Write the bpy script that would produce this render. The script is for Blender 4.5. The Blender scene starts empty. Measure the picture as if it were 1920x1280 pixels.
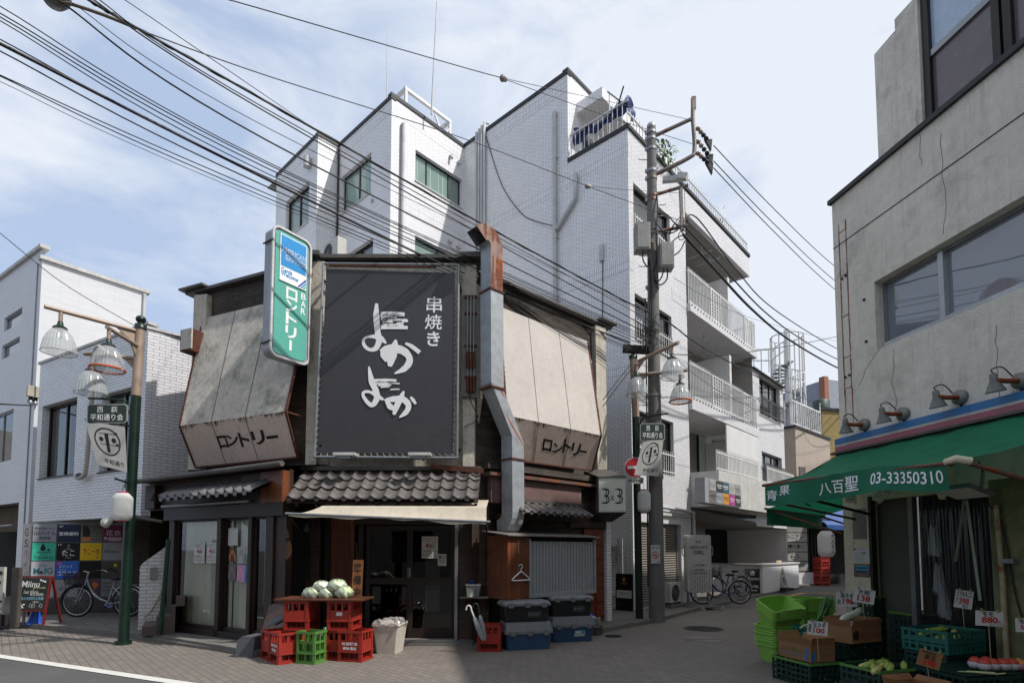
import bpy, math, random
from mathutils import Vector, Matrix
random.seed(7)
SC = bpy.context.scene
COL = SC.collection
# ---------------------------------------------------------------- camera
FPX, CX, CY, PITCH, EYE = 1044.0, 960.0, 966.0, math.radians(3.5), 1.65
cam_d = bpy.data.cameras.new('camera')
cam = bpy.data.objects.new('camera', cam_d); COL.objects.link(cam)
cam.location = (0, 0, EYE); cam.rotation_euler = (math.radians(90) + PITCH, 0, 0)
cam_d.sensor_width = 36; cam_d.lens = FPX / 1920 * 36; cam_d.shift_y = (CY - 640) / 1920
cam_d.clip_start = .05; cam_d.clip_end = 3000
SC.camera = cam
# ---------------------------------------------------------------- light
SUN_DIR = Vector((2.74, -1.155, 3.8)).normalized()
SUN_EL = math.asin(SUN_DIR.z); SUN_AZ = math.atan2(SUN_DIR.x, SUN_DIR.y)
sd = bpy.data.lights.new('sun', 'SUN'); sd.energy = 3.9; sd.angle = math.radians(1.0); sd.color = (1, .965, .915)
so = bpy.data.objects.new('sun', sd); COL.objects.link(so)
so.rotation_euler = SUN_DIR.to_track_quat('Z', 'Y').to_euler()
W = bpy.data.worlds.new('World'); SC.world = W; W.use_nodes = True
wt = W.node_tree; wt.nodes.clear()
def wn(t, **k):
 n = wt.nodes.new(t)
 for a, b in k.items(): setattr(n, a, b)
 return n
sky = wn('ShaderNodeTexSky', sky_type='NISHITA'); sky.sun_disc = False
sky.sun_elevation = SUN_EL; sky.sun_rotation = SUN_AZ; sky.air_density = 1.0; sky.dust_density = 1.2; sky.ozone_density = 2.0
tc = wn('ShaderNodeTexCoord'); mp = wn('ShaderNodeMapping'); mp.inputs['Scale'].default_value = (1.3, 1.3, 3.2)
mp.inputs['Rotation'].default_value = (.25, .2, .5)
wt.links.new(tc.outputs['Generated'], mp.inputs[0])
n1 = wn('ShaderNodeTexNoise'); n1.inputs['Scale'].default_value = 2.3; n1.inputs['Detail'].default_value = 9; n1.inputs['Roughness'].default_value = .6; n1.inputs['Distortion'].default_value = .5
wt.links.new(mp.outputs[0], n1.inputs['Vector'])
n2 = wn('ShaderNodeTexNoise'); n2.inputs['Scale'].default_value = .9; n2.inputs['Detail'].default_value = 3
wt.links.new(mp.outputs[0], n2.inputs['Vector'])
ad = wn('ShaderNodeMath', operation='ADD'); wt.links.new(n1.outputs['Fac'], ad.inputs[0]); wt.links.new(n2.outputs['Fac'], ad.inputs[1])
sx = wn('ShaderNodeSeparateXYZ'); wt.links.new(tc.outputs['Generated'], sx.inputs[0])
mx = wn('ShaderNodeMath', operation='MULTIPLY_ADD'); wt.links.new(sx.outputs['X'], mx.inputs[0]); mx.inputs[1].default_value = .28; wt.links.new(ad.outputs[0], mx.inputs[2])
cr = wn('ShaderNodeValToRGB'); cr.color_ramp.elements[0].position = .74; cr.color_ramp.elements[1].position = 1.3
cr.color_ramp.elements[0].color = (.02, .02, .02, 1); cr.color_ramp.elements[1].color = (1, 1, 1, 1)
wt.links.new(mx.outputs[0], cr.inputs[0])
mixc = wn('ShaderNodeMixRGB'); hz = wn('ShaderNodeMixRGB'); hz.inputs[0].default_value = .7; wt.links.new(sky.outputs[0], hz.inputs[1]); hz.inputs[2].default_value = (4.7, 5.75, 7.7, 1)
wt.links.new(cr.outputs[0], mixc.inputs[0]); wt.links.new(hz.outputs[0], mixc.inputs[1])
mixc.inputs[2].default_value = (6.5, 6.95, 7.7, 1)
bg = wn('ShaderNodeBackground'); bg.inputs['Strength'].default_value = .108
wt.links.new(mixc.outputs[0], bg.inputs[0])
wo = wn('ShaderNodeOutputWorld'); wt.links.new(bg.outputs[0], wo.inputs[0])
SC.view_settings.view_transform = 'Standard'; SC.view_settings.look = 'None'
SC.view_settings.exposure = 0.22; SC.view_settings.gamma = 1
# ---------------------------------------------------------------- frames
def ray(px, py):
 x = (px - CX) / FPX; y = -(py - CY) / FPX; c, s = math.cos(PITCH), math.sin(PITCH)
 return Vector((x, c - y * s, s + y * c))
CAM = Vector((0, 0, EYE))
def gnd(px, py, z=0.0):
 d = ray(px, py); return CAM + d * ((z - EYE) / d.z)
def dep(px, py, Y):
 d = ray(px, py); return CAM + d * (Y / d.y)
class F:
 """A local frame: u to the right along a wall, v into it, z up. ang = bearing of u from +Y towards +X."""
 def __init__(s, o, ang):
  s.o = Vector((o[0], o[1], o[2] if len(o) > 2 else 0)); s.ang = ang; a = math.radians(ang)
  s.u = Vector((math.sin(a), math.cos(a), 0)); s.v = Vector((-s.u.y, s.u.x, 0))
  s.M = Matrix(((s.u.x, s.v.x, 0, s.o.x), (s.u.y, s.v.y, 0, s.o.y), (0, 0, 1, s.o.z), (0, 0, 0, 1)))
 def at(s, px, py, v=0.0):
  d = ray(px, py); o = s.o + s.v * v; t = (o - CAM).dot(s.v) / d.dot(s.v); P = CAM + d * t
  return ((P - s.o).dot(s.u), P.z - s.o.z)
 def p3(s, px, py, v=0.0):
  u, z = s.at(px, py, v); return Vector((u, v, z))
 def rect(s, x0, y0, x1, y1, v=0.0):
  a = s.at(x0, y0, v); b = s.at(x1, y1, v); return a[0], b[0], b[1], a[1]
 def W(s, u, v, z): return s.o + s.u * u + s.v * v + Vector((0, 0, z))
 def sub(s, u, v, z, da=0): return F(s.W(u, v, z), s.ang + da)
def fgnd(px, py, ang, z=0.0):
 g = gnd(px, py, z); return F(g, ang)
def fdep(px, py, Y, ang):
 return F(dep(px, py, Y), ang)
W0 = F((0, 0, 0), 90)
# ---------------------------------------------------------------- materials
MATS = {}
def _n(nt, t, **k):
 n = nt.nodes.new(t)
 for a, b in k.items(): setattr(n, a, b)
 return n
def c3(c):
 if isinstance(c, str):
  c = c.lstrip('#'); v = [int(c[i:i + 2], 16) / 255 for i in (0, 2, 4)]
  return tuple((x / 12.92 if x <= .04045 else ((x + .055) / 1.055) ** 2.4) for x in v) + (1,)
 return tuple(c[:3]) + (1,)
def newmat(name):
 m = bpy.data.materials.new(name); m.use_nodes = True; nt = m.node_tree; nt.nodes.clear()
 o = _n(nt, 'ShaderNodeOutputMaterial'); b = _n(nt, 'ShaderNodeBsdfPrincipled'); nt.links.new(b.outputs[0], o.inputs[0])
 return m, nt, b, o
def objvec(nt, sc=(1, 1, 1), uv=False):
 t = _n(nt, 'ShaderNodeTexCoord'); m = _n(nt, 'ShaderNodeMapping'); m.inputs['Scale'].default_value = sc
 nt.links.new(t.outputs['UV' if uv else 'Object'], m.inputs[0]); return m.outputs[0]
def noise(nt, vec, scale, detail=4, rough=.6, dist=0):
 n = _n(nt, 'ShaderNodeTexNoise'); n.inputs['Scale'].default_value = scale; n.inputs['Detail'].default_value = detail
 n.inputs['Roughness'].default_value = rough; n.inputs['Distortion'].default_value = dist
 nt.links.new(vec, n.inputs['Vector']); return n.outputs['Fac']
def ramp(nt, fac, a, b, ca=(0, 0, 0, 1), cb=(1, 1, 1, 1)):
 r = _n(nt, 'ShaderNodeValToRGB'); e = r.color_ramp.elements; e[0].position = a; e[1].position = b; e[0].color = ca; e[1].color = cb
 nt.links.new(fac, r.inputs[0]); return r.outputs[0]
def mixc2(nt, fac, a, b, mode='MIX'):
 m = _n(nt, 'ShaderNodeMixRGB', blend_type=mode)
 for i, x in enumerate((fac, a, b)):
  if hasattr(x, 'is_linked') or hasattr(x, 'links'): nt.links.new(x, m.inputs[i])
  elif i == 0: m.inputs[0].default_value = x
  else: m.inputs[i].default_value = c3(x)
 return m.outputs[0]
def bumpn(nt, b, h, strength=.3, dist=.01):
 k = _n(nt, 'ShaderNodeBump'); k.inputs['Strength'].default_value = strength; k.inputs['Distance'].default_value = dist
 nt.links.new(h, k.inputs['Height']); nt.links.new(k.outputs[0], b.inputs['Normal'])
def M(name, col, rough=.6, metal=0, var=.18, vs=2.5, bump=0, bs=60, spec=.5, streak=0, stcol=(.06, .05, .045), dirt=0, dcol=(.09, .08, .07), ds=6, dth=.55, sub=0):
 """plain surface with large/small tonal variation, optional streaks, optional blotches and relief"""
 if name in MATS: return MATS[name]
 m, nt, b, o = newmat(name); v = objvec(nt)
 f1 = noise(nt, v, vs, 5, .65); f2 = noise(nt, v, vs * 9, 4, .7)
 mm = _n(nt, 'ShaderNodeMath', operation='MULTIPLY'); nt.links.new(f1, mm.inputs[0]); nt.links.new(f2, mm.inputs[1])
 c = c3(col); lo = tuple(x * (1 - var) for x in c[:3]) + (1,); hi = tuple(min(1, x * (1 + var * .8)) for x in c[:3]) + (1,)
 out = ramp(nt, mm.outputs[0], .14, .38, lo, hi)
 if dirt:
  d = ramp(nt, noise(nt, v, ds, 7, .72), dth, dth + .14)
  k = _n(nt, 'ShaderNodeMath', operation='MULTIPLY'); nt.links.new(d, k.inputs[0]); k.inputs[1].default_value = dirt
  out = mixc2(nt, k.outputs[0], out, dcol)
 if streak:
  sv = objvec(nt, (14, 14, .55)); s = ramp(nt, noise(nt, sv, 1.2, 6, .7), .52, .74)
  k = _n(nt, 'ShaderNodeMath', operation='MULTIPLY'); nt.links.new(s, k.inputs[0]); k.inputs[1].default_value = streak
  out = mixc2(nt, k.outputs[0], out, stcol)
 nt.links.new(out, b.inputs['Base Color'])
 r = ramp(nt, f2, .3, .7, (max(.03, rough - .1),) * 3 + (1,), (min(1, rough + .1),) * 3 + (1,)); nt.links.new(r, b.inputs['Roughness'])
 b.inputs['Metallic'].default_value = metal; b.inputs['Specular IOR Level'].default_value = spec
 if bump: bumpn(nt, b, noise(nt, v, bs, 5, .65), bump, .02)
 if sub: b.inputs['Subsurface Weight'].default_value = sub; b.inputs['Subsurface Radius'].default_value = (.02, .02, .02)
 MATS[name] = m; return m
def MTILE(name, c1, c2, mortar, bw=.235, rh=.0725, ms=.007, rough=.35, bump=.4, dirt=.25, off=.5):
 if name in MATS: return MATS[name]
 m, nt, b, o = newmat(name); v = objvec(nt, uv=True)
 t = _n(nt, 'ShaderNodeTexBrick'); nt.links.new(v, t.inputs['Vector']); t.offset = off
 for k, x in (('Color1', c1), ('Color2', c2), ('Mortar', mortar)): t.inputs[k].default_value = c3(x)
 for k, x in (('Scale', 1), ('Mortar Size', ms), ('Mortar Smooth', .15), ('Bias', -.1), ('Brick Width', bw), ('Row Height', rh)): t.inputs[k].default_value = x
 ov = objvec(nt); d = ramp(nt, noise(nt, ov, .7, 6, .7), .45, .8)
 k = _n(nt, 'ShaderNodeMath', operation='MULTIPLY'); nt.links.new(d, k.inputs[0]); k.inputs[1].default_value = dirt
 out = mixc2(nt, k.outputs[0], t.outputs['Color'], tuple(x * .6 for x in c3(c1)[:3]))
 sv = objvec(nt, (9, 9, .3)); s = ramp(nt, noise(nt, sv, 1.0, 5, .7), .58, .8)
 k2 = _n(nt, 'ShaderNodeMath', operation='MULTIPLY'); nt.links.new(s, k2.inputs[0]); k2.inputs[1].default_value = dirt * .9
 out = mixc2(nt, k2.outputs[0], out, tuple(x * .5 for x in c3(c1)[:3]))
 nt.links.new(out, b.inputs['Base Color']); b.inputs['Roughness'].default_value = rough
 inv = _n(nt, 'ShaderNodeMath', operation='SUBTRACT'); inv.inputs[0].default_value = 1; nt.links.new(t.outputs['Fac'], inv.inputs[1])
 bumpn(nt, b, inv.outputs[0], bump, .006)
 MATS[name] = m; return m
def MWOOD(name, c1, c2, plank=0, horiz=True, rough=.65, gap=(.01, .008, .006), wear=0, wcol=(.25, .22, .19), grain=14, length=1.8):
 """wood with grain along the plank; plank = plank width in metres (0: no joints)"""
 if name in MATS: return MATS[name]
 m, nt, b, o = newmat(name)
 sc = (1.2, 1.2, grain * 2) if horiz else (grain * 2, grain * 2, 1.2)
 g = noise(nt, objvec(nt, sc), 1.4, 7, .7, .6); g2 = noise(nt, objvec(nt), 1.3, 4)
 mm = _n(nt, 'ShaderNodeMath', operation='MULTIPLY'); nt.links.new(g, mm.inputs[0]); nt.links.new(g2, mm.inputs[1])
 out = ramp(nt, mm.outputs[0], .13, .40, c3(c1), c3(c2)); hgt = g
 if wear:
  w = ramp(nt, noise(nt, objvec(nt, (2, 2, 9) if horiz else (9, 9, 2)), 2.1, 8, .75), .56, .68)
  k = _n(nt, 'ShaderNodeMath', operation='MULTIPLY'); nt.links.new(w, k.inputs[0]); k.inputs[1].default_value = wear
  out = mixc2(nt, k.outputs[0], out, wcol)
 if plank:
  t = _n(nt, 'ShaderNodeTexBrick'); v = objvec(nt, uv=True)
  if not horiz:
   r = _n(nt, 'ShaderNodeMapping'); r.inputs['Rotation'].default_value = (0, 0, math.pi / 2); nt.links.new(v, r.inputs[0]); v = r.outputs[0]
  nt.links.new(v, t.inputs['Vector'])
  for kk, x in (('Color1', (1, 1, 1)), ('Color2', (.62, .62, .62)), ('Mortar', (0, 0, 0))): t.inputs[kk].default_value = c3(x)
  for kk, x in (('Scale', 1), ('Mortar Size', .004), ('Mortar Smooth', .1), ('Brick Width', length), ('Row Height', plank)): t.inputs[kk].default_value = x
  out = mixc2(nt, .8, out, t.outputs['Color'], 'MULTIPLY')
  out = mixc2(nt, t.outputs['Fac'], out, gap)
  hh = _n(nt, 'ShaderNodeMath', operation='SUBTRACT'); nt.links.new(g, hh.inputs[0]); nt.links.new(t.outputs['Fac'], hh.inputs[1]); hgt = hh.outputs[0]
 nt.links.new(out, b.inputs['Base Color']); b.inputs['Roughness'].default_value = rough
 bumpn(nt, b, hgt, .35, .008)
 MATS[name] = m; return m
def MRUST(name, base, rough=.45, metal=.6, amount=.5, rust='#8a4420', vs=5, stretch=.6):
 if name in MATS: return MATS[name]
 m, nt, b, o = newmat(name); v = objvec(nt); sv = objvec(nt, (6, 6, stretch * 2))
 f = noise(nt, v, vs, 7, .72); g = noise(nt, sv, 1.5, 6, .7)
 mm = _n(nt, 'ShaderNodeMath', operation='MULTIPLY'); nt.links.new(f, mm.inputs[0]); nt.links.new(g, mm.inputs[1])
 msk = ramp(nt, mm.outputs[0], .42 - amount * .26, .46 - amount * .2)
 c = c3(base); bc = ramp(nt, noise(nt, v, 7, 5), .3, .7, tuple(x * .8 for x in c[:3]) + (1,), tuple(min(1, x * 1.12) for x in c[:3]) + (1,))
 r = c3(rust); rc = ramp(nt, noise(nt, v, 22, 5), .35, .65, tuple(x * .5 for x in r[:3]) + (1,), r)
 nt.links.new(mixc2(nt, msk, bc, rc), b.inputs['Base Color'])
 inv = _n(nt, 'ShaderNodeMath', operation='MULTIPLY_ADD'); nt.links.new(msk, inv.inputs[0]); inv.inputs[1].default_value = -metal; inv.inputs[2].default_value = metal
 nt.links.new(inv.outputs[0], b.inputs['Metallic'])
 rr = _n(nt, 'ShaderNodeMath', operation='MULTIPLY_ADD'); nt.links.new(msk, rr.inputs[0]); rr.inputs[1].default_value = .85 - rough; rr.inputs[2].default_value = rough
 nt.links.new(rr.outputs[0], b.inputs['Roughness'])
 bumpn(nt, b, noise(nt, v, 50, 4), .15, .005)
 MATS[name] = m; return m
def MGLASS(name, tint=(.9, .95, .93), ior=1.5, rough=.02, haze=0.0, hcol=(.5, .55, .53), refl=1.0):
 """a thin pane: mirror reflection by Fresnel, the rest passes through (tinted), optional milky share"""
 if name in MATS: return MATS[name]
 m = bpy.data.materials.new(name); m.use_nodes = True; nt = m.node_tree; nt.nodes.clear()
 o = _n(nt, 'ShaderNodeOutputMaterial'); tr = _n(nt, 'ShaderNodeBsdfTransparent'); tr.inputs[0].default_value = c3(tint)
 gl = _n(nt, 'ShaderNodeBsdfGlossy'); gl.inputs['Roughness'].default_value = rough
 nz = noise(nt, objvec(nt), 1.1, 2);
 k = _n(nt, 'ShaderNodeBump'); k.inputs['Strength'].default_value = .06; k.inputs['Distance'].default_value = .02
 nt.links.new(nz, k.inputs['Height']); nt.links.new(k.outputs[0], gl.inputs['Normal'])
 fr = _n(nt, 'ShaderNodeFresnel'); fr.inputs['IOR'].default_value = ior
 sh = tr.outputs[0]
 if haze:
  df = _n(nt, 'ShaderNodeBsdfDiffuse'); df.inputs[0].default_value = c3(hcol)
  mx_ = _n(nt, 'ShaderNodeMixShader'); mx_.inputs[0].default_value = haze; nt.links.new(sh, mx_.inputs[1]); nt.links.new(df.outputs[0], mx_.inputs[2]); sh = mx_.outputs[0]
 ma = _n(nt, 'ShaderNodeMath', operation='MULTIPLY'); nt.links.new(fr.outputs[0], ma.inputs[0]); ma.inputs[1].default_value = refl * 1.6; ma.use_clamp = True
 mx2 = _n(nt, 'ShaderNodeMixShader'); nt.links.new(ma.outputs[0], mx2.inputs[0]); nt.links.new(sh, mx2.inputs[1]); nt.links.new(gl.outputs[0], mx2.inputs[2])
 nt.links.new(mx2.outputs[0], o.inputs[0]); MATS[name] = m; return m
def MTRANS(name, col, trans=.4, rough=.8, var=.12, streak=0):
 """cloth or thin plastic that lets light through"""
 if name in MATS: return MATS[name]
 m = bpy.data.materials.new(name); m.use_nodes = True; nt = m.node_tree; nt.nodes.clear(); o = _n(nt, 'ShaderNodeOutputMaterial')
 c = c3(col); v = objvec(nt); cc = ramp(nt, noise(nt, v, 3, 6, .7), .3, .7, tuple(x * (1 - var) for x in c[:3]) + (1,), tuple(min(1, x * (1 + var)) for x in c[:3]) + (1,))
 if streak:
  s = ramp(nt, noise(nt, objvec(nt, (10, 10, .6)), 1.3, 6, .7), .5, .75); kk = _n(nt, 'ShaderNodeMath', operation='MULTIPLY'); nt.links.new(s, kk.inputs[0]); kk.inputs[1].default_value = streak
  cc = mixc2(nt, kk.outputs[0], cc, tuple(x * .4 for x in c[:3]))
 d = _n(nt, 'ShaderNodeBsdfPrincipled'); d.inputs['Roughness'].default_value = rough; t = _n(nt, 'ShaderNodeBsdfTranslucent')
 nt.links.new(cc, d.inputs['Base Color']); nt.links.new(cc, t.inputs[0])
 x = _n(nt, 'ShaderNodeMixShader'); x.inputs[0].default_value = trans; nt.links.new(d.outputs[0], x.inputs[1]); nt.links.new(t.outputs[0], x.inputs[2]); nt.links.new(x.outputs[0], o.inputs[0])
 MATS[name] = m; return m
# ---------------------------------------------------------------- mesh building
def rotz(a): return Matrix.Rotation(a, 4, 'Z')
_glyph = {}
def glyphs(s, bold=0.0, res=3):
 if bold > .008 and any(ord(c) > 0x4e00 for c in s): bold = .008
 k = (s, bold, res)
 if k not in _glyph:
  c = bpy.data.curves.new('t', 'FONT'); c.body = s; c.resolution_u = res; c.offset = bold; c.fill_mode = 'FRONT'
  o = bpy.data.objects.new('t', c); COL.objects.link(o); bpy.context.view_layer.update()
  me = bpy.data.meshes.new_from_object(o.evaluated_get(bpy.context.evaluated_depsgraph_get()))
  vs = [(v.co.x, v.co.y) for v in me.vertices]; fs = [tuple(p.vertices) for p in me.polygons]
  bpy.data.objects.remove(o); bpy.data.meshes.remove(me); bpy.data.curves.remove(c); _glyph[k] = (vs, fs)
 return _glyph[k]
class MB:
 def __init__(s, base=None, frame=None):
  s.base = base; s.V = []; s.Fc = []; s.Mi = []; s.UV = []; s.mats = []; s.T = None; s.sm = []; s.cm = None; s.smooth = False
  if frame is not None: s.use(frame)
 def use(s, frame):
  s.T = None if frame is None or frame is s.base else s.base.M.inverted() @ frame.M
  return s
 def mi(s, m):
  if m is None: m = s.cm
  if m not in s.mats: s.mats.append(m)
  return s.mats.index(m)
 def add(s, pts, faces, mat=None, uvs=None, smooth=None):
  pts = [Vector(p) for p in pts]; b = len(s.V); k = s.mi(mat); sm = s.smooth if smooth is None else smooth
  s.V += [s.T @ p for p in pts] if s.T is not None else pts
  for f in faces:
   s.Fc.append(tuple(b + i for i in f)); s.Mi.append(k); s.sm.append(sm)
   if uvs is not None: s.UV.append([uvs[i] for i in f]); continue
   q = [pts[i] for i in f]; n = Vector((0, 0, 0))
   for i in range(len(q)):
    a, c = q[i], q[(i + 1) % len(q)]
    n += Vector(((a.y - c.y) * (a.z + c.z), (a.z - c.z) * (a.x + c.x), (a.x - c.x) * (a.y + c.y)))
   ax, ay, az = abs(n.x), abs(n.y), abs(n.z)
   if az >= ax and az >= ay: s.UV.append([(p.x, p.y) for p in q])
   elif ay >= ax: s.UV.append([(p.x, p.z) for p in q])
   else: s.UV.append([(p.y, p.z) for p in q])
  return s
 def poly(s, pts, mat=None): return s.add(pts, [tuple(range(len(pts)))], mat)
 def box(s, x0, x1, y0, y1, z0, z1, mat=None, R=None):
  p = [(x, y, z) for z in (z0, z1) for y in (y0, y1) for x in (x0, x1)]
  if R is not None: p = [R @ Vector(q) for q in p]
  return s.add(p, [(0, 2, 3, 1), (4, 5, 7, 6), (0, 1, 5, 4), (2, 6, 7, 3), (0, 4, 6, 2), (1, 3, 7, 5)], mat)
 def prism(s, poly, d, mat=None, mside=None):
  """closed outline (list of points, counter-clockwise seen from the front) pushed back along d"""
  n = len(poly); a = [Vector(p) for p in poly]; d = Vector(d); b = [p + d for p in a]
  s.add(a, [tuple(range(n))], mat); s.add(b, [tuple(reversed(range(n)))], mside or mat)
  for i in range(n):
   j = (i + 1) % n; s.add([a[i], b[i], b[j], a[j]], [(0, 1, 2, 3)], mside or mat)
  return s
 def slab(s, TL, TR, BR, BL, t, mat=None, mside=None):
  TL, TR, BR, BL = map(Vector, (TL, TR, BR, BL)); n = (TR - TL).cross(BL - TL).normalized()
  return s.prism([BL, BR, TR, TL], n * t, mat, mside)
 def bar(s, p0, p1, w, h, mat=None, up=(0, 0, 1)):
  p0, p1 = Vector(p0), Vector(p1); d = (p1 - p0).normalized(); upv = Vector(up)
  if abs(d.dot(upv)) > .98: upv = Vector((0, 1, 0))
  r = d.cross(upv).normalized(); q = r.cross(d)
  c = [r * sx_ * w / 2 + q * sy_ * h / 2 for sx_, sy_ in ((-1, -1), (1, -1), (1, 1), (-1, 1))]
  P = [p0 + k for k in c] + [p1 + k for k in c]
  return s.add(P, [(0, 1, 2, 3), (7, 6, 5, 4), (0, 4, 5, 1), (1, 5, 6, 2), (2, 6, 7, 3), (3, 7, 4, 0)], mat)
 def tube(s, pts, r, mat=None, n=8, cap=True, r1=None, smooth=True):
  P = [Vector(p) for p in pts]; k = len(P); rings = []; prev = None
  for i in range(k):
   d = (P[min(i + 1, k - 1)] - P[max(i - 1, 0)])
   d = d.normalized() if d.length > 1e-9 else Vector((0, 0, 1))
   if prev is None:
    a = d.orthogonal().normalized()
   else:
    a = (prev - d * prev.dot(d)); a = a.normalized() if a.length > 1e-6 else d.orthogonal().normalized()
   prev = a; b = d.cross(a)
   if isinstance(r, (list, tuple)): rr = r[i]
   else: rr = r if r1 is None else r + (r1 - r) * i / max(1, k - 1)
   rings += [P[i] + a * (rr * math.cos(2 * math.pi * j / n)) + b * (rr * math.sin(2 * math.pi * j / n)) for j in range(n)]
  fs = [(i * n + j, i * n + (j + 1) % n, (i + 1) * n + (j + 1) % n, (i + 1) * n + j) for i in range(k - 1) for j in range(n)]
  s.add(rings, fs, mat, smooth=smooth)
  if cap: s.add(rings[:n], [tuple(reversed(range(n)))], mat); s.add(rings[-n:], [tuple(range(n))], mat)
  return s
 def lathe(s, prof, c=(0, 0, 0), mat=None, n=16, smooth=True, R=None, sq=(1, 1), cap=True):
  """prof = [(r, z)...] bottom to top round local z"""
  c = Vector(c); P = []
  for r, z in prof:
   for j in range(n):
    a = 2 * math.pi * j / n; q = Vector((r * math.cos(a) * sq[0], r * math.sin(a) * sq[1], z))
    P.append((R @ q if R is not None else q) + c)
  k = len(prof); fs = [(i * n + j, i * n + (j + 1) % n, (i + 1) * n + (j + 1) % n, (i + 1) * n + j) for i in range(k - 1) for j in range(n)]
  s.add(P, fs, mat, smooth=smooth)
  if cap:
   if prof[0][0] > 1e-4: s.add(P[:n], [tuple(reversed(range(n)))], mat)
   if prof[-1][0] > 1e-4: s.add(P[-n:], [tuple(range(n))], mat)
  return s
 def ball(s, c, r, mat=None, n=12, sq=(1, 1, 1), R=None, jit=0):
  P = []; k = max(4, n // 2); c = Vector(c)
  for i in range(k + 1):
   t = math.pi * i / k
   for j in range(n):
    a = 2 * math.pi * j / n; w = 1 + (random.uniform(-jit, jit) if jit and 0 < i < k else 0)
    q = Vector((r * w * math.sin(t) * math.cos(a) * sq[0], r * w * math.sin(t) * math.sin(a) * sq[1], -r * w * math.cos(t) * sq[2]))
    P.append((R @ q if R is not None else q) + c)
  fs = [(i * n + j, i * n + (j + 1) % n, (i + 1) * n + (j + 1) % n, (i + 1) * n + j) for i in range(k) for j in range(n)]
  return s.add(P, fs, mat, smooth=True)
 def grid(s, fn, nu, nv, mat=None, smooth=True, uvfn=None):
  P = [Vector(fn(i / nu, j / nv)) for j in range(nv + 1) for i in range(nu + 1)]
  fs = [(j * (nu + 1) + i, j * (nu + 1) + i + 1, (j + 1) * (nu + 1) + i + 1, (j + 1) * (nu + 1) + i) for j in range(nv) for i in range(nu)]
  uv = [uvfn(i / nu, j / nv) for j in range(nv + 1) for i in range(nu + 1)] if uvfn else None
  return s.add(P, fs, mat, uvs=uv, smooth=smooth)
 def wall(s, u0, u1, z0, z1, holes=(), mat=None, v=0.0, reveal=.12, mrev=None):
  us = sorted({u0, u1, *[x for h in holes for x in h[:2] if u0 < x < u1]}); zs = sorted({z0, z1, *[x for h in holes for x in h[2:4] if z0 < x < z1]})
  for a, b in zip(us, us[1:]):
   for c, d in zip(zs, zs[1:]):
    x, y = (a + b) / 2, (c + d) / 2
    if any(h[0] < x < h[1] and h[2] < y < h[3] for h in holes): continue
    s.poly([(a, v, c), (b, v, c), (b, v, d), (a, v, d)], mat)
  for h in holes:
   a, b, c, d = h[:4]; r = h[4] if len(h) > 4 else reveal; w = v + r
   for q in ([(a, v, c), (a, w, c), (a, w, d), (a, v, d)], [(b, w, c), (b, v, c), (b, v, d), (b, w, d)],
      [(a, v, d), (a, w, d), (b, w, d), (b, v, d)], [(a, w, c), (a, v, c), (b, v, c), (b, w, c)]): s.poly(q, mrev or mat)
  return s
 def textq(s, txt, Q, rect, mat=None, off=.004, bold=0.0, fit='box', slant=0.0, flip=False):
  """write txt on the bilinear quad Q=(TL,TR,BR,BL); rect=(a0,b0,a1,b1) in 0..1 across/down"""
  vs, fs = glyphs(txt, bold)
  if not vs: return s
  x0 = min(v[0] for v in vs); x1 = max(v[0] for v in vs); y0 = min(v[1] for v in vs); y1 = max(v[1] for v in vs)
  TL, TR, BR, BL = map(Vector, Q); nrm = (TR - TL).cross(BL - TL).normalized() * -off
  a0, b0, a1, b1 = rect; W_, H_ = max(x1 - x0, 1e-6), max(y1 - y0, 1e-6)
  if fit == 'keep':
   sw = ((TR - TL).length + (BR - BL).length) / 2; sh = ((BL - TL).length + (BR - TR).length) / 2
   rw, rh = (a1 - a0) * sw, (b1 - b0) * sh; k = min(rw / W_, rh / H_)
   ca, cb = (a0 + a1) / 2, (b0 + b1) / 2; da, db = k * W_ / sw / 2, k * H_ / sh / 2; a0, a1, b0, b1 = ca - da, ca + da, cb - db, cb + db
  P = []
  for x, y in vs:
   a = (x - x0) / W_; b = 1 - (y - y0) / H_
   a = a0 + (a1 - a0) * a + slant * (1 - b); b = b0 + (b1 - b0) * b
   P.append((TL * (1 - a) + TR * a) * (1 - b) + (BL * (1 - a) + BR * a) * b + nrm)
  return s.add(P, [tuple(reversed(f)) for f in fs] if flip else fs, mat)
 def vtext(s, txt, Q, rect, mat=None, off=.004, bold=0.0, gap=.12):
  a0, b0, a1, b1 = rect; n = len(txt); st = (b1 - b0) / (n - gap)
  for i, ch in enumerate(txt): s.textq(ch, Q, (a0, b0 + i * st, a1, b0 + i * st + st * (1 - gap)), mat, off, bold)
  return s
 def rectq(s, Q, rect, mat, off=.003):
  TL, TR, BR, BL = map(Vector, Q); nrm = (TR - TL).cross(BL - TL).normalized() * -off
  f = lambda a, b: (TL * (1 - a) + TR * a) * (1 - b) + (BL * (1 - a) + BR * a) * b + nrm
  a0, b0, a1, b1 = rect; return s.add([f(a0, b1), f(a1, b1), f(a1, b0), f(a0, b0)], [(0, 1, 2, 3)], mat)
 def polyq(s, Q, pts, mat, off=.003):
  TL, TR, BR, BL = map(Vector, Q); nrm = (TR - TL).cross(BL - TL).normalized() * -off
  P = [(TL * (1 - a) + TR * a) * (1 - b) + (BL * (1 - a) + BR * a) * b + nrm for a, b in pts]
  area = sum(pts[i][0] * pts[(i + 1) % len(pts)][1] - pts[(i + 1) % len(pts)][0] * pts[i][1] for i in range(len(pts)))
  return s.add(P, [tuple(range(len(P))) if area < 0 else tuple(reversed(range(len(P))))], mat)
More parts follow.
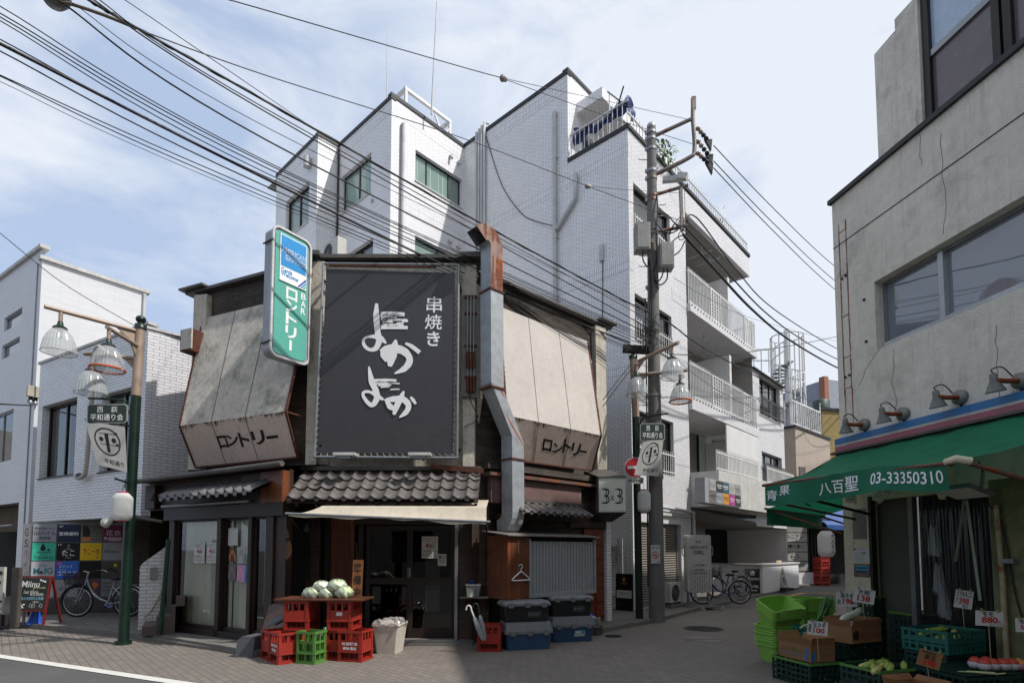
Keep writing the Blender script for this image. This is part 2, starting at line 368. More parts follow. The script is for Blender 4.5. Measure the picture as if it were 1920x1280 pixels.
 def ringq(s, Q, c, r, w, mat, off=.003, n=28, asp=1.0, squash=1.0):
  for i in range(n):
   t0, t1 = 2 * math.pi * i / n, 2 * math.pi * (i + 1) / n
   p = [(c[0] + rr * math.cos(t) * asp, c[1] + rr * math.sin(t) * squash) for rr, t in ((r, t0), (r, t1), (r - w, t1), (r - w, t0))]
   s.polyq(Q, p, mat, off)
  return s
 def dotq(s, Q, c, r, mat, off=.003, n=16, asp=1.0):
  return s.polyq(Q, [(c[0] + r * asp * math.cos(2 * math.pi * i / n), c[1] + r * math.sin(2 * math.pi * i / n)) for i in range(n)], mat, off)
 def strokeq(s, Q, pts, w, mat, off=.003, asp=1.0, rough=0):
  """brush stroke along pts in quad coords, w one width per point; asp = height/width of the quad"""
  L, R_ = [], []
  for i, (a, b) in enumerate(pts):
   p, q = pts[max(i - 1, 0)], pts[min(i + 1, len(pts) - 1)]
   dx, dy = q[0] - p[0], (q[1] - p[1]) * asp; l = math.hypot(dx, dy) or 1; ww = (w[i] if isinstance(w, (list, tuple)) else w) / 2 * (1 + random.uniform(-rough, rough))
   nx, ny = -dy / l * ww, dx / l * ww; L.append((a + nx, b + ny / asp)); R_.append((a - nx, b - ny / asp))
  for i in range(len(pts) - 1): s.polyq(Q, [L[i], L[i + 1], R_[i + 1], R_[i]], mat, off + i * 1.5e-5)
  return s
 def build(s, name, parent=None, bevel=0, seg=2, M4=None):
  me = bpy.data.meshes.new(name); me.from_pydata([tuple(v) for v in s.V], [], s.Fc)
  for m in s.mats: me.materials.append(m)
  me.polygons.foreach_set('material_index', s.Mi); me.polygons.foreach_set('use_smooth', s.sm)
  ul = me.uv_layers.new(name='UVMap'); ul.data.foreach_set('uv', [c for f in s.UV for p in f for c in p])
  o = bpy.data.objects.new(name, me); COL.objects.link(o)
  if parent is not None: o.parent = parent
  elif s.base is not None: o.matrix_world = s.base.M
  if M4 is not None: o.matrix_world = M4
  if bevel:
   b = o.modifiers.new('bevel', 'BEVEL'); b.width = bevel; b.segments = seg; b.limit_method = 'ANGLE'; b.angle_limit = math.radians(40)
  return o
def tag(o, label=None, cat=None, group=None, kind=None):
 if label: o['label'] = label
 if cat: o['category'] = cat
 if group: o['group'] = group
 if kind: o['kind'] = kind
 return o
def thing(name, label, cat, frame, group=None):
 o = bpy.data.objects.new(name, None); o.empty_display_size = .1; COL.objects.link(o); o.matrix_world = frame.M; return tag(o, label, cat, group)
def clone(o, frame=None, label=None, M4=None, parent=None):
 c = o.copy(); COL.objects.link(c)
 if parent is not None: c.parent = parent
 for ch in [x for x in bpy.data.objects if x.parent == o]: clone(ch, parent=c)
 if frame is not None: c.matrix_world = frame.M
 if M4 is not None: c.matrix_world = M4
 if label: c['label'] = label
 return c
def lerp(a, b, t): return a + (b - a) * t
def lp(a, b, t): return Vector(a).lerp(Vector(b), t)
def smoothpath(pts, n=6):
 P = [Vector(p) for p in pts]; out = []
 for i in range(len(P) - 1):
  a, b, c, d = P[max(i - 1, 0)], P[i], P[i + 1], P[min(i + 2, len(P) - 1)]
  for k in range(n):
   t = k / n; out.append(.5 * ((2 * b) + (c - a) * t + (2 * a - 5 * b + 4 * c - d) * t * t + (3 * b - a - 3 * c + d) * t ** 3))
 out.append(P[-1]); return out
# ---------------------------------------------------------------- ground, road, pavements
def paver_mat(name, c1, c2, mort, bw, rh, dirt=.75):
 m, nt, b, o = newmat(name); v = objvec(nt); t = _n(nt, 'ShaderNodeTexBrick'); r = _n(nt, 'ShaderNodeMapping'); r.inputs['Rotation'].default_value = (0, 0, math.radians(47)); nt.links.new(v, r.inputs[0]); nt.links.new(r.outputs[0], t.inputs['Vector'])
 for k, x in (('Color1', c1), ('Color2', c2), ('Mortar', mort)): t.inputs[k].default_value = c3(x)
 for k, x in (('Scale', 1), ('Mortar Size', .006), ('Mortar Smooth', .3), ('Bias', 0), ('Brick Width', bw), ('Row Height', rh)): t.inputs[k].default_value = x
 d = ramp(nt, noise(nt, v, .4, 8, .75), .36, .64); k = _n(nt, 'ShaderNodeMath', operation='MULTIPLY'); nt.links.new(d, k.inputs[0]); k.inputs[1].default_value = dirt
 out = mixc2(nt, k.outputs[0], t.outputs['Color'], tuple(x * .62 for x in c3(c1)[:3]))
 g = ramp(nt, noise(nt, v, 160, 3, .8), .3, .7, (.7, .7, .7, 1), (1.25, 1.25, 1.25, 1)); out = mixc2(nt, .8, out, g, 'MULTIPLY')
 sp = ramp(nt, noise(nt, v, 5.5, 3, .6), .68, .71); k3 = _n(nt, 'ShaderNodeMath', operation='MULTIPLY'); nt.links.new(sp, k3.inputs[0]); k3.inputs[1].default_value = .5; out = mixc2(nt, k3.outputs[0], out, (.05, .047, .043))
 nt.links.new(out, b.inputs['Base Color']); b.inputs['Roughness'].default_value = .85
 inv = _n(nt, 'ShaderNodeMath', operation='SUBTRACT'); nt.links.new(noise(nt, v, 90, 3), inv.inputs[0]); nt.links.new(t.outputs['Fac'], inv.inputs[1])
 bumpn(nt, b, inv.outputs[0], .4, .012); MATS[name] = m; return m
m_pav = paver_mat('pavers', '#7f766d', '#706962', '#47423c', .2, .1)
m_apron = paver_mat('apron_pavers', '#77726c', '#66625e', '#383532', .3, .3, .6)
def asph(name, c):
 m, nt, b, o = newmat(name); v = objvec(nt); c = c3(c)[:3]
 a = ramp(nt, noise(nt, v, 130, 4, .8), .3, .72, tuple(x * .55 for x in c) + (1,), tuple(x * 1.5 for x in c) + (1,)); bb = ramp(nt, noise(nt, v, .5, 7, .7), .35, .7, (.72, .72, .72, 1), (1.15, 1.15, 1.15, 1))
 out = mixc2(nt, 1.0, a, bb, 'MULTIPLY'); nt.links.new(out, b.inputs['Base Color']); b.inputs['Roughness'].default_value = .85
 bumpn(nt, b, noise(nt, v, 110, 4, .75), .6, .01); MATS[name] = m; return m
m_asph = asph('asphalt', '#555452')
m_conc = M('kerb_concrete', '#6f6b65', .85, var=.25, vs=3, bump=.3, bs=90, dirt=.6, ds=3, dth=.5)
m_line = M('road_paint', '#c9c7c0', .7, var=.12, vs=6, dirt=.75, dcol=(.13, .125, .12), ds=9, dth=.6)
def sheet(name, pts, z, mat):
 b = MB(); b.poly([(p[0], p[1], z) for p in pts], mat); o = b.build(name); tag(o, kind='structure'); return o
g = MB(); g.poly([(-900, -900, -.004), (900, -900, -.004), (900, 900, -.004), (-900, 900, -.004)], m_asph); tag(g.build('ground'), kind='structure')
L0, L1 = gnd(0, 1232), gnd(320, 1280); LD = (L1 - L0).normalized(); LN = Vector((-LD.y, LD.x, 0))
a_, b_ = L0 - LD * 40, L0 + LD * 12
sheet('pavement', [a_, b_, (14, -2, 0), (22, 14, 0), (13.5, 21, 0), (-3, 25, 0), (-30, 35, 0)], .0, m_pav)
k0, k1 = L0 - LD * 40, L0 + LD * 5.6
sheet('road_edge_line', [k0 - LN * .02, k1 - LN * .02, k1 + LN * .13, k0 + LN * .13], .004, m_line)
sheet('side_street', [gnd(1395, 1113), gnd(1700, 1122), (40, 60, 0), (22, 46, 0)], .004, m_asph)
def kerb(name, pts, h, w=.13, mat=None):
 b = MB(); n = len(pts)
 for i in range(n - 1):
  p, q = Vector(pts[i]), Vector(pts[i + 1]); L_ = (q - p).length; m = max(1, int(L_ / .62)); d = (q - p) / L_; nn = Vector((-d.y, d.x, 0))
  for k in range(m):
   s0 = p + d * (L_ * k / m + .004); s1 = p + d * (L_ * (k + 1) / m - .004); hh = h + random.uniform(-.004, .004)
   b.prism([s0 + Vector((0, 0, hh)), s1 + Vector((0, 0, hh)), s1 + nn * w + Vector((0, 0, hh)), s0 + nn * w + Vector((0, 0, hh))], (0, 0, -hh - .02), mat or m_conc)
 o = b.build(name, bevel=.012); tag(o, kind='structure'); return o
KL = [gnd(-260, 1160), gnd(34, 1176), gnd(292, 1200), gnd(440, 1226), gnd(478, 1232)]
kerb('kerb', KL, .1)
inl = lambda pts, w: [Vector(p) + Vector((.05, w, 0)) for p in pts]
ap = MB(); P_ = [p + Vector((.03, .1, 0)) for p in KL]; ap.poly([(p.x, p.y, .09) for p in P_] + [(-2.9, 10.2, .09), (-6, 15, .09), (-22, 25, .09)], m_apron); tag(ap.build('forecourt'), kind='structure')
KR = [gnd(1126, 1187), gnd(1240, 1164), gnd(1300, 1147), gnd(1480, 1106), gnd(1560, 1089), gnd(1640, 1074)]
kerb('kerb', KR, .09)
ap = MB(); P_ = [p + Vector((-.05, .1, 0)) for p in KR]; ap.poly([(p.x, p.y, .08) for p in P_] + [(20, 45, .08), (-1, 16, .08), (.9, 11.2, .08)], m_apron); tag(ap.build('side_pavement'), kind='structure')
def manhole(px, py, rpx, label):
 g_ = gnd(px, py); fr = F((g_.x, g_.y, 0), 90); r = rpx / FPX * g_.y
 mt = M('cast_iron', '#3a3936', .55, .5, var=.3, vs=9, bump=.2)
 b = MB(fr); b.lathe([(r, 0), (r, .008), (r * .94, .008), (r * .93, .004), (r * .9, .004), (r * .89, .008)], mat=mt, n=40, smooth=False, cap=False)
 b.lathe([(r * .89, .008), (.001, .008)], mat=mt, n=40, smooth=False, cap=False)
 for i in range(-4, 5):
  w = math.sqrt(max(0, (r * .85) ** 2 - (i * r * .18) ** 2)); b.box(-w, w, i * r * .18 - r * .03, i * r * .18 + r * .03, .008, .012, mt)
 tag(b.build('manhole_cover'), label, 'manhole cover', 'manhole covers')
manhole(1319, 1178, 36, 'round iron manhole cover in the side street left of the green baskets')
manhole(1150, 1192, 16, 'small round iron valve cover by the kerb near the orange door')
fr = F(gnd(1535, 1118, 0), 42.5); b = MB(fr); ye = M('yellow_paint', '#b58a3a', .75, dirt=.6, dcol=(.08, .075, .07), ds=8)
for (a, c, d, e) in ((-1.5, 1.5, -.95, -.75), (-1.5, 1.5, .75, .95), (-1.5, -1.3, -.75, .75), (1.3, 1.5, -.75, .75)): b.box(a, c, d, e, .005, .012, ye)
b.box(-1.25, 1.25, -.7, .7, .005, .02, M('cast_iron', '#3a3936', .55, .5))
tag(b.build('hydrant_cover'), 'rectangular dark cover framed by yellow paint on the side street', 'hydrant cover')
fr = F(gnd(1322, 1198), 42.5); b = MB(fr); pm = M('worn_mark', '#7d7670', .8, dirt=.9, dcol=(.12, .115, .11), ds=12, dth=.47); rm = M('worn_red', '#7a4a44', .8, dirt=.8, dcol=(.12, .115, .11), ds=12, dth=.45)
b.poly([(-.3, -.3, .006), (.3, -.3, .006), (.3, .3, .006), (-.3, .3, .006)], pm); b.prism([(-.3, .2, .009), (-.22, .28, .009), (.3, -.2, .009), (.22, -.28, .009)][::-1], (0, 0, -.002), rm)
tag(b.build('road_marking'), 'worn square no smoking marking painted on the side street pavers', 'road marking')
# ---------------------------------------------------------------- white tiled apartment building
AC = (3.17, 14.6)
AR = F(AC, 42.5); AL = F(AC, 132.5)
B2o = AL.sub(-6.629, 0, 0); B2R = F((B2o.o.x, B2o.o.y), 42.5)
_p = B2R.W(-3.095, 0, 0); B2L = F(_p, 132.5)
_p = B2L.W(-3.156, 0, 0); B1R = F(_p, 42.5)
_p = B1R.W(-.80, 0, 0); B1L = F(_p, 132.5)
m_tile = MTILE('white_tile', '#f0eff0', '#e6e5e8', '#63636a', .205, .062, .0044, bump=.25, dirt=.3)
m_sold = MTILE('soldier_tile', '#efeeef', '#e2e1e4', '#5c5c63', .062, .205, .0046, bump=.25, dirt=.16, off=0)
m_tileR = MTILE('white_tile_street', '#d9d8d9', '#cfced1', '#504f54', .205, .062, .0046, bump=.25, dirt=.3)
m_tileD = MTILE('recess_shade_tile', '#9a9591', '#8f8a87', '#454346', .205, .062, .0046, bump=.25, dirt=.3)  # white tile copied darker, the balcony recess shade put into its colour
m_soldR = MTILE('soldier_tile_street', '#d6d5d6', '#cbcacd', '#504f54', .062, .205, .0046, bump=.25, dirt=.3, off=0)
m_coping = M('dark_coping', '#2b2a2c', .5, .3); m_wht = M('white_paint', '#d2d2d1', .5, var=.12, vs=2, dirt=.25, dcol=(.25, .23, .2), ds=4, streak=.15, stcol=(.2, .18, .16))
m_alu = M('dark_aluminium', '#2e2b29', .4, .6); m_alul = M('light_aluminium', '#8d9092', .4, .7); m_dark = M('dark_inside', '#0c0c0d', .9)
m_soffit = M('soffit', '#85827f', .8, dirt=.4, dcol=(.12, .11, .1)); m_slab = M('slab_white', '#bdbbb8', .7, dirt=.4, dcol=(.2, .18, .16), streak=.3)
m_glass = MGLASS('window_glass'); m_curt = M('pale_curtain', '#c9d6d2', .9, streak=.25, stcol=(.25, .3, .29), var=.1); m_curtg = M('green_blind', '#bfe0d3', .5, var=.15, vs=1.2)
m_curtb = M('beige_blind', '#a39a8c', .9); m_pipe = M('pipe_grey', '#bcbcbd', .5, streak=.2); m_wire = M('black_cable', '#141416', .6)
apt = thing('apartment_building', 'large white tiled apartment block with stepped roofline rising behind the bar', 'building', AR)
def rep(o): return F(o, 0)
def window(par, base, fr, r, v, mull=(), rail=None, fm=None, pane=None, back=None, sill=None, fw=.05, backs=None, name='window'):
 """frame + pane (+ what is drawn behind it) set v behind the wall face"""
 fm = fm or m_alu; u0, u1, z0, z1 = r; e = .0015
 b = MB(base, fr)
 for q in ((u0 + e, u1 - e, z0 + e, z0 + fw), (u0 + e, u1 - e, z1 - fw, z1 - e)): b.box(q[0], q[1], v, v + .07, q[2], q[3], fm)
 for q in [(u0 + e, u0 + fw), (u1 - fw, u1 - e)] + [(u0 + (u1 - u0) * t - fw * .4, u0 + (u1 - u0) * t + fw * .4) for t in mull]: b.box(q[0], q[1], v, v + .07, z0 + fw, z1 - fw, fm)
 if sill: b.box(u0 - .03, u1 + .03, -.04, v - .003, z0 + e, z0 + .03, sill)
 o = b.build(name, par)
 p = MB(base, fr); p.poly([(u0 + fw, v + .03, z0 + fw), (u1 - fw, v + .03, z0 + fw), (u1 - fw, v + .03, z1 - fw), (u0 + fw, v + .03, z1 - fw)], pane or m_glass); p.build('pane', o)
 k = MB(base, fr); k.box(u0, u1, v + .5, v + .52, z0, z1, m_dark); k.poly([(u0, v + .07, z0), (u0, v + .5, z0), (u1, v + .5, z0), (u1, v + .07, z0)], m_dark)
 for x in (u0, u1): k.poly([(x, v + .07, z0), (x, v + .5, z0), (x, v + .5, z1), (x, v + .07, z1)], m_dark)
 k.poly([(u0, v + .07, z1), (u1, v + .07, z1), (u1, v + .5, z1), (u0, v + .5, z1)], m_dark)
 if backs:
  for (a, c, mt, vv) in backs:
   n = max(2, int((c - a) * (u1 - u0) / .05)); ua, uc = u0 + (u1 - u0) * a, u0 + (u1 - u0) * c
   k.grid(lambda s_, t_: (lerp(ua, uc, s_), v + vv + .018 * math.sin(s_ * n * 1.7) * (1 if mt in (m_curt, m_curtg) else 0), lerp(z0 + .02, z1 - .02, t_)), n, 1, mt)
 k.build('curtain', o); return o
hB2R1 = B2R.rect(779, 292, 866, 392); hB2R1 = (-2.14, -.09, 13.66, 14.74); hB2R2 = (-2.12, -.08, 10.75, 11.85)
hB2L1 = (-2.95, -1.1, 13.28, 14.69); hB2L2 = (-2.75, -.92, 10.2, 11.72)
hB1L = B1L.rect(537, 372, 580, 382); hB1L = (-2.3, -.55, 13.0, 14.5)
w = MB(AR)
w.use(AL); w.wall(-6.629, 0, 0, 13.18, mat=m_tile); w.wall(-6.629, -2.03, 13.18, 15.98, mat=m_tile)
w.use(B2R); w.wall(-3.095, 0, 0, 15.97, [hB2R1, hB2R2], m_tile)
w.use(B2L); w.wall(-3.156, 0, 0, 15.9, [hB2L1, hB2L2], m_tile)
w.use(B1R); w.wall(-.8, 0, 11.0, 15.87, [], m_tile); w.use(B1L); w.wall(-3.15, 0, 11.0, 15.85, [hB1L], m_tile)
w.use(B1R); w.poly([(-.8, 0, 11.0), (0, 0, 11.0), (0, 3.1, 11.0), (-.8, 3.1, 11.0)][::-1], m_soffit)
w.use(B2L); w.wall(-6.2, -3.156, 0, 11, mat=m_tile, v=0.9)
def AQ(x0, y0, x1, y1, v=0): return AR.rect(x0, y0, x1, y1, v)
uR0 = AR.at(1286, 500)[0]; uR1 = AR.at(1409, 640)[0]; uF = AR.at(1404, 489)[0]; uB0 = uR1 + .0; uB1 = AR.at(1467, 711)[0]
z4t = AR.at(1286, 568)[1]; z4b = AR.at(1288, 584)[1]; z3t = AR.at(1292, 745)[1]; z3b = AR.at(1293, 768)[1]; z2t = AR.at(1284, 885)[1]; z2b = AR.at(1284, 949)[1]
zf0 = AR.at(1290, 405)[1]
def wr(x0, y0, x1, z0, z1): return (AR.at(x0, y0)[0], AR.at(x1, y0)[0], z0, z1)
uw0, uw1 = AR.at(1190, 560)[0], AR.at(1259, 600)[0]
zw = [(AR.at(1188, 343)[1] - 1.55, AR.at(1188, 343)[1]), (AR.at(1192, 640)[1], AR.at(1192, 550)[1]), (AR.at(1196, 768)[1] - 1.6, AR.at(1196, 768)[1])]
hw = [(uw0, uw1, a, b) for a, b in zw]; hsh = (AR.at(1203, 1000)[0], AR.at(1277, 1000)[0], .09, AR.at(1203, 978)[1], .12)
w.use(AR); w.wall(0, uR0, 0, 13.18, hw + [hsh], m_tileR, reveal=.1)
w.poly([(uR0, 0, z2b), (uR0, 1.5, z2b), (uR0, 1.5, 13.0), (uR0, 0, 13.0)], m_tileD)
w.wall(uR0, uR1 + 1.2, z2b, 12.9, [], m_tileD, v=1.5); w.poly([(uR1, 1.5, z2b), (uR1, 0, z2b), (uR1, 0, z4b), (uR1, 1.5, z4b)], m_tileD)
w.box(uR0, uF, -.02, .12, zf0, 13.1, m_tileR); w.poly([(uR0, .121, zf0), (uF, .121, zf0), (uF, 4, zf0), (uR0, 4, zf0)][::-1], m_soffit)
w.poly([(uF, -.02, zf0), (uF, 4, zf0), (uF, 4, 13.1), (uF, -.02, 13.1)], m_tile)
zb = AR.at(1412, 690)[1]; hb = [AQ(1423, 702, 1463, 775), AQ(1428, 845, 1467, 899)]; hb = [(hb[0][0], hb[0][1], AR.at(1423, 773)[1], AR.at(1423, 702)[1]), (hb[1][0], hb[1][1], AR.at(1428, 899)[1], AR.at(1428, 845)[1])]
zb0 = AR.at(1411, 985)[1]
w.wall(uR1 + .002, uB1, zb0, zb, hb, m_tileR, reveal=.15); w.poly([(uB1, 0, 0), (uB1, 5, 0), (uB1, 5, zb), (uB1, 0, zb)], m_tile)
ug0 = AR.at(1283, 1000)[0]
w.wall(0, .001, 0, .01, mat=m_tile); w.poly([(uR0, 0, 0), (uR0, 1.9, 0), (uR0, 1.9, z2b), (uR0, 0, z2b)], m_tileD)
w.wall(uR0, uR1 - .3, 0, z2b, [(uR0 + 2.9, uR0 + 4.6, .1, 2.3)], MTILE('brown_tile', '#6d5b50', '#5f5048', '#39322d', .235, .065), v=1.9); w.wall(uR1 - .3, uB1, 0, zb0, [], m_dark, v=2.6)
w.poly([(uR0, 0, z2b - .02), (uB1, 0, zb0 - .02), (uB1, 3, zb0 - .02), (uR0, 3, z2b - .02)], m_soffit)
hp = (.75, 2.6, 12.45, 14.6)
w.wall(0, 9, 12.3, 16.05, [hp], m_tile, v=2.03); w.poly([(0, .1, 12.4), (9, .1, 12.4), (9, 2.03, 12.4), (0, 2.03, 12.4)], m_soffit)
w.box(.45, 5.0, 1.1, 2.029, 15.0, 15.32, m_tile)
w.use(AL); w.poly([(-2.0, .15, 12.3), (0, .15, 12.3), (0, .15, 13.18), (-2.0, .15, 13.18)][::-1], m_tile)
for z in (12.4, 9.2, 6.2, 15.46):
 for fr_, a, c_ in ((AL, -6.62, -2.04 if z > 13 else -.01), (B2R, -3.09, -.01), (B2L, -3.15, -.01), (B1R, -.79, -.01), (B1L, -3.14, -.01)) + (((AR, .01, uw0 - .06), (AR, uw1 + .06, uR0 - .01)) if z < 13 else ()):
  if fr_ in (B1R, B1L) and z < 11.1: continue
  w.use(fr_); w.box(a, c_, -.004, -.0005, z, z + .41, m_soldR if fr_ is AR else m_sold)
w.use(AR); w.poly([(0, 2.03, 16.0), (9, 2.03, 16.0), (9, 6.629, 16.0), (0, 6.629, 16.0)], m_slab)
w.use(B2R); w.poly([(-3.095, 0, 15.95), (0, 0, 15.95), (3, 8, 15.95), (-3.095, 8, 15.95)], m_slab); w.use(B1R); w.poly([(-.8, 0, 15.8), (0, 0, 15.8), (0, 4, 15.8), (-.8, 4, 15.8)], m_slab)
w.build('wall', apt)
c = MB(AR)
for fr_, a, b_, z, v0 in ((AL, -6.63, -2.0, 15.98, 0), (AL, -2.03, .03, 13.18, 0), (B2R, -3.13, 0, 15.97, 0), (B2L, -3.2, .03, 15.9, 0), (B1R, -.83, 0, 15.87, 0), (B1L, -3.18, .03, 15.85, 0)):
 c.use(fr_); c.box(a, b_, v0 - .035, v0 + .16, z + .001, z + .12, m_coping)
c.use(AR); c.box(-.03, uF + .04, -.05, .16, 13.18, 13.29, m_coping); c.box(-.03, 9, 1.99, 2.2, 16.05, 16.16, m_coping); c.build('coping', apt)
g3 = [(0.03, .97, m_curtg, .12)]
m_frost = MGLASS('frosted_window', (.9, .96, .93), haze=.4, hcol=(.5, .64, .58))
window(apt, AR, B2R, hB2R1, .12, (.27, .74), backs=[(0.02, .78, m_curtg, .045)], sill=m_wht, pane=m_frost); window(apt, AR, B2R, hB2R2, .12, (.5,), backs=[(.02, .5, m_curtg, .05), (.5, .98, m_curt, .2)], sill=m_wht, pane=m_frost)
window(apt, AR, B2L, hB2L1, .12, (.52,), backs=[(.5, .98, m_curtg, .05), (.02, .48, m_curtg, .12)], sill=m_wht, pane=m_frost); window(apt, AR, B2L, hB2L2, .12, (.52,), backs=[(.55, .98, M('blue_curtain', '#8ea0bd', .9), .12)], sill=m_wht)
window(apt, AR, B1L, hB1L, .12, (.5,), backs=[(.05, .95, m_curt, .07)], sill=m_wht)
for k, h in enumerate(hw): window(apt, AR, AR, h, .1, (.5,), backs=[(.02, .98, (m_curtb, m_dark, m_curt)[k], .25)])
for k, h in enumerate(hb): window(apt, AR, AR, h, .15, (.33, .66), backs=[(.35, .8, m_curtb, .08), (.8, .98, m_curt, .1)])
window(apt, AR, F(AR.W(0, 2.03, 0), 42.5), hp, .1, (.5,), backs=[(.1, .5, m_curt, .2)], fm=m_alul)
def railing(name, u0, u1, v, z0, z1, step=.11, lace=(), spikes=False, ret=True, mat=None, r=.011):
 mat = mat or m_wht; b = MB(AR, AR); n = int((u1 - u0) / step)
 for i in range(n + 1):
  u = u0 + (u1 - u0) * i / n
  if any(a <= u <= c_ for a, c_ in lace): continue
  b.box(u - r, u + r, v - r, v + r, z0, z1 + (.05 if spikes else .06), mat)
 b.box(u0, u1, v - .016, v + .016, z0 + .06, z0 + .09, mat); b.box(u0, u1, v - .019, v + .019, z1 - .06, z1 - .025, mat)
 if ret:
  for u in (u0, u1):
   for k in range(1, 9): b.box(u - r, u + r, v + .11 * k - r, v + .11 * k + r, z0, z1 + .05, mat)
   b.box(u - .015, u + .015, v + .02, v + .95, z1 - .06, z1 - .025, mat)
 o = b.build(name, apt)
 for a, c_ in lace:
  l = MB(AR, AR); rnd = random.Random(3)
  for q in ((a, a + .045, z0 + .02, z1), (c_ - .045, c_, z0 + .02, z1)): l.box(q[0], q[1], v - .04, v + .02, q[2], q[3], mat)
  l.box(a + .03, c_ - .03, v - .02, v + .02, z0 + .02, z0 + .05, mat); l.box(a + .03, c_ - .03, v - .02, v + .02, z1 - .03, z1, mat)
  nx_, nz_ = 4, 9; du, dz = (c_ - a - .06) / nx_, (z1 - z0 - .08) / nz_
  for i in range(nx_):
   for j in range(nz_):
    cu, cz = a + .03 + du * (i + .5), z0 + .05 + dz * (j + .5); rr = min(du, dz) * .48
    l.tube([(cu + rr * math.cos(t * math.pi / 4 + .3), v, cz + rr * 1.1 * math.sin(t * math.pi / 4 + .3)) for t in range(7)], .017, mat, n=4, cap=False)
    l.bar((cu - rr, v, cz - rr), (cu + rr * .7, v, cz + rr), .026, .026, mat)
  l.build('lace_panel', o)
 return o
sl = MB(AR, AR)
for zt, zb_ in ((z4t, z4b), (z3t, z3b)):
 sl.box(uR0 + .003, uR1 + .25, -.12, 1.49, zb_, zt, m_tileR)
 for i in range(26): sl.box(uR0 + .1 + i * (uR1 - uR0) / 26, uR0 + .14 + i * (uR1 - uR0) / 26, -.14, -.121, zt - .07, zt - .03, m_dark)
sl.box(uR0 + .003, uR1 + 2.1, -.9, 1.45, z2b, z2t + .02, m_slab)
sl.build('balcony_slab', apt)
Lr = uR1 - uR0
railing('railing', uR0 + .02, uR1 + .2, -.06, z4t, z4t + 1.12, lace=((uR0 + Lr * .29, uR0 + Lr * .44), (uR0 + Lr * .83, uR0 + Lr * .97)))
railing('railing', uR0 + .02, uR1 + .15, -.06, z3t, z3t + 1.12, lace=((uR0 + Lr * .29, uR0 + Lr * .44), (uR0 + Lr * .78, uR0 + Lr * .92)))
railing('railing', uR0 + .05, uR0 + Lr * .63, -.82, z2t + .02, z2t + .62, spikes=True, ret=False); railing('railing', uR0 + Lr * .8, uR1 + 2.0, -.82, z2t + .02, z2t + .62, spikes=True, ret=False)
for k, h in enumerate(hw): railing('railing', h[0] + .03, h[1] - .03, -.03, h[2], h[2] + .62, .13, ret=False, r=.009)
for h in hb: railing('railing', h[0] - .05, h[1] + .1, -.1, h[2] - .02, h[2] + .66, .11, ret=False, mat=m_alu if 0 else M('grey_rail', '#5b5a58', .5, .3), r=.009)
railing('railing', .02, uF - .1, .02, 13.29, 13.72, .17, ret=False, r=.01)
tr = MB(AR, AL)
for i in range(12): tr.box(-1.95 + i * .16, -1.93 + i * .16, .03, .05, 13.3, 13.3 + .75 + .12 * (i > 8), m_wht)
tr.box(-1.97, 0, .02, .06, 14.0, 14.04, m_wht); tr.build('terrace_railing', apt)
dv = MB(AR, AR)
for z_, h_ in ((z4t, 2.2), (z3t, 2.3)): dv.box(uR0 + Lr * .62, uR0 + Lr * .65, .05, 1.48, z_ + .05, z_ + h_, m_wht)
dv.box(uR0 + Lr * .30, uR0 + Lr * .78, -.5, -.46, z2t + .05, z2t + 1.75, m_wht); dv.box(uR0 + Lr * .78, uR0 + Lr * .8, -.5, 1.4, z2t + .05, z2t + 1.75, m_wht)
dv.build('balcony_screen', apt)
for z_ in (z4t, z3t, z2t):
 for a in (.05, .68):
  dr = MB(AR, AR); dr.box(uR0 + Lr * a, uR0 + Lr * (a + .22), 1.44, 1.49, z_ + .1, z_ + 2.05, m_alu); dr.box(uR0 + Lr * (a + .01), uR0 + Lr * (a + .21), 1.42, 1.435, z_ + .15, z_ + 2.0, m_curtb if a < .5 else m_curt); dr.build('balcony_door', apt)
ut = MB(AR, AR)
for z_ in (z4t, z3t, z2t): ut.tube([(uR0 + .9, 1.4, z_ + .0), (uR0 + .9, 1.4, z_ + 2.4)], .05, m_pipe)
ut.build('downpipe', apt)
for z_ in (zf0, z4b):
 for a in (.38, .5, .85): ut = MB(AR, AR); ut.bar((uR0 + Lr * a, .4, z_), (uR0 + Lr * a, .4, z_ - .35), .02, .02, m_pipe); ut.bar((uR0 + Lr * a, .05, z_ - .33), (uR0 + Lr * a, .95, z_ - .33), .02, .02, m_pipe); ut.build('clothes_bracket', apt)
rf = MB(AR, AR); zz = AR.at(1409, 657)[1]
rf.prism([(uR1 + .0, -.12, zb), (uB1 + .1, -.12, zb), (uB1 + .1, 1.6, zb + .75), (uR1 + .0, 1.6, zb + .75)], (0, 0, -.05), M('brown_roof', '#3a3230', .6, .2)); rf.build('bay_roof', apt)
pp = MB(AR, AL)
ua = AL.at(1040, 400, -.08)[0]
pp.tube([(ua, -.08, 3), (ua, -.08, 14.95)], .065, m_pipe); pp.tube([(ua, -.08, 14.95), (ua, .02, 14.95)], .075, m_pipe)
pts = [AL.p3(1079, 327, .02), AL.p3(1079, 327, -.09), AL.p3(1078, 372, -.09), AL.p3(1044, 430, -.09)]; pp.tube(pts, .065, m_pipe)
for z_ in (5, 8, 11, 13.5): pp.box(ua - .09, ua + .09, -.1, 0, z_, z_ + .04, m_pipe)
pp.use(B2R); u_ = B2R.at(757, 300, -.1)[0]; pp.tube([(u_, -.1, 3), (u_, -.1, 15.25), (u_, .02, 15.25)], .075, m_pipe)
pp.use(AL)
for i in range(4):
 u_ = AL.at(893 + i * 5, 300, -.07)[0]; pp.tube([(u_, -.07, 3), (u_, -.07, 16.15 + .05 * i), (u_, .12, 16.2 + .05 * i)], .045, m_pipe)
pp.use(B1R); pp.tube([(-.05, -.06, 8), (-.05, -.06, 15.8)], .03, m_wire)
pp.build('drain_pipe', apt)
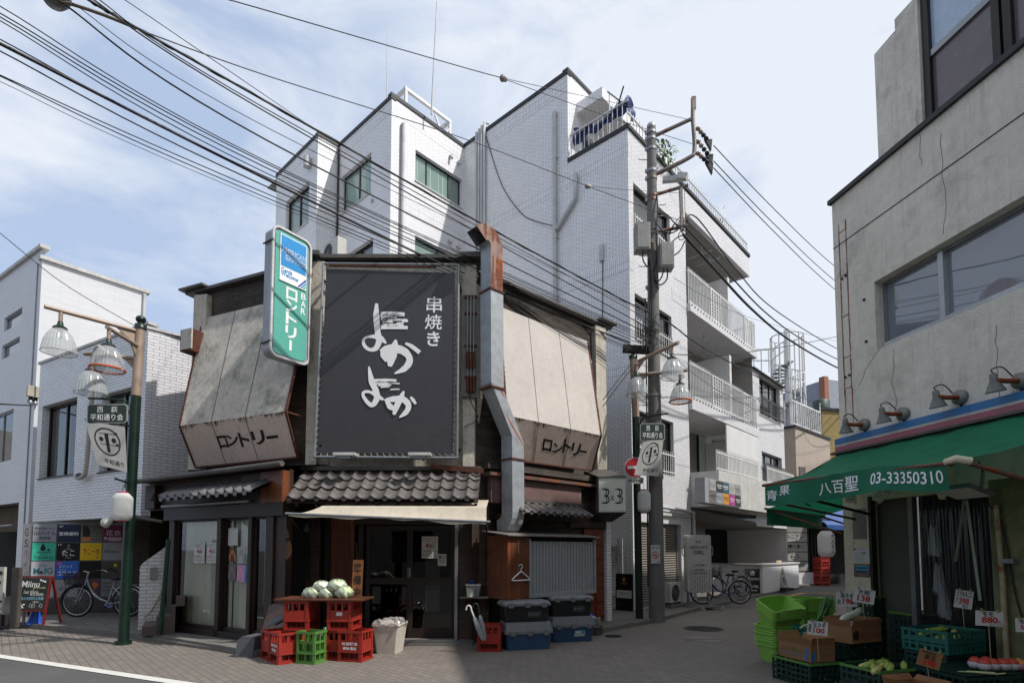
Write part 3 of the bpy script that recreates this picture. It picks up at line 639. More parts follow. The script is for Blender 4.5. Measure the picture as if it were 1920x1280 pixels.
cb = MB(AR, AL)
cb.tube(smoothpath([AL.p3(911, 255, -.02), AL.p3(940, 345, -.03), AL.p3(975, 397, -.03), AL.p3(1000, 413, -.02), AL.p3(1040, 424, -.09)]), .012, m_wire)
cb.tube([AL.p3(1129, 465, -.02), AL.p3(1130, 490, -.02), AL.p3(1129, 700, -.02)], .01, m_wire); cb.box(*(AL.at(1125, 462)[0], AL.at(1133, 462)[0]), -.06, -.001, AL.at(1129, 490)[1], AL.at(1129, 460)[1], m_pipe)
cb.build('wall_cable', apt)
for x, y in ((847, 292), (862, 303), (845, 451), (861, 461)): vt = MB(AR, B2R); q = B2R.p3(x, y, -.1); vt.tube([q, (q.x, 0.0, q.z + .02)], .05, m_pipe); vt.tube([q, (q.x, -.12, q.z - .1)], .05, m_pipe); vt.build('vent', apt)
vt = MB(AR, B1L); q = B1L.p3(576, 303, -.12); vt.tube([q - Vector((0, 0, .2)), q + Vector((0, 0, .15))], .13, m_pipe); vt.build('vent', apt)
vt = MB(AR, B2L); q = B2L.p3(696, 375, -.05); vt.tube([q, q + Vector((0, .05, 0))], .07, m_pipe); vt.build('vent', apt)
m_shut = M('shutter_steel', '#807a72', .5, .3, var=.15, streak=.25, dirt=.3)
sh = MB(AR, AR); n = 34
for i in range(n):
 z0 = hsh[2] + (hsh[3] - hsh[2]) * i / n; z1 = hsh[2] + (hsh[3] - hsh[2]) * (i + 1) / n
 sh.poly([(hsh[0], .1, z0), (hsh[1], .1, z0), (hsh[1], .075, lerp(z0, z1, .55)), (hsh[0], .075, lerp(z0, z1, .55))], m_shut); sh.poly([(hsh[0], .075, lerp(z0, z1, .55)), (hsh[1], .075, lerp(z0, z1, .55)), (hsh[1], .1, z1), (hsh[0], .1, z1)], m_shut)
sh.box(lerp(hsh[0], hsh[1], .93), lerp(hsh[0], hsh[1], .95), .05, .074, hsh[2], hsh[3], m_alul); sh.build('roller_shutter', apt)
m_tarp = M('blue_tarp', '#1a2660', .45, var=.3, vs=4)
tb = MB(AR, AR)
def tarp(s_, t_):
 d = s_ * 2.35; z = lerp(14.25 - .3 * math.sin(math.pi * min(1, s_ * 1.3)), 13.75 - .1 * (s_ < .2), t_) + .05 * math.sin(s_ * 31 + t_ * 7); w = .1 + .05 * math.sin(s_ * 19 + t_ * 8)
 return (w, 1.9 - d, z) if d < 1.85 else (d - 1.8, w, z)
tb.grid(tarp, 28, 8, m_tarp); o = tb.build('tarpaulin'); tag(o, 'blue tarpaulin sagging over the roof terrace railing', 'tarpaulin')
pl = MB(AR, AR); pl.tube([(.25, .75, 12.4), (.3, .75, 14.85)], .022, m_wht); pl.tube([(.2, .75, 14.8), (.95, .6, 14.75)], .022, m_alul); pl.tube([(.5, .4, 14.95), (.75, .8, 14.6)], .022, m_alu)
o = pl.build('laundry_pole'); tag(o, 'laundry poles standing above the blue tarpaulin on the roof terrace', 'laundry pole')
m_leaf = M('leaf_green', '#5f7d3a', .6, var=.4, vs=9)
def leafy(name, label, cat, fr, cx, cy, cz, rad, n, size, mat=None, group=None, stem=0, sq=(1, 1, 1)):
 b = MB(fr); rnd = random.Random(int(cx * 100 + n))
 for i in range(n):
  while True:
   p = Vector((rnd.uniform(-1, 1), rnd.uniform(-1, 1), rnd.uniform(-1, 1)))
   if p.length < 1: break
  p = Vector((p.x * sq[0], p.y * sq[1], p.z * sq[2])) * rad + Vector((cx, cy, cz)); a = Vector((rnd.uniform(-1, 1), rnd.uniform(-1, 1), rnd.uniform(-.4, 1))).normalized(); c_ = a.orthogonal().normalized() * size * rnd.uniform(.25, .5); l = a * size * rnd.uniform(.6, 1.2)
  b.add([p, p + l * .5 + c_, p + l, p + l * .5 - c_], [(0, 1, 2, 3)], mat or m_leaf)
 if stem:
  for i in range(stem): b.tube([(cx + rnd.uniform(-.1, .1), cy, cz - rad * sq[2] * 1.1), (cx + rnd.uniform(-1, 1) * rad * .5, cy + rnd.uniform(-.5, .5) * rad, cz)], .008, M('twig', '#3a3024', .8), n=5)
 o = b.build(name); tag(o, label, cat, group); return o
leafy('shrub', 'yellow green shrub leaning over the roof edge behind the utility pole', 'shrub', AR, 2.0, .1, 13.5, .5, 240, .16, stem=3)
leafy('shrub', 'dry leafless shrub on the roof edge of the apartment block', 'shrub', AR, 6.9, .4, 13.9, .55, 60, .1, mat=M('dry_leaf', '#7a6a50', .8), stem=26)
rt = thing('roof_tank_frame', 'white steel frame enclosing a tank on the stepped roof', 'roof frame', B2R.sub(-.75, .9, 15.95)); fr = B2R.sub(-.75, .9, 15.95)
b = MB(fr); x0, x1, y0, y1, h = -1.15, .85, .0, 1.5, 1.5
for x in (x0, x1):
 for y in (y0, y1): b.box(x - .045, x + .045, y - .045, y + .045, 0, h, m_wht)
for y in (y0, y1): b.box(x0 - .06, x1 + .06, y - .05, y + .05, h, h + .11, m_wht)
for x in (x0, x1): b.box(x - .05, x + .05, y0 + .05, y1 - .05, h, h + .11, m_wht)
b.bar((x1, y0, .2), (x1 - .7, y0, h - .1), .06, .06, m_wht); b.bar((x1 - .7, y0, .2), (x1, y0, h - .2), .05, .05, m_wht); b.build('frame', rt)
b = MB(fr); b.box(x0 + .3, x0 + 1.2, .35, 1.3, .15, 1.2, M('tank_white', '#c4c5c4', .5)); b.build('tank', rt, bevel=.04)
b = MB(fr)
for i in range(10): b.bar((x0 + i * .26, -.05, 0), (x0 + i * .26 + .5, -.05, .62), .012, .012, m_wht); b.bar((x0 + i * .26 + .5, -.05, 0), (x0 + i * .26, -.05, .62), .012, .012, m_wht)
b.bar((x0, -.05, .62), (x1 + .5, -.05, .62), .03, .03, m_wht); b.build('mesh_fence', rt)
def rod(px, y0, y1, Y, label, r=.02):
 a, c_ = dep(px[0], y0, Y), dep(px[1], y1, Y); fr = F(a, 90); b = MB(fr); b.tube([(0, 0, 0), (c_.x - a.x, 0, c_.z - a.z)], r, m_pipe, n=6, r1=r * .5); o = b.build('lightning_rod' if r < .03 else 'antenna'); tag(o, label, 'rod' if r < .03 else 'antenna'); return o
rod((725, 726), 200, 62, 17.2, 'thin bare rod on the roof corner left of the white roof frame')
b = rod((809, 819), 215, 4, 17.6, 'tall white antenna mast rising from the roof frame', .035)
m_acw = M('ac_white', '#b4b3ac', .5, var=.12, dirt=.2)
def ac_unit(fr, label, w=.78, h=.55, d=.28, group='outdoor air conditioning units', louv=True):
 t = thing('air_conditioner', label, 'air conditioner', fr, group); b = MB(fr); b.box(-w / 2, w / 2, 0, d, .04, h, m_acw); b.build('casing', t, bevel=.015)
 b = MB(fr); cx_, cz_ = -w * .12, h * .52
 for k in range(1, 6): b.tube([(cx_ + .045 * k * math.cos(a * math.pi / 9), -.006, cz_ + .045 * k * math.sin(a * math.pi / 9)) for a in range(19)], .004, m_alul, n=4, cap=False)
 for k in range(8): a = k * math.pi / 4; b.bar((cx_, -.006, cz_), (cx_ + .23 * math.cos(a), -.006, cz_ + .23 * math.sin(a)), .006, .006, m_alul)
 b.lathe([(.22, 0), (.001, 0)], (cx_, -.002, cz_), m_dark, 24, R=Matrix.Rotation(math.pi / 2, 4, 'X'), cap=False); b.build('fan_grille', t)
 b = MB(fr); b.box(-w * .38, -w * .28, .02, d - .02, 0, .039, m_alu); b.box(w * .28, w * .38, .02, d - .02, 0, .039, m_alu); b.build('foot', t)
 return t
ac_unit(F(AR.W(uR0 + Lr * .8, .5, z4t + .002), 42.5), 'white air conditioner on the topmost balcony behind the lace panel')
ac_unit(F(AR.W(uR0 + Lr * .8, .5, z3t + .002), 42.5), 'white air conditioner on the balcony one storey below the topmost')
q = fdep(618, 492, 14.9, 132.5); ac_unit(q, 'white air conditioner on a roof bracket behind the green sign', .8, .62)
# ---------------------------------------------------------------- the corner bar
BC = F((0, 10.0), 90); UL = F((-3.61, 10.0), 113.4); UR = F((-.66, 10.0), 47.6); BS = F((-6.617, 10.9), 119.5)
m_stuc = M('cream_stucco', '#c9c1b2', .9, var=.2, vs=1.6, bump=.8, bs=55, dirt=.4, dcol=(.11, .095, .075), ds=3, dth=.54, streak=.5, stcol=(.1, .085, .07))
m_wood = MWOOD('weathered_boards', '#2a241f', '#5a5047', .17, True, .85, wear=.75, wcol=(.17, .155, .135), length=3.1)
m_woodd = MWOOD('dark_boards', '#1e1511', '#50382a', .14, True, .6, wear=.25, wcol=(.16, .12, .09), length=2.4)
m_brown = MWOOD('brown_timber', '#150d09', '#33211a', 0, False, .5); m_brownh = MWOOD('brown_beam', '#150d09', '#301f18', 0, True, .5)
m_plankv = MWOOD('brown_planks_upright', '#1f110b', '#432819', .12, False, .5, length=4)
m_redw = MWOOD('red_brown_planks', '#562813', '#96552f', .1, False, .45, length=4)
m_flash = M('grey_flashing', '#5c5854', .6, .4, var=.3, vs=3, dirt=.5, streak=.3); m_rust = MRUST('rusted_steel', '#5b4a40', amount=1.1, rust='#5f3020')
m_kaw = M('grey_roof_tile', '#5b5552', .5, .0, var=.4, vs=2.2, dirt=.5, dcol=(.09, .075, .065), ds=5, bump=.15, streak=.2)
m_kaw2 = M('smoke_roof_tile', '#6b6869', .4, .15, var=.2, vs=3, bump=.1)
m_canv = MTRANS('cream_canvas', '#cfc3b0', .2, streak=.35)
m_black = M('black_lettering', '#100f10', .6); m_whitel = M('white_lettering', '#ececec', .55, var=.05); m_red = M('red_lettering', '#b02420', .5)
m_paper = M('white_paper', '#c6c6c2', .7, var=.05); m_ink = M('ink', '#2a2a30', .7); m_steel = M('galvanised_pipe', '#8b8e92', .45, .6, var=.2)
def pts(fr, L, v): return [fr.p3(x, y, v) for x, y in L]
bar = thing('bar_building', 'two storey timber corner bar with cream stucco pillars and tiled canopies', 'building', BC)
ZC = BC.at(700, 488)[1]; ZL, ZR = 6.93, 6.74
b = MB(BC)
b.wall(-3.61, -.66, 2.6, ZC - .03, mat=m_stuc, v=.02); b.use(UL); b.wall(-3.3, 0, 2.5, ZL, mat=m_wood, v=.02); b.use(UR); b.wall(0, 3.85, 2.35, ZR, mat=m_wood, v=.02)
b.use(UL); b.poly([(-3.3, .02, 0), (-3.3, .02, ZL), (-3.3, 5, ZL), (-3.3, 5, 0)], m_wood); b.use(UR); b.poly([(3.85, .02, 0), (3.85, 4, 0), (3.85, 4, ZR), (3.85, .02, ZR)], m_wood)
b.use(UR); b.wall(-.05, 3.15, -.02, 2.35, mat=m_woodd, v=.03)
b.build('wall', bar)
b = MB(BC); b.use(UL); b.poly([(-3.3, .02, ZL), (0, .02, ZL), (1.2, 5, ZL), (-3.3, 5, ZL)], m_flash)
b.use(UR); b.poly([(0, .02, ZR), (3.85, .02, ZR), (3.85, 4, ZR), (-3, 4, ZR)], m_flash); b.use(BC); b.poly([(-3.61, .02, ZC - .03), (-.66, .02, ZC - .03), (-.3, 4, ZC - .03), (-4, 4, ZC - .03)], m_flash); b.build('roof', bar)
b = MB(BC); b.use(UL); b.box(-3.42, .1, -.1, .2, ZL, ZL + .06, m_flash); b.use(UR); b.box(.1, 3.95, -.1, .2, ZR, ZR + .06, m_flash); b.box(3.42, 4.0, -.2, .3, ZR + .061, ZR + .1, m_flash)
b.use(UL); b.box(-3.5, -2.8, -.2, .3, ZL + .061, ZL + .1, m_flash); b.use(BC); b.box(-3.5, -.95, -.1, .2, ZC, ZC + .07, m_flash); b.box(-3.85, -3.5, -.22, .3, ZC + .0, ZC + .08, m_flash); b.box(-.95, -.52, -.22, .3, ZC - .04, ZC + .05, m_flash); b.build('coping', bar)
def pill(fr, tl, tr, br, bl, v, d=.35):
 p = MB(BC, fr); p.prism([fr.p3(*bl, v), fr.p3(*br, v), fr.p3(*tr, v), fr.p3(*tl, v)], (0, d, 0), m_stuc); return p.build('pillar', bar, bevel=.015)
pill(BC, (581, 490), (609, 490), (592, 880), (572, 880), -.1); pill(BC, (866, 497), (893, 497), (889, 885), (868, 885), -.1)
pill(UL, (364, 553), (388, 551), (376, 880), (352, 880), -.1); pill(UR, (1116.6, 610), (1136, 614), (1138.5, 888), (1121, 886), -.1)
b = MB(BC, UR); b.box(.15, 3.9, -.18, .02, 3.12, 3.24, m_wood); b.box(.1, 3.9, -.3, -.1, 2.98, 3.04, MRUST('rusty_flashing', '#6d625a', amount=.8)); b.box(3.2, 3.6, -.2, .02, 2.35, 3.0, m_woodd); b.build('ledge', bar)
b = MB(BC, UR); r = UR.rect(985, 898, 1090, 948, -.2); b.box(.2, r[1], -.2, -.1, 2.5, 2.97, M('faded_pink_sheet', '#6d5450', .6, var=.25, vs=2, streak=.8, stcol=(.05, .045, .045), dirt=.4)); b.build('fascia_panel', bar)
def pantile(mb, u0, u1, vt, zt, vb, zb, cols, rows, mat, A=.045, lift=.038, round_=.012):
 nseg = 8; L = math.hypot(vb - vt, zt - zb); nv, nz = (zt - zb) / L * -1, -(vb - vt) / L   # outward normal in (v,z)
 nv, nz = -(zt - zb) / L, (vt - vb) / L
 cw = (u1 - u0) / cols
 def prof(t):
  t %= 1.0
  return A * (math.sin(math.pi * t / .42) if t < .42 else -.35 * math.sin(math.pi * (t - .42) / .58))
 for rr in range(rows):
  t0, t1 = rr / rows, (rr + 1) / rows + .02
  for cc in range(cols):
   jl = random.uniform(-.004, .004); P = []
   for j, (t, h) in enumerate(((t0, 0), ((t0 + t1) / 2, lift * .55), (t1 - .01, lift), (t1, lift * .9), (t1, lift * .9 - .022))):
    for i in range(nseg + 1):
     s_ = i / nseg; k = prof(s_) + h + jl + (round_ if 0 else 0)
     P.append((u0 + (cc + s_) * cw, lerp(vt, vb, t) + nv * k, lerp(zt, zb, t) + nz * k))
   w_ = nseg + 1; fs = [(j * w_ + i, j * w_ + i + 1, (j + 1) * w_ + i + 1, (j + 1) * w_ + i) for j in range(4) for i in range(nseg)]
   mb.add(P, [tuple(reversed(f)) for f in fs], mat, smooth=True)
   if rr == rows - 1:   # round end of each roll
    cu = u0 + (cc + .21) * cw; cv, cz = vb + nv * (lift * .3), zb + nz * lift * .3
    mb.lathe([(.001, 0), (A * 1.15, 0)], (cu, cv - .012, cz), mat, 10, R=Matrix.Rotation(math.pi / 2, 4, 'X'), cap=False)
b = MB(BC, BC); tq = [BC.p3(557, 882, -.12), BC.p3(897, 893, -.12), BC.p3(902, 937, -.85), BC.p3(537, 937, -.85)]
zt_, zb_ = tq[0].z, tq[3].z
pantile(b, -3.72, -.56, -.12, zt_ - .02, -.85, zb_ + .02, 14, 3, m_kaw)
b.poly([(-3.72, -.85, zb_ - .05), (-.56, -.85, zb_ - .05), (-.56, -.1, zt_ - .1), (-3.72, -.1, zt_ - .1)], m_woodd)
b.box(-3.75, -.55, -.2, .0, zt_ - .0, zt_ + .07, m_flash); b.bar((-1.45, -.25, zt_ + .06), (-.5, -.3, zt_ - .03), .05, .09, m_rust)
for i in range(10): b.box(-3.6 + i * .33, -3.55 + i * .33, -.8, 0, zb_ - .1, zb_ - .05, m_brownh)
b.build('tiled_canopy', bar)
b = MB(BC, BS); a_ = BS.at(300, 938, -.48); c_ = BS.at(476, 903, -.1); e_ = BS.at(470, 925, -.48)
pantile(b, a_[0], e_[0] + .05, -.1, c_[1] + .0, -.48, a_[1] + .03, 11, 1, m_kaw2, A=.055); b.poly([(a_[0], -.47, a_[1]), (e_[0], -.47, a_[1]), (e_[0], -.1, c_[1] - .06), (a_[0], -.1, c_[1] - .06)], m_brownh); b.build('tiled_canopy', bar)
b = MB(BC, UR); a_ = UR.at(985, 948, -.35); c_ = UR.at(1108, 962, -.55)
pantile(b, .55, 2.55, -.28, UR.at(1040, 946, -.28)[1], -.62, UR.at(1040, 962, -.62)[1] - .02, 10, 1, m_kaw, A=.04); b.box(.4, 2.6, -.33, -.1, UR.at(1040, 946, -.28)[1], UR.at(1040, 946, -.28)[1] + .06, m_flash); b.box(.4, 2.5, -.3, .0, UR.at(1040, 962, -.62)[1] - .12, UR.at(1040, 962, -.62)[1] - .03, m_woodd); b.build('tiled_canopy', bar)
zh, zg = 2.215, .2
b = MB(BC, BS)
for u in ((-.06, .11), (1.47, 1.58), (2.36, 2.45), (2.83, 3.02)): b.box(u[0], u[1], -.06, .1, .09, zh, m_brown)
b.box(-.2, 3.3, -.1, .12, zh + .001, zh + .225, m_brownh); b.box(.1, 3.0, -.06, .14, .05, zg, m_brownh); b.box(3.02, 3.3, -.02, .1, .05, zh, m_plankv)
b.box(-.98, 3.3, .02, .1, zh + .226, 3.0, m_plankv); b.box(-.9, -.55, -.1, .02, zh + .25, 2.95, m_plankv); b.box(2.2, 2.75, -.09, .02, zh + .226, 2.97, m_plankv); b.box(2.75, 3.3, -.12, .02, zh + .226, 2.97, m_redw)
b.poly([(-.98, .06, .05), (-.98, .7, .05), (-.98, .7, 3), (-.98, .06, 3)], m_brown); b.build('shopfront_frame', bar)
b = MB(BC, BS); b.poly([(-1.0, -.3, 3.02), (3.3, -.3, 3.02), (3.3, .9, 3.2), (-1.0, .9, 3.2)], m_flash); b.poly([(-1.0, -.3, 3.0), (3.3, -.3, 3.0), (3.3, .1, 3.0), (-1.0, .1, 3.0)][::-1], m_brownh); b.build('lean_to_roof', bar)
b = MB(BC, BS); b.tube([(-1.05, -.33, 3.0), (3.55, -.33, 3.03)], .05, m_flash); b.tube(smoothpath([(-1.02, -.33, 2.98), (-1.02, -.33, 2.6), (-1.0, -.3, 2.35), (-.3, -.05, 2.2)]), .035, m_flash); b.box(-1.09, -.95, -.4, -.26, 2.88, 3.05, m_flash)
b.tube([(-.15, -.16, zh + .27), (2.5, -.16, zh + .27)], .03, m_steel); b.build('gutter', bar)
m_sg = MGLASS('shop_glass', (.92, .95, .92), refl=1.15)
m_drape = M('white_drape', '#e9e8de', .9, var=.06, streak=.1, stcol=(.3, .3, .27))
def sglass(u0, u1, v, name='sliding_door'):
 o = MB(BC, BS); f_ = .045
 for q in ((u0, u0 + f_), (u1 - f_, u1)): o.box(q[0], q[1], v - .02, v + .02, zg, zh, m_brown)
 o.box(u0 + f_, u1 - f_, v - .02, v + .02, zg, zg + .06, m_brownh); o.box(u0 + f_, u1 - f_, v - .02, v + .02, zh - .04, zh, m_brownh)
 d = o.build(name, bar); p = MB(BC, BS); p.poly([(u0 + f_, v, zg + .06), (u1 - f_, v, zg + .06), (u1 - f_, v, zh - .04), (u0 + f_, v, zh - .04)], m_sg); p.build('pane', d)
sglass(.11, 1.47, .02); sglass(1.58, 2.36, .05); sglass(2.45, 2.83, .02, 'side_window')
b = MB(BC, BS)
b.grid(lambda s_, t_: (lerp(.3 - .1 * (1 - t_), 1.5, s_), .075 + .012 * math.sin(s_ * 40) + .03 * (1 - t_), lerp(zg - .05, zh, t_)), 60, 2, m_drape)
b.grid(lambda s_, t_: (lerp(1.52, 2.35, s_), .11 + .012 * math.sin(s_ * 33), lerp(zg - .05, zh, t_)), 40, 2, m_drape); b.grid(lambda s_, t_: (lerp(2.58, 2.83, s_), .12 + .02 * math.sin(s_ * 20), lerp(.7, zh, t_)), 12, 1, m_drape)
b.box(1.74, 1.77, .1, .12, .15, zh, m_dark); b.box(2.46, 2.82, .2, .25, 1.95, 2.15, m_curtb); b.build('drape', bar)
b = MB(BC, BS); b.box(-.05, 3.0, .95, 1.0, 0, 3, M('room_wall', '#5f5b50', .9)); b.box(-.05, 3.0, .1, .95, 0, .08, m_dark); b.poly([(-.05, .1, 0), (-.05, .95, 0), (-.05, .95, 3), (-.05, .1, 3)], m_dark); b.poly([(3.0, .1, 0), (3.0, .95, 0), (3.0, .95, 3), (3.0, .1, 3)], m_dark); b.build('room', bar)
b = MB(BC, BS); b.box(-.05, 3.05, -.34, -.07, .001, .085, m_conc); b.box(-.05, 3.05, -.6, -.345, .0, .05, m_conc); b.build('step', bar)
vD = .25; dx0, dx1, dz1 = BC.at(686, 990, vD)[0], BC.at(855, 990, vD)[0], BC.at(700, 985, vD)[1]
b = MB(BC, BC)
b.box(-3.9, -3.45, .0, .05, 0, 2.5, MTILE('brown_brick', '#3f2a22', '#35231d', '#1c1614', .22, .09, .008, .6)); b.wall(-3.6, dx1 + .02, dz1 + .02, 2.7, mat=m_plankv, v=vD)
b.wall(dx1 + .06, -.42, -.02, 2.6, mat=m_woodd, v=.1); b.box(dx1 - .0, dx1 + .055, .05, vD + .05, 0, dz1 + .3, m_steel)
b.box(-3.6, dx0 - .12, vD + .2, vD + .22, 0, 2.6, m_dark)
for i in range(12):
 u = lerp(-3.38, dx0 - .22, i / 11); b.box(u - .018, u + .018, vD - .03, vD + .02, .5, 2.55, m_redw)
b.box(dx0 - .12, dx0 - .03, vD - .05, vD + .1, 0, dz1, m_brown); b.box(-3.42, -3.33, vD - .1, vD + .05, 0, 2.4, m_alu); b.box(-3.42, dx0 - .12, vD - .04, vD + .06, .42, .5, m_brownh)
for i in range(9): b.box(-2.3 + i * .17, -2.22 + i * .17, vD - .03, vD - .002, dz1 + .12, dz1 + .26, m_wood)
b.build('entrance_wall', bar)
m_dg = MGLASS('door_glass', (.35, .36, .36), refl=.9)
dm = (dx0 + dx1) / 2 - .04
for a, c_, vv in ((dx0, dm + .05, vD + .04), (dm, dx1, vD)):
 o = MB(BC, BC); f_ = .085
 for q in ((a, a + f_), (c_ - f_, c_)): o.box(q[0], q[1], vv - .02, vv + .02, .03, dz1, m_brown)
 for q in ((.03, .22), (1.02, 1.14), (dz1 - .07, dz1)): o.box(a + f_, c_ - f_, vv - .02, vv + .02, q[0], q[1], m_brownh)
 d = o.build('sliding_door', bar)
 for q in ((.22, 1.02), (1.14, dz1 - .07)): p = MB(BC, BC); p.poly([(a + f_, vv, q[0]), (c_ - f_, vv, q[0]), (c_ - f_, vv, q[1]), (a + f_, vv, q[1])], m_dg); p.build('pane', d)
 h = MB(BC, BC); hu = c_ - .05 if vv > vD else a + .03; h.box(hu - .015, hu + .015, vv - .035, vv - .021, 1.15, 1.32, m_steel); h.build('handle', d)
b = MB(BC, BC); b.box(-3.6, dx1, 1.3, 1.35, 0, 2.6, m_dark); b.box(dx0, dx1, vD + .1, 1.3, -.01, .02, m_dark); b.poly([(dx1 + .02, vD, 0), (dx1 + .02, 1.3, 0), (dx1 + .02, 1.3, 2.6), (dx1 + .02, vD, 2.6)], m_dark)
for (u, z, w_, h_, mt) in ((-2.3, 1.5, .25, .4, m_brown), (-1.9, .9, .3, .5, m_woodd), (-1.4, 1.2, .2, .3, m_curtb), (-2.2, .5, .5, .3, m_brownh)): b.box(u, u + w_, .8, 1.0, z, z + h_, mt)
b.grid(lambda s_, t_: (-3.1 + .22 * s_ + .05 * (1 - t_), vD + .12 + .02 * math.sin(s_ * 12), 1.15 + .65 * t_), 10, 3, M('hung_cloth', '#8d928f', .9)); b.box(-1.62, -1.35, .45, .46, .5, 1.6, m_paper); b.build('interior', bar)
b = MB(BC, BC); b.box(dx0 - .1, dx1 + .35, -.32, vD - .03, .001, .05, m_conc); b.build('step', bar)
b = MB(BC, BC); m_grat = M('aluminium_grating', '#8f9193', .4, .8)
for a, c_ in ((dx0 + .02, dm + .15), (dm + .17, dx1 + .3)):
 n = 26
 for i in range(n + 1): u = lerp(a, c_, i / n); b.box(u - .006, u + .006, -.31, -.1, .052, .075, m_grat)
 for k in range(5): b.box(a, c_, -.31 + .05 * k, -.3 + .05 * k, .052, .074, m_grat)
b.build('doormat_grating', bar)
b = MB(BC, BC); A = [BC.p3(600, 950, -.98), BC.p3(912, 951, -.98), BC.p3(912, 978, -1.15), BC.p3(541, 962, -1.15)]
def awn(s_, t_):
 p = (A[0] * (1 - s_) + A[1] * s_) * (1 - t_) + (A[3] * (1 - s_) + A[2] * s_) * t_; return p + Vector((0, 0, -.035 * math.sin(math.pi * t_) - .015 * math.sin(s_ * 9) * t_))
b.grid(awn, 24, 6, m_canv); b.grid(lambda s_, t_: awn(s_, 1) + Vector((0, -.003, -.035 * t_ - .015 * math.sin(s_ * 25) * t_)), 24, 1, m_canv)
b.add([A[0], A[1], (A[1].x, -.1, A[1].z + .2), (A[0].x - .1, -.1, A[0].z + .2)], [(0, 1, 2, 3)], m_canv)
aw = b.build('awning', bar)
b = MB(BC, BC); b.tube([A[3] + Vector((-.05, 0, 0)), A[2] + Vector((.06, 0, 0))], .02, m_steel)
for p, u in ((A[3], -3.62), (A[2], -.45)): b.tube([p, (u, -.05, p.z - .55), (u, -.03, p.z - .9)], .015, m_alu); b.tube([(u, -.02, p.z), (u, -.02, 1.1)], .018, m_alu)
b.build('awning_arm', aw)
b = MB(BC, UR); od = M('orange_door_paint', '#6e2c14', .4, var=.2, vs=3, streak=.3); r = (2.98, 3.66, .1, 2.1)
b.box(r[0], r[1], -.02, .02, r[2], r[3], od)
for i in range(2):
 for j in range(6):
  u0 = lerp(r[0], r[1], .06 + .47 * i); z0 = lerp(r[2], r[3], .05 + .155 * j); b.box(u0, u0 + .28, -.045, -.021, z0, z0 + .24, od)
o = b.build('panelled_door', bar, bevel=.01); k = MB(BC, UR); k.ball((3.04, -.07, 1.05), .03, m_steel); k.build('handle', o)
b = MB(BC, UR); b.box(3.7, 3.86, -.06, .3, .05, 2.5, m_tile); b.box(2.5, 3.69, -.05, .3, 2.12, 2.55, m_woodd); b.build('tiled_pier', bar)
# ---------------------------------------------------------------- cabinet on the side wall
ct = thing('wall_cabinet', 'large wooden box with grey corrugated front hung on the bar side wall', 'cabinet', UR.sub(0, 0, 0)); m_corr = M('corrugated_grey', '#a3a5a8', .45, .4, var=.12, vs=2)
b = MB(UR); cu0, cu1, cz0, cz1 = .11, 2.46, .8, 1.9; um = UR.at(992, 1050, -.75)[0]
b.box(cu0, um, -.75, -.2, cz0, cz1, m_redw); b.box(um, cu1, -.70, -.2, cz0 + .02, cz1, m_dark); b.build('wooden_case', ct, bevel=.006)
b = MB(UR); n = 21
for i in range(n):
 a = lerp(um + .04, cu1 - .04, i / n); c_ = lerp(um + .04, cu1 - .04, (i + 1) / n); w_ = c_ - a
 P = [(a, -.71), (a + w_ * .12, -.735), (a + w_ * .62, -.735), (a + w_ * .74, -.71), (c_, -.71)]
 for p, q in zip(P, P[1:]): b.poly([(p[0], p[1], cz0 + .07), (q[0], q[1], cz0 + .07), (q[0], q[1], cz1 - .1), (p[0], p[1], cz1 - .1)], m_corr)
b.box(um + .004, um + .04, -.76, -.705, cz0, cz1 - .06, m_corr); b.box(cu1 - .04, cu1, -.76, -.701, cz0, cz1 - .06, m_corr); b.box(um + .04, cu1 - .04, -.76, -.70, cz0, cz0 + .07, m_corr); b.build('corrugated_front', ct)
b = MB(UR); b.prism([(cu0 - .06, -.83, cz1 + .003), (cu1 + .06, -.83, cz1 + .003), (cu1 + .06, -.12, cz1 + .09), (cu0 - .06, -.12, cz1 + .09)], (0, 0, -.02), M('grey_lid', '#77716c', .6, .1, var=.25, streak=.2)); b.build('lid', ct)
b = MB(UR)
for k in range(9): b.ball((um - .27, -.76, cz1 - .08 - .028 * k), .011, m_steel, 6)
for k in range(5): b.ball((um - .27, -.76, 1.38 - .028 * k), .011, m_steel, 6)
b.build('chain', ct)
hg = UR.p3(977, 1078, -.775); b = MB(UR.sub(hg.x, hg.y, hg.z)); pk = M('white_plastic', '#d8d8d6', .4, var=.04)
b.tube(smoothpath([(0, 0, .07), (-.19, 0, -.05), (-.2, 0, -.075), (-.17, 0, -.085), (.17, 0, -.085), (.2, 0, -.075), (.19, 0, -.05), (0, 0, .07)], 5), .012, pk); b.tube(smoothpath([(0, 0, .07), (0, 0, .11), (.03, 0, .14), (.025, 0, .18), (-.02, 0, .19), (-.035, 0, .16)], 4), .007, pk); tag(b.build('clothes_hanger'), 'white plastic clothes hanger on the wooden box beside the corrugated front', 'hanger')
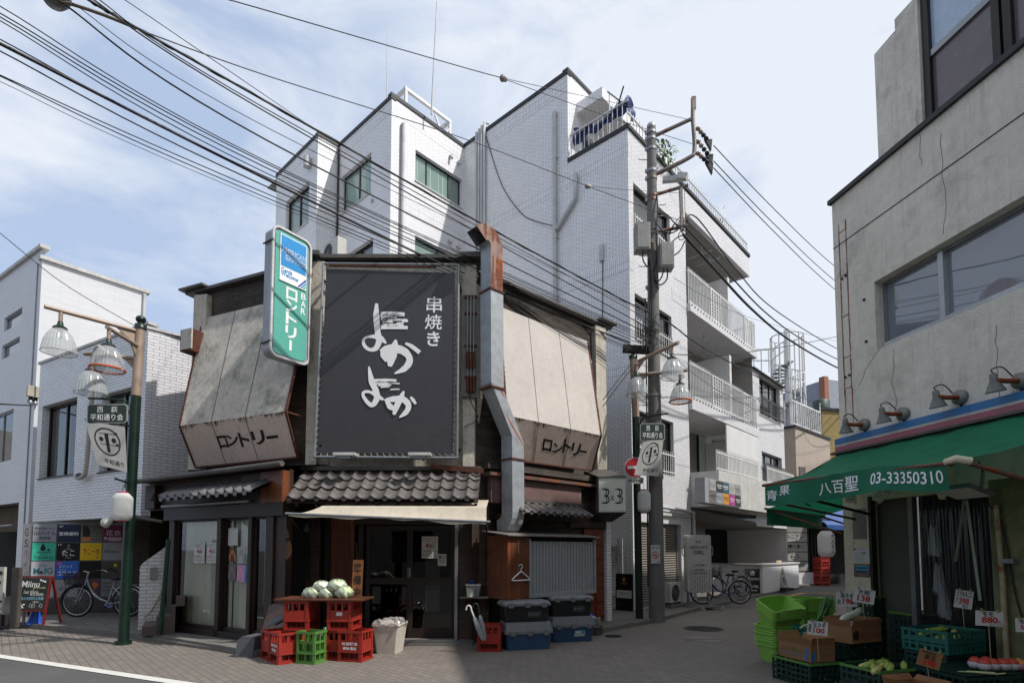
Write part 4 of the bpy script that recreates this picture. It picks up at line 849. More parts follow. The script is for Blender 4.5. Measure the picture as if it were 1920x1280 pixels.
# ---------------------------------------------------------------- black banner
bt = thing('billboard', 'tall black banner sign with white brush lettering on the corner of the bar', 'sign', BC.sub(0, 0, 0)); m_ban = M('black_banner', '#37363b', .45, var=.06, vs=1, streak=.12, stcol=(.1, .1, .11))
vb = -.32; Q = [BC.p3(612.5, 504, vb), BC.p3(853, 512, vb), BC.p3(848.8, 850, vb), BC.p3(594.5, 849.5, vb)]
b = MB(BC); b.slab(*Q, .02, m_ban)
asp = (Q[3] - Q[0]).length / (Q[1] - Q[0]).length
def zc(x, y):
 t = (y - 200) / 1049; xl = lerp(160, 105, t); xr = lerp(893, 880, t); return ((x - xl) / (xr - xl), t)
def st(P, w, off): b.strokeq(Q, [zc(x, y) for x, y in P], [k / 750 for k in w], m_whitel, off, asp, .05)
def sm2(P, n=5): return [(p.x, p.y) for p in smoothpath([(x, y, 0) for x, y in P], n)]
def st2(P, w, off, n=5):
 S = sm2(P, n); W_ = []
 for i in range(len(S)):
  t = i / n; k = min(int(t), len(w) - 2); W_.append(lerp(w[k], w[k + 1], t - k))
 st(S, W_, off)
o_ = [.004]
def nx():
 o_[0] += .0006; return o_[0]
st2([(446, 392), (444, 470), (452, 560), (460, 605), (442, 650), (408, 660), (378, 640), (370, 608), (392, 588), (430, 584), (470, 595), (500, 622)], [16, 36, 34, 36, 30, 20, 20, 16, 14, 22, 34, 10], nx())
for y, x0, x1, w_ in ((450, 470, 606, 26), (466, 480, 560, 14), (470, 470, 500, 34), (484, 505, 622, 12), (496, 480, 540, 12), (503, 560, 600, 10), (512, 480, 600, 11), (527, 470, 624, 24), (488, 590, 625, 20)): st2([(x0, y + 3), ((x0 + x1) / 2, y), (x1, y + 2)], [w_, w_ * 1.05, w_ * .8], nx())
st2([(466, 668), (500, 655), (545, 650), (600, 665), (632, 700), (630, 735), (600, 770), (548, 795)], [14, 40, 50, 46, 36, 40, 34, 6], nx()); st2([(556, 600), (548, 640), (533, 690), (522, 755)], [10, 44, 60, 22], nx()); st2([(478, 660), (490, 690), (510, 722)], [20, 44, 30], nx()); st2([(610, 620), (645, 636), (692, 672)], [12, 24, 26], nx())
st2([(402, 757), (418, 840), (440, 890), (448, 935), (425, 975), (398, 965), (370, 925), (376, 903), (410, 903), (450, 925), (486, 946)], [8, 36, 34, 34, 28, 22, 18, 18, 16, 26, 12], nx())
for y, x0, x1, w_ in ((835, 430, 560, 20), (852, 440, 578, 10), (862, 455, 530, 10), (872, 470, 520, 9), (885, 525, 578, 8)): st2([(x0, y + 3), ((x0 + x1) / 2, y), (x1, y)], [w_, w_, w_ * .7], nx())
st2([(492, 950), (540, 942), (590, 940), (622, 962), (628, 990), (610, 1020), (576, 1046)], [16, 34, 36, 34, 30, 30, 6], nx()); st2([(602, 895), (585, 935), (562, 980), (545, 1030)], [8, 34, 34, 16], nx()); st2([(505, 955), (525, 985), (550, 1000)], [20, 34, 20], nx()); st2([(640, 928), (655, 946), (670, 968)], [10, 20, 14], nx())
m_ban2 = M('banner_gap', '#37363b', .45, var=.06, vs=1); rnd = random.Random(9)
for y0, y1, xa, xb, k in ((452, 522, 476, 612, 26), (838, 882, 450, 566, 16)):
 for i in range(k): x = rnd.uniform(xa, xb - 30); y = rnd.uniform(y0, y1); b.strokeq(Q, [zc(x, y + 1), zc(x + rnd.uniform(18, 46), y)], [rnd.uniform(2, 5) / 750, .5 / 750], m_ban2, .0145 + i * 1e-5, asp)
for ch, y0, y1, x0, x1 in (('串', 342, 437, 732, 818), ('焼', 448, 535, 722, 818), ('き', 547, 632, 735, 806)):
 a0, t0 = zc(x0, y0); a1, t1 = zc(x1, y1); b.textq(ch, Q, (a0, t0, a1, t1), m_whitel, .004, .022)
b.build('banner', bt)
b = MB(BC); f2 = [BC.p3(607, 494, vb - .02), BC.p3(860, 497, vb - .02), BC.p3(857, 858, vb - .02), BC.p3(589, 856, vb - .02)]
for p, q in zip(f2, f2[1:] + f2[:1]): b.tube([p, q], .022, m_steel)
b.tube([f2[0] + Vector((.1, 0, -.04)), f2[1] + Vector((-.4, 0, -.04))], .02, m_rust)
for (p, q), (r_, s_) in zip(zip(f2, f2[1:] + f2[:1]), zip(Q, Q[1:] + Q[:1])):
 n = int((q - p).length / .11)
 for i in range(n): b.bar(lp(p, q, i / n), lp(r_, s_, min(1, (i + .3) / n)) + Vector((0, -.01, 0)), .008, .008, M('rope_white', '#b9b8b4', .7))
for x, z in ((f2[0].x, f2[0].z - .3), (f2[0].x, f2[3].z + .2), (f2[1].x, f2[1].z - .3), (f2[1].x, f2[2].z + .2)): b.bar((x, vb, z), (x, .02, z), .04, .04, m_rust)
b.build('pipe_frame', bt)
for x in (648, 788):
 q = BC.p3(x, 855, vb - .28); t = MB(BC.sub(q.x, q.y, q.z)); t.box(-.19, .19, -.1, .1, .0, .05, M('fixture_white', '#bdbdb8', .4)); t.box(-.1, .1, -.08, .08, -.05, 0, m_alul); t.bar((0, .1, .02), (0, .3, -.02), .03, .03, m_alu); tag(t.build('floodlight', bevel=.006), 'white floodlight under the %s end of the black banner' % ('left' if x < 700 else 'right'), 'floodlight', 'floodlights under the black banner')
np_ = thing('switch_panel', 'weathered board with rusty conduits fixed to the right stucco pillar', 'panel', BC.sub(0, 0, 0)); b = MB(BC); P = [BC.p3(866, 553, -.16), BC.p3(901, 553, -.16), BC.p3(900, 745, -.16), BC.p3(865, 743, -.16)]; b.slab(*P, .03, M('grey_board', '#77736d', .8, var=.25, streak=.4)); b.build('board', np_)
b = MB(BC)
for k, x in enumerate((877, 883, 889)):
 a, c_ = BC.p3(x, 556, -.2), BC.p3(x - 1, 660, -.2); b.tube([a, c_], .012, m_steel, n=6); e = BC.p3(x, 690, -.2); b.tube([c_, e], .03, m_rust, n=6); b.tube([e, BC.p3(x, 705, -.2)], .012, m_steel, n=6); b.tube([BC.p3(x, 706, -.2), BC.p3(x, 735, -.2)], .028, m_rust, n=6)
for y in (556, 587, 647, 706): b.bar(BC.p3(871, y, -.18), BC.p3(894, y, -.18), .03, .03, m_rust)
b.tube(smoothpath([BC.p3(880, 738, -.2), BC.p3(884, 755, -.2), BC.p3(895, 785, -.2), BC.p3(870, 800, -.15)]), .008, m_wire); b.build('conduit', np_)
# ---------------------------------------------------------------- slanting signs of the two wings
m_felt = M('mossy_sheet', '#c0b9ae', .9, var=.2, vs=1.5, dirt=.6, dcol=(.13, .13, .11), ds=2.2, dth=.5, streak=.35, stcol=(.12, .12, .105))
m_felt2 = M('cream_sheet', '#bab2ab', .85, var=.1, vs=1.5, dirt=.3, dcol=(.3, .27, .22), ds=2, streak=.2, stcol=(.28, .25, .2)); m_pinks = M('pinkish_sheet', '#d9c5b8', .8, var=.12, vs=1.5, streak=.4, stcol=(.13, .1, .085))
m_moss = M('mould_drip', '#3b352c', .95, var=.3)
def slant(name, label, fr, TL, TR, CR, CL, BR, BL, mtop, text, tr, seams):
 t = thing(name, label, 'sign', fr.sub(0, 0, 0)); b = MB(fr); b.slab(TL, TR, CR, CL, .02, mtop); rnd = random.Random(5)
 for s_ in seams: b.bar(lp(TL, TR, s_) + Vector((0, -.004, 0)), lp(CL, CR, s_) + Vector((0, -.004, 0)), .008, .006, m_flash)
 b.build('upper_sheet', t)
 b = MB(fr); b.slab(CL, CR, BR, BL, .02, m_pinks); q2 = (CL, CR, BR, BL)
 for s_ in seams: b.bar(lp(CL, CR, s_) + Vector((0, -.004, -.01)), lp(BL, BR, s_) + Vector((0, -.004, 0)), .006, .006, m_flash)
 for i in range(150):
  a = rnd.random(); l = rnd.uniform(.02, .09) * (1 + math.sin(a * 23)) * .8 + .015; w_ = rnd.uniform(.001, .004); b.polyq(q2, [(a - w_, 0), (a + w_, 0), (a + w_ * .3, l), (a - w_ * .2, l)], m_moss, .002 + .00001 * i)
 for ch, (a0, b0, a1, b1) in zip(text, tr): b.textq(ch, q2, (a0, b0, a1, b1), m_black, .005, .03)
 b.build('lettered_sheet', t)
 b = MB(fr)
 for p, q, r_ in ((TL, CL, BL), (TR, CR, BR)):
  b.bar(p, q, .035, .035, m_rust); b.bar(q, r_, .035, .035, m_rust); e = Vector((q.x, 0.0, q.z)); b.bar(q, e, .025, .025, m_rust); b.bar(r_, (r_.x, 0.0, r_.z), .025, .025, m_rust)
  for i in range(22): m_ = lp(p, q, (i + .5) / 22); b.bar(m_, m_ + Vector((.05 if p is TL else -.05, -.012, 0)), .007, .007, m_paper)
 b.bar(BL, BR, .04, .03, m_rust); b.build('rusty_frame', t); return t
p3 = UL.p3; TL, TR, CL, CR, BL, BR = p3(381, 597, -.04), p3(585, 548, -.04), p3(337, 798, -.55), p3(536, 771, -.55), p3(367, 876, -.12), p3(558, 857, -.12)
slant('slanted_sign', 'slanting mossy grey sign panel with dark lettering on the left wing of the bar', UL, TL, TR, CR, CL, BR, BL, m_felt, 'ロントリー', [(.32, .33, .41, .62), (.405, .33, .52, .59), (.525, .32, .62, .64), (.645, .32, .765, .63), (.775, .46, .88, .53)], (.32, .64))
p3 = UR.p3; TL, TR, CL, CR, BL, BR = p3(935, 574, -.04), p3(1102, 640, -.04), p3(950, 778, -.55), p3(1127, 816, -.55), p3(946, 860, -.12), p3(1110, 882, -.12)
slant('slanted_sign', 'slanting cream sign panel with dark lettering on the right wing of the bar', UR, TL, TR, CR, CL, BR, BL, m_felt2, 'ロントリー', [(.37, .36, .47, .66), (.477, .41, .59, .67), (.59, .27, .68, .63), (.69, .32, .795, .66), (.795, .48, .877, .545)], (.3, .64))
# ---------------------------------------------------------------- projecting light box sign
q = dep(578, 640, 9.75); SGN = F((q.x, q.y, 0), 33.5)
sg = thing('projecting_sign', 'tall turquoise light box sign with a blue card notice, projecting from the left pillar', 'sign', SGN.sub(0, 0, 0)); m_turq = M('turquoise_acrylic', '#5fae9e', .3, var=.02, streak=.12, stcol=(.1, .25, .22)); m_box = M('sign_casing', '#9a9ca0', .45, .2, var=.15, streak=.3, dirt=.2)
uL = SGN.at(509, 540)[0]; zT, zB = SGN.at(509, 418)[1], SGN.at(502, 662)[1]; T_ = .22
def rrect(u0, u1, z0, z1, r, n=6):
 P = []
 for cu, cz, a0 in ((u1 - r, z0 + r, -90), (u1 - r, z1 - r, 0), (u0 + r, z1 - r, 90), (u0 + r, z0 + r, 180)):
  for k in range(n + 1): a = math.radians(a0 + 90 * k / n); P.append((cu + r * math.cos(a), cz + r * math.sin(a)))
 return P
out = rrect(uL, -.0, zB, zT, .13)
b = MB(SGN); b.prism([(u, 0, z) for u, z in out], (0, T_, 0), m_box); b.build('casing', sg)
b = MB(SGN); inn = rrect(uL + .05, -.05, zB + .05, zT - .05, .1); b.prism([(u, -.012, z) for u, z in inn], (0, .011, 0), m_turq)
PQ = [(uL, -.012, zT), (0, -.012, zT), (0, -.012, zB), (uL, -.012, zB)]
sx_ = -uL
for ch, (b0, b1) in zip('ロントリ', ((.435, .53), (.535, .625), (.63, .725), (.735, .83))): b.textq(ch, PQ, (.36, b0, .66, b1), m_whitel, .003, .03)
b.rectq(PQ, (.475, .845, .54, .925), m_whitel)
for i, ch in enumerate('BAR'): b.textq(ch, PQ, (.76, .435 + .06 * i, .89, .485 + .06 * i), m_whitel, .003, .02)
b.build('sign_face', sg)
b = MB(SGN)
for p, c_ in zip(out, out[1:] + out[:1]): b.bar((p[0], -.012, p[1]), (c_[0], -.012, c_[1]), .035, .035, M('white_trim', '#c9c9c7', .4))
b.build('trim', sg)
b = MB(SGN); cq = [lp(PQ[0], PQ[1], .17), lp(PQ[0], PQ[1], .86), None, None]; zz = lambda t: lerp(zT, zB, t)
cq = [(uL * .83, -.03, zz(.045)), (uL * .12, -.03, zz(.045)), (uL * .12, -.03, zz(.41)), (uL * .83, -.03, zz(.41))]
b.slab(*[Vector(k) for k in cq], .017, m_whitel); m_amb = M('card_blue', '#2d8fd0', .35, var=.05); b.rectq(cq, (.03, .02, .97, .68), m_amb, .002)
b.textq('AMERICAN', cq, (.05, .27, .95, .38), m_whitel, .005, .02); b.textq('EXPRESS', cq, (.2, .41, .97, .52), m_whitel, .005, .02); b.textq('AMERICAN', cq, (.065, .285, .935, .365), m_amb, .006, -.02); b.textq('EXPRESS', cq, (.215, .425, .955, .505), m_amb, .006, -.02)
b.textq('Cards', cq, (.05, .71, .45, .8), m_amb, .004, .02); b.textq('Welcome', cq, (.05, .8, .68, .885), m_amb, .004, .02)
for k, c_ in enumerate(('#2b3fa0', '#2d8fd0', '#38b48a')): b.polyq(cq, [(.66 + .1 * k, .98), (.72 + .1 * k, .98), (.98, .80 + .07 * k), (.98, .75 + .07 * k)], M('stripe_%d' % k, c_, .4), .004)
b.build('card_notice', sg)
b = MB(SGN)
for z in (zT - .5, zB + .3): b.bar((-.02, T_ * .5, z), (.28, T_ * .5, z), .05, .05, m_rust); b.bar((.05, T_ * .5, z), (.28, T_ * .5, z - .15), .03, .03, m_rust)
for z in (zT - .28, zB + .22): b.bar((uL - .02, -.03, z), (uL - .02, T_ + .02, z), .02, .02, m_alu)
b.build('bracket', sg)
# ---------------------------------------------------------------- exhaust duct
dt = thing('exhaust_duct', 'galvanised square exhaust duct with rust stains climbing the bar wall', 'duct', UR.sub(0, 0, 0)); m_galv = MRUST('galvanised_duct', '#a4a8ac', .5, .35, .18, '#a8542a', 2.2, .25); m_galvr = MRUST('rusty_duct_top', '#8d7468', .6, .2, .75, '#83452b', 3, .3)
vd = -.42; w_ = .17
def dp(x, y): return UR.p3(x, y, vd)
C_ = [dp(922, 548), dp(923, 728), dp(961, 825), dp(962, 960)]
def ductseg(p, q, mat, b, w1=.36, d1=.34): b.bar(p, q, w1, d1, mat, up=(0, 1, 0))
b = MB(UR)
def dring(p, tilt=0.0, w=.145, d=.145): return [Vector((p.x + sx_ * w, p.y + sy_ * d, p.z + sx_ * w * tilt)) for sx_, sy_ in ((-1, -1), (1, -1), (1, 1), (-1, 1))]
def loft(b, rings, mat):
 for r0, r1 in zip(rings, rings[1:]):
  for i in range(4): j = (i + 1) % 4; b.add([r0[i], r0[j], r1[j], r1[i]], [(0, 1, 2, 3)], mat)
loft(b, [dring(C_[3]), dring(C_[2] , -.35), dring(C_[1], -.35), dring(C_[0])], m_galv)
el = [dring(C_[3])]
for k in range(1, 7):
 a = math.radians(15 * k); c0 = C_[3] + Vector((0, .28, 0)); r0 = .28
 el.append([Vector((C_[3].x + sx_ * .145, c0.y - (r0 - sy_ * .145) * math.cos(a), c0.z - (r0 - sy_ * .145) * math.sin(a))) for sx_, sy_ in ((-1, -1), (1, -1), (1, 1), (-1, 1))])
loft(b, el[::-1], m_galv); b.build('shaft', dt)
for p in (C_[0], C_[1], C_[2] + Vector((0, 0, -.35))): b = MB(UR); r_ = dring(p, 0, .165, .165); b.prism([r_[0], r_[1], r_[2], r_[3]], (0, 0, -.03), m_rust); b.build('flange', dt)
b = MB(UR); top = [dring(C_[0], 0, .14, .14)]; hh = UR.at(922, 470, vd)[1] - C_[0].z; top.append(dring(C_[0] + Vector((0, 0, hh)), 0, .14, .14)); R0 = .2
for k in range(1, 9):
 a = math.radians(17.5 * k); cx0 = C_[0].x - R0
 top.append([Vector((cx0 + (R0 + sx_ * .14) * math.cos(a), C_[0].y + sy_ * .14, C_[0].z + hh + (R0 + sx_ * .14) * math.sin(a))) for sx_, sy_ in ((-1, -1), (1, -1), (1, 1), (-1, 1))])
for r0, r1 in zip(top, top[1:]):
 for i in range(4): j = (i + 1) % 4; b.add([r0[i], r0[j], r1[j], r1[i]], [(0, 1, 2, 3)], m_galvr if i == 0 else m_galv)
b.build('hood', dt)
b = MB(UR); rr_ = M('rust_stain', '#b0561e', .9, var=.35, vs=9); rnd = random.Random(2)
def stain(p, q, r_, s_, n, l0, l1, seed):
 rnd = random.Random(seed); Qs = (p, q, r_, s_)
 for i in range(n):
  a = rnd.random(); w0 = rnd.uniform(.01, .035); l = rnd.uniform(l0, l1); b.polyq(Qs, [(max(0, a - w0), 0), (min(1, a + w0), 0), (min(1, a + w0 * .5), l * .7), (a, l), (max(0, a - w0 * .4), l * .6)], rr_, .002 + i * .00003)
rA, rB, rC = dring(C_[0]), dring(C_[1], -.35), dring(C_[2], -.35); rT = dring(C_[0] + Vector((0, 0, hh * .75)))
stain(rT[0], rT[1], rA[1], rA[0], 12, .3, .9, 4); stain(rB[0], rB[1], rC[1], rC[0], 9, .05, .25, 6)
for k in range(9): b.polyq((rB[0], rB[1], rC[1], rC[0]), [(.30 + .06 * k, .58 + .05 * k), (.36 + .06 * k, .58 + .05 * k), (.38 + .06 * k, .8 + .035 * k), (.33 + .06 * k, .74 + .04 * k)], rr_, .003 + k * .0001)
b.build('rust_patch', dt)
# ---------------------------------------------------------------- square light box "3 x 3"
SX = F(UR.W(0, 0, 0), 90); q = dep(1120, 925, 11.7); X3 = F((q.x, q.y, 0), 88); x3 = thing('light_box_sign', 'square white light box sign with black numerals above the orange door', 'sign', X3.sub(0, 0, 0)); m_acr = M('white_acrylic', '#c9cabd', .35, var=.08, streak=.15, stcol=(.45, .45, .4))
u0, u1, z0, z1 = X3.rect(1122, 893, 1174, 960); b = MB(X3); b.box(u0, u1, 0, .45, z0, z1, m_box); b.prism([(u0 - .02, -.03, z1 + .001), (u1 + .02, -.03, z1 + .001), (u1 - .25, .5, z1 + .22), (u0 - .3, .5, z1 + .22)], (0, 0, -.02), m_flash); b.build('casing', x3)
b = MB(X3); Q3 = [(u0 + .01, -.006, z1 - .01), (u1 - .01, -.006, z1 - .01), (u1 - .01, -.006, z0 + .02), (u0 + .01, -.006, z0 + .02)]; b.slab(*[Vector(k) for k in Q3], .005, m_acr)
for a in (0, .5): b.textq('3', Q3, (.1 + a * 1.0, .33, .31 + a * 1.0, .78), m_black, .003, -.024); b.textq('3', Q3, (.17 + a, .33, .4 + a, .78), m_black, .0035, -.016)
b.textq('×', Q3, (.43, .52, .57, .7), m_black, .003, -.01); b.textq('BAR', Q3, (.44, .42, .54, .45), m_ink, .003); b.build('sign_face', x3)
b = MB(X3); b.prism([(u0, 0, z0 - .001), (u0 - .15, .5, z0 - .17), (u1 - .2, .5, z0 - .17), (u1, 0, z0 - .001)], (0, 0, -.01), M('green_metal', '#26332a', .5, .3)); b.build('underside', x3)
q = UL.p3(357, 640, -.3); b = MB(UL.sub(q.x, q.y, q.z)); b.box(-.16, .14, -.1, .2, -.22, .22, m_rust); b.box(-.1, .2, -.13, -.101, -.2, .2, MRUST('rusted_white', '#b8b2a6', .6, .1, .35)); tag(b.build('rusty_lamp_box'), 'rusted metal box fixed beside the left end of the mossy slanting sign', 'lamp box')
# ---------------------------------------------------------------- left: tiled building with sign wall, white house
def scrib(b, Q, rect, rows, mat, seed=1, off=.004, fill=.85, th=.5, n=14):
 """rows of small unreadable handwriting drawn as separate strokes"""
 rnd = random.Random(seed); a0, b0, a1, b1 = rect; rh = (b1 - b0) / rows
 for r in range(rows):
  x = a0
  while x < a0 + (a1 - a0) * (fill if r % 2 else min(1, fill + .12)):
   w = (a1 - a0) / n * rnd.uniform(.5, 1.0); y = b0 + rh * (r + .15); k = rnd.random()
   b.polyq(Q, [(x, y + rh * .1), (x + w, y), (x + w, y + rh * .1), (x, y + rh * .22)], mat, off)
   if k < .6: b.polyq(Q, [(x + w * .4, y), (x + w * .6, y), (x + w * .5, y + rh * th), (x + w * .3, y + rh * th)], mat, off)
   if k > .3: b.polyq(Q, [(x, y + rh * .4), (x + w * .9, y + rh * .42), (x + w * .9, y + rh * .52), (x, y + rh * .5)], mat, off)
   x += w * 1.25
GL = F((-8.02, 12), 119.8); GR = F((-8.02, 12), 42); m_tile2 = MTILE('white_tile_long', '#dddcde', '#d0cfd2', '#77767b', .235, .07, .005, dirt=.28)
gs = thing('tiled_shop_building', 'two storey grey white tiled building with signboard wall under its overhang', 'building', GL)
h1 = (GL.at(80, 761)[0], GL.at(145, 747)[0], GL.at(76, 899)[1], GL.at(82, 761)[1]); h2 = (GL.at(192, 740)[0], GL.at(250, 722)[0], GL.at(177, 889)[1], GL.at(192, 740)[1])
b = MB(GL); b.wall(-5.31, 0, 2.37, 6.6, [h1, h2], m_tile2, reveal=.16); b.use(GR); b.wall(0, 3.2, 2.37, 6.5, [], m_tile2)
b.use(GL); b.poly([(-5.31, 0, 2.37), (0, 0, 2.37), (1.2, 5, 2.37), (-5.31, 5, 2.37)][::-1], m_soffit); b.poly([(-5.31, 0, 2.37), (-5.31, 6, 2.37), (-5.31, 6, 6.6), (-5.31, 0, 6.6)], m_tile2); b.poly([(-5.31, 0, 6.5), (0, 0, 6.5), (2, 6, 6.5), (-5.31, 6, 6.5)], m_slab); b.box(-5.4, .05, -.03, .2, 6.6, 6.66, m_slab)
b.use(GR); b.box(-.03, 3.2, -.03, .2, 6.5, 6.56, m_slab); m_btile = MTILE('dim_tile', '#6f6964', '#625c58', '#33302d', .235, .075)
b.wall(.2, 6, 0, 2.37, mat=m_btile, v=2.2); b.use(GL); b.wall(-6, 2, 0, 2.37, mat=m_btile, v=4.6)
b.build('wall', gs)
for h in (h1, h2): window(gs, GL, GL, h, .16, (.52,), sill=m_alu, backs=[(.05, .5, M('grey_curtain', '#6f777a', .9), .12)], fw=.06)
b = MB(GL); q = [GL.p3(x, y, -.12) for x, y in ((196, 660), (186, 650), (178, 660), (176, 700), (168, 800), (161, 880), (155, 893), (146, 896), (141, 890))]; b.tube(smoothpath(q, 4), .05, M('cream_pipe', '#a8a196', .5), n=8); b.ball(q[-2] + Vector((.05, 0, .06)), .07, M('blue_cap', '#3f4f6c', .5)); b.build('vent_pipe', gs)
b = MB(GL, GR); b.tube(smoothpath([GR.p3(322, 1110, 1.6), GR.p3(322, 1005, 1.6), GR.p3(330, 996, 1.6), GR.p3(360, 996, 1.6)]), .09, M('brown_pipe', '#6b5236', .5)); b.build('brown_pipe', gs)
_p = dep(58, 1100, 13.4); BD = F((_p.x, _p.y, 0), 70); sb = thing('signboard_wall', 'wall of coloured tenant sign panels in five columns behind the silver bicycle', 'signboard', BD)
cu = [BD.at(x, 1010)[0] for x in (60, 106.5, 150.5, 192.5, 231, 268)]; zr = [BD.at(62, y)[1] for y in (981, 1016, 1051, 1086)] ; dz = (zr[0] - zr[3]) / 3; zr += [zr[3] - dz]
b = MB(BD); b.box(-.05, cu[5] + .06, .03, .1, .1, zr[0] + .05, m_alul); b.box(-.05, cu[5] + .06, .0, .029, .1, zr[4] - .02, M('plinth_dark', '#45423e', .8)); b.build('frame', sb)
PC = [['#8f9098', '#1c2742', '#76736d', '#7d1f55', '#c07a1e'], ['#3fae94', '#101214', '#d8b416', '#8d8c90', '#85848a'], ['#a9aab0', '#2d62b8', '#17140f', '#4a4640', '#85848a'], ['#a5a5a8', '#8f8f92', '#5c3f50', '#7b7a80', '#7d7c80']]
gcol = lambda n, c: M(n, c, .5)
def panel(i, j):
 b = MB(BD); u0, u1, z1, z0 = cu[j] + .012, cu[j + 1] - .012, zr[i] - .012, zr[i + 1] + .012; Q = [Vector((u0, 0, z1)), Vector((u1, 0, z1)), Vector((u1, 0, z0)), Vector((u0, 0, z0))]
 b.slab(*Q, .025, M('panel_' + PC[i][j][1:], PC[i][j], .35, var=.08)); T = lambda s_, r, m=m_black, bo=.0: b.textq(s_, Q, r, m, .003, bo)
 k = (i, j)
 if k == (0, 0): T('西荻南3-15-9', (.06, .17, .95, .3)); T('GSハイム', (.04, .38, .97, .62), m_black, .01); T('西荻窪', (.28, .7, .75, .88), m_black, .01)
 if k == (0, 1): T('2F', (.06, .06, .24, .16), m_whitel); T('宮崎歯科', (.06, .42, .95, .64), m_whitel, .01)
 if k == (0, 2): b.polyq(Q, [(.06, .1), (.2, .05), (.35, .15), (.45, .4), (.42, .7), (.08, .7)], m_black); scrib(b, Q, (.52, .1, .95, .95), 5, m_black, 3, n=5); b.rectq(Q, (.03, .72, .48, .95), gcol('orange_note', '#b5793a'), .004)
 if k == (0, 3): T('花衣', (.12, .3, .9, .62), m_whitel); b.rectq(Q, (.25, .72, .95, .93), gcol('pale_strip', '#b7a5ae')); T('時', (.05, .7, .2, .88), m_whitel)
 if k == (0, 4): scrib(b, Q, (.1, .35, .9, .7), 1, m_red, 9, n=5)
 if k == (1, 0):
  b.dotq(Q, (.46, .32), .14, m_black, asp=.85); b.rectq(Q, (.4, .08, .52, .2), m_black); b.dotq(Q, (.7, .4), .06, m_black, asp=1.1); b.rectq(Q, (.2, .52, .84, .55), m_black); T('YANAGI', (.08, .75, .92, .92), m_black); T('お酒・お食事', (.35, .62, .68, .67))
 if k == (1, 1): T('1F', (.06, .06, .22, .15), m_whitel); T('たこ', (.25, .4, .8, .75), m_whitel); b.dotq(Q, (.26, .56), .04, gcol('gold', '#c9923a')); b.ringq(Q, (.52, .18), .07, .012, m_whitel, asp=.8); T('BAR', (.42, .33, .66, .38), m_whitel); T('since', (.4, .82, .64, .87), m_whitel)
 if k == (1, 2): T('スナーツ', (.3, .12, .72, .22), m_red); T('でこーカ', (.12, .32, .9, .68), m_red, .025); T('1 階', (.65, .78, .88, .88), gcol('green_ink', '#2f6b3a'))
 if k == (1, 3): T('Mineu', (.1, .38, .78, .6), m_ink)
 if k == (1, 4): T('べこ', (.25, .3, .7, .5), m_ink); scrib(b, Q, (.2, .65, .8, .85), 2, m_ink, 5, n=7)
 if k == (2, 0): T('CAFE', (.33, .18, .66, .28), gcol('teal_ink', '#1b6470')); T('M', (.1, .38, .36, .72), gcol('teal_ink', '#1b6470'), .02); b.dotq(Q, (.43, .62), .08, gcol('dark_red', '#5a1a1a')); T('J', (.47, .36, .66, .72), gcol('teal_ink2', '#0f8f8a'), .03); T('G', (.68, .36, .92, .7), gcol('teal_ink', '#1b6470'), .01)
 if k == (2, 1): b.polyq(Q, [(0, 0), (.35, 0), (0, .45)], gcol('violet', '#6a3f9a'), .002); b.polyq(Q, [(1, .6), (1, 1), (.6, 1)], gcol('violet', '#6a3f9a'), .002); T('B1', (.08, .06, .26, .18), gcol('pinkl', '#d88ac0')); T('スナック', (.14, .22, .72, .38), m_whitel); T('ニュー', (.14, .44, .45, .56), m_whitel); T('コスモス', (.08, .6, .92, .82), m_whitel, .01)
 if k == (2, 3): b.polyq(Q, [(.15, .65), (.45, .35), (.85, .65), (.8, .72), (.45, .5), (.2, .72)], m_black); b.dotq(Q, (.68, .25), .1, gcol('yellow_dot', '#d2b81e'), asp=.9); T('べ', (.8, .1, .95, .2), m_ink)
 if k == (2, 4): b.ringq(Q, (.5, .5), .22, .06, m_red, asp=.8); scrib(b, Q, (.1, .08, .9, .25), 1, m_ink, 4)
 if k == (3, 1): b.strokeq(Q, [(.1, .55), (.4, .48), (.6, .5)], .02, m_black); b.strokeq(Q, [(.3, .3), (.26, .65)], .02, m_black); b.strokeq(Q, [(.48, .3), (.45, .65), (.58, .6)], .02, m_black); b.strokeq(Q, [(.62, .32), (.6, .6), (.75, .52)], .02, m_black)
 if k == (3, 2): b.ringq(Q, (.45, .4), .2, .07, m_black, asp=.8); b.polyq(Q, [(.7, .1), (.95, .3), (.75, .6), (.6, .3)], gcol('orange_print', '#b0602a'))
 if k in ((3, 3), (3, 4)): scrib(b, Q, (.1, .15, .9, .8), 3, m_ink, 6 + j)
 b.build('sign_panel', sb)
for i in range(4):
 for j in range(5):
  panel(i, j)
b = MB(BD); Qv = [Vector((-.2, -.02, zr[0])), Vector((-.06, -.02, zr[0])), Vector((-.06, -.02, .35)), Vector((-.2, -.02, .35))]; b.slab(*Qv, .05, M('dull_grey', '#77767a', .6)); b.vtext('GSハイム西荻', Qv, (.3, .06, .75, .97), m_ink, gap=.3); tag(b.build('vertical_sign'), 'narrow upright grey name sign at the left edge of the coloured sign wall', 'sign')
SF_ = fgnd(258, 1181, 60, .09); st_ = thing('stair_parapet', 'white tiled stair parapet with a sloping top beside the brown shopfront', 'stair', SF_); pr = lambda x, y: SF_.at(x, y, 0)
b = MB(SF_); o = [(0, 0), (1.05, 0), (1.05, 2.0), (.22, 1.42), (0, 1.22)]; o = [pr(258, 1181), (pr(310, 1181)[0], 0), pr(310, 1025), pr(268, 1055), pr(262, 1062)]; b.prism([(u, 0, z) for u, z in o], (0, .14, 0), m_tile2)
b.build('wall', st_); b = MB(SF_); u1 = pr(310, 1100)[0]
for i in range(4): b.box(.12 + i * .22, u1 + .2, -.9, -.012, .0 + .17 * i, .17 + .17 * i, M('stair_stone', '#5a504a', .8))
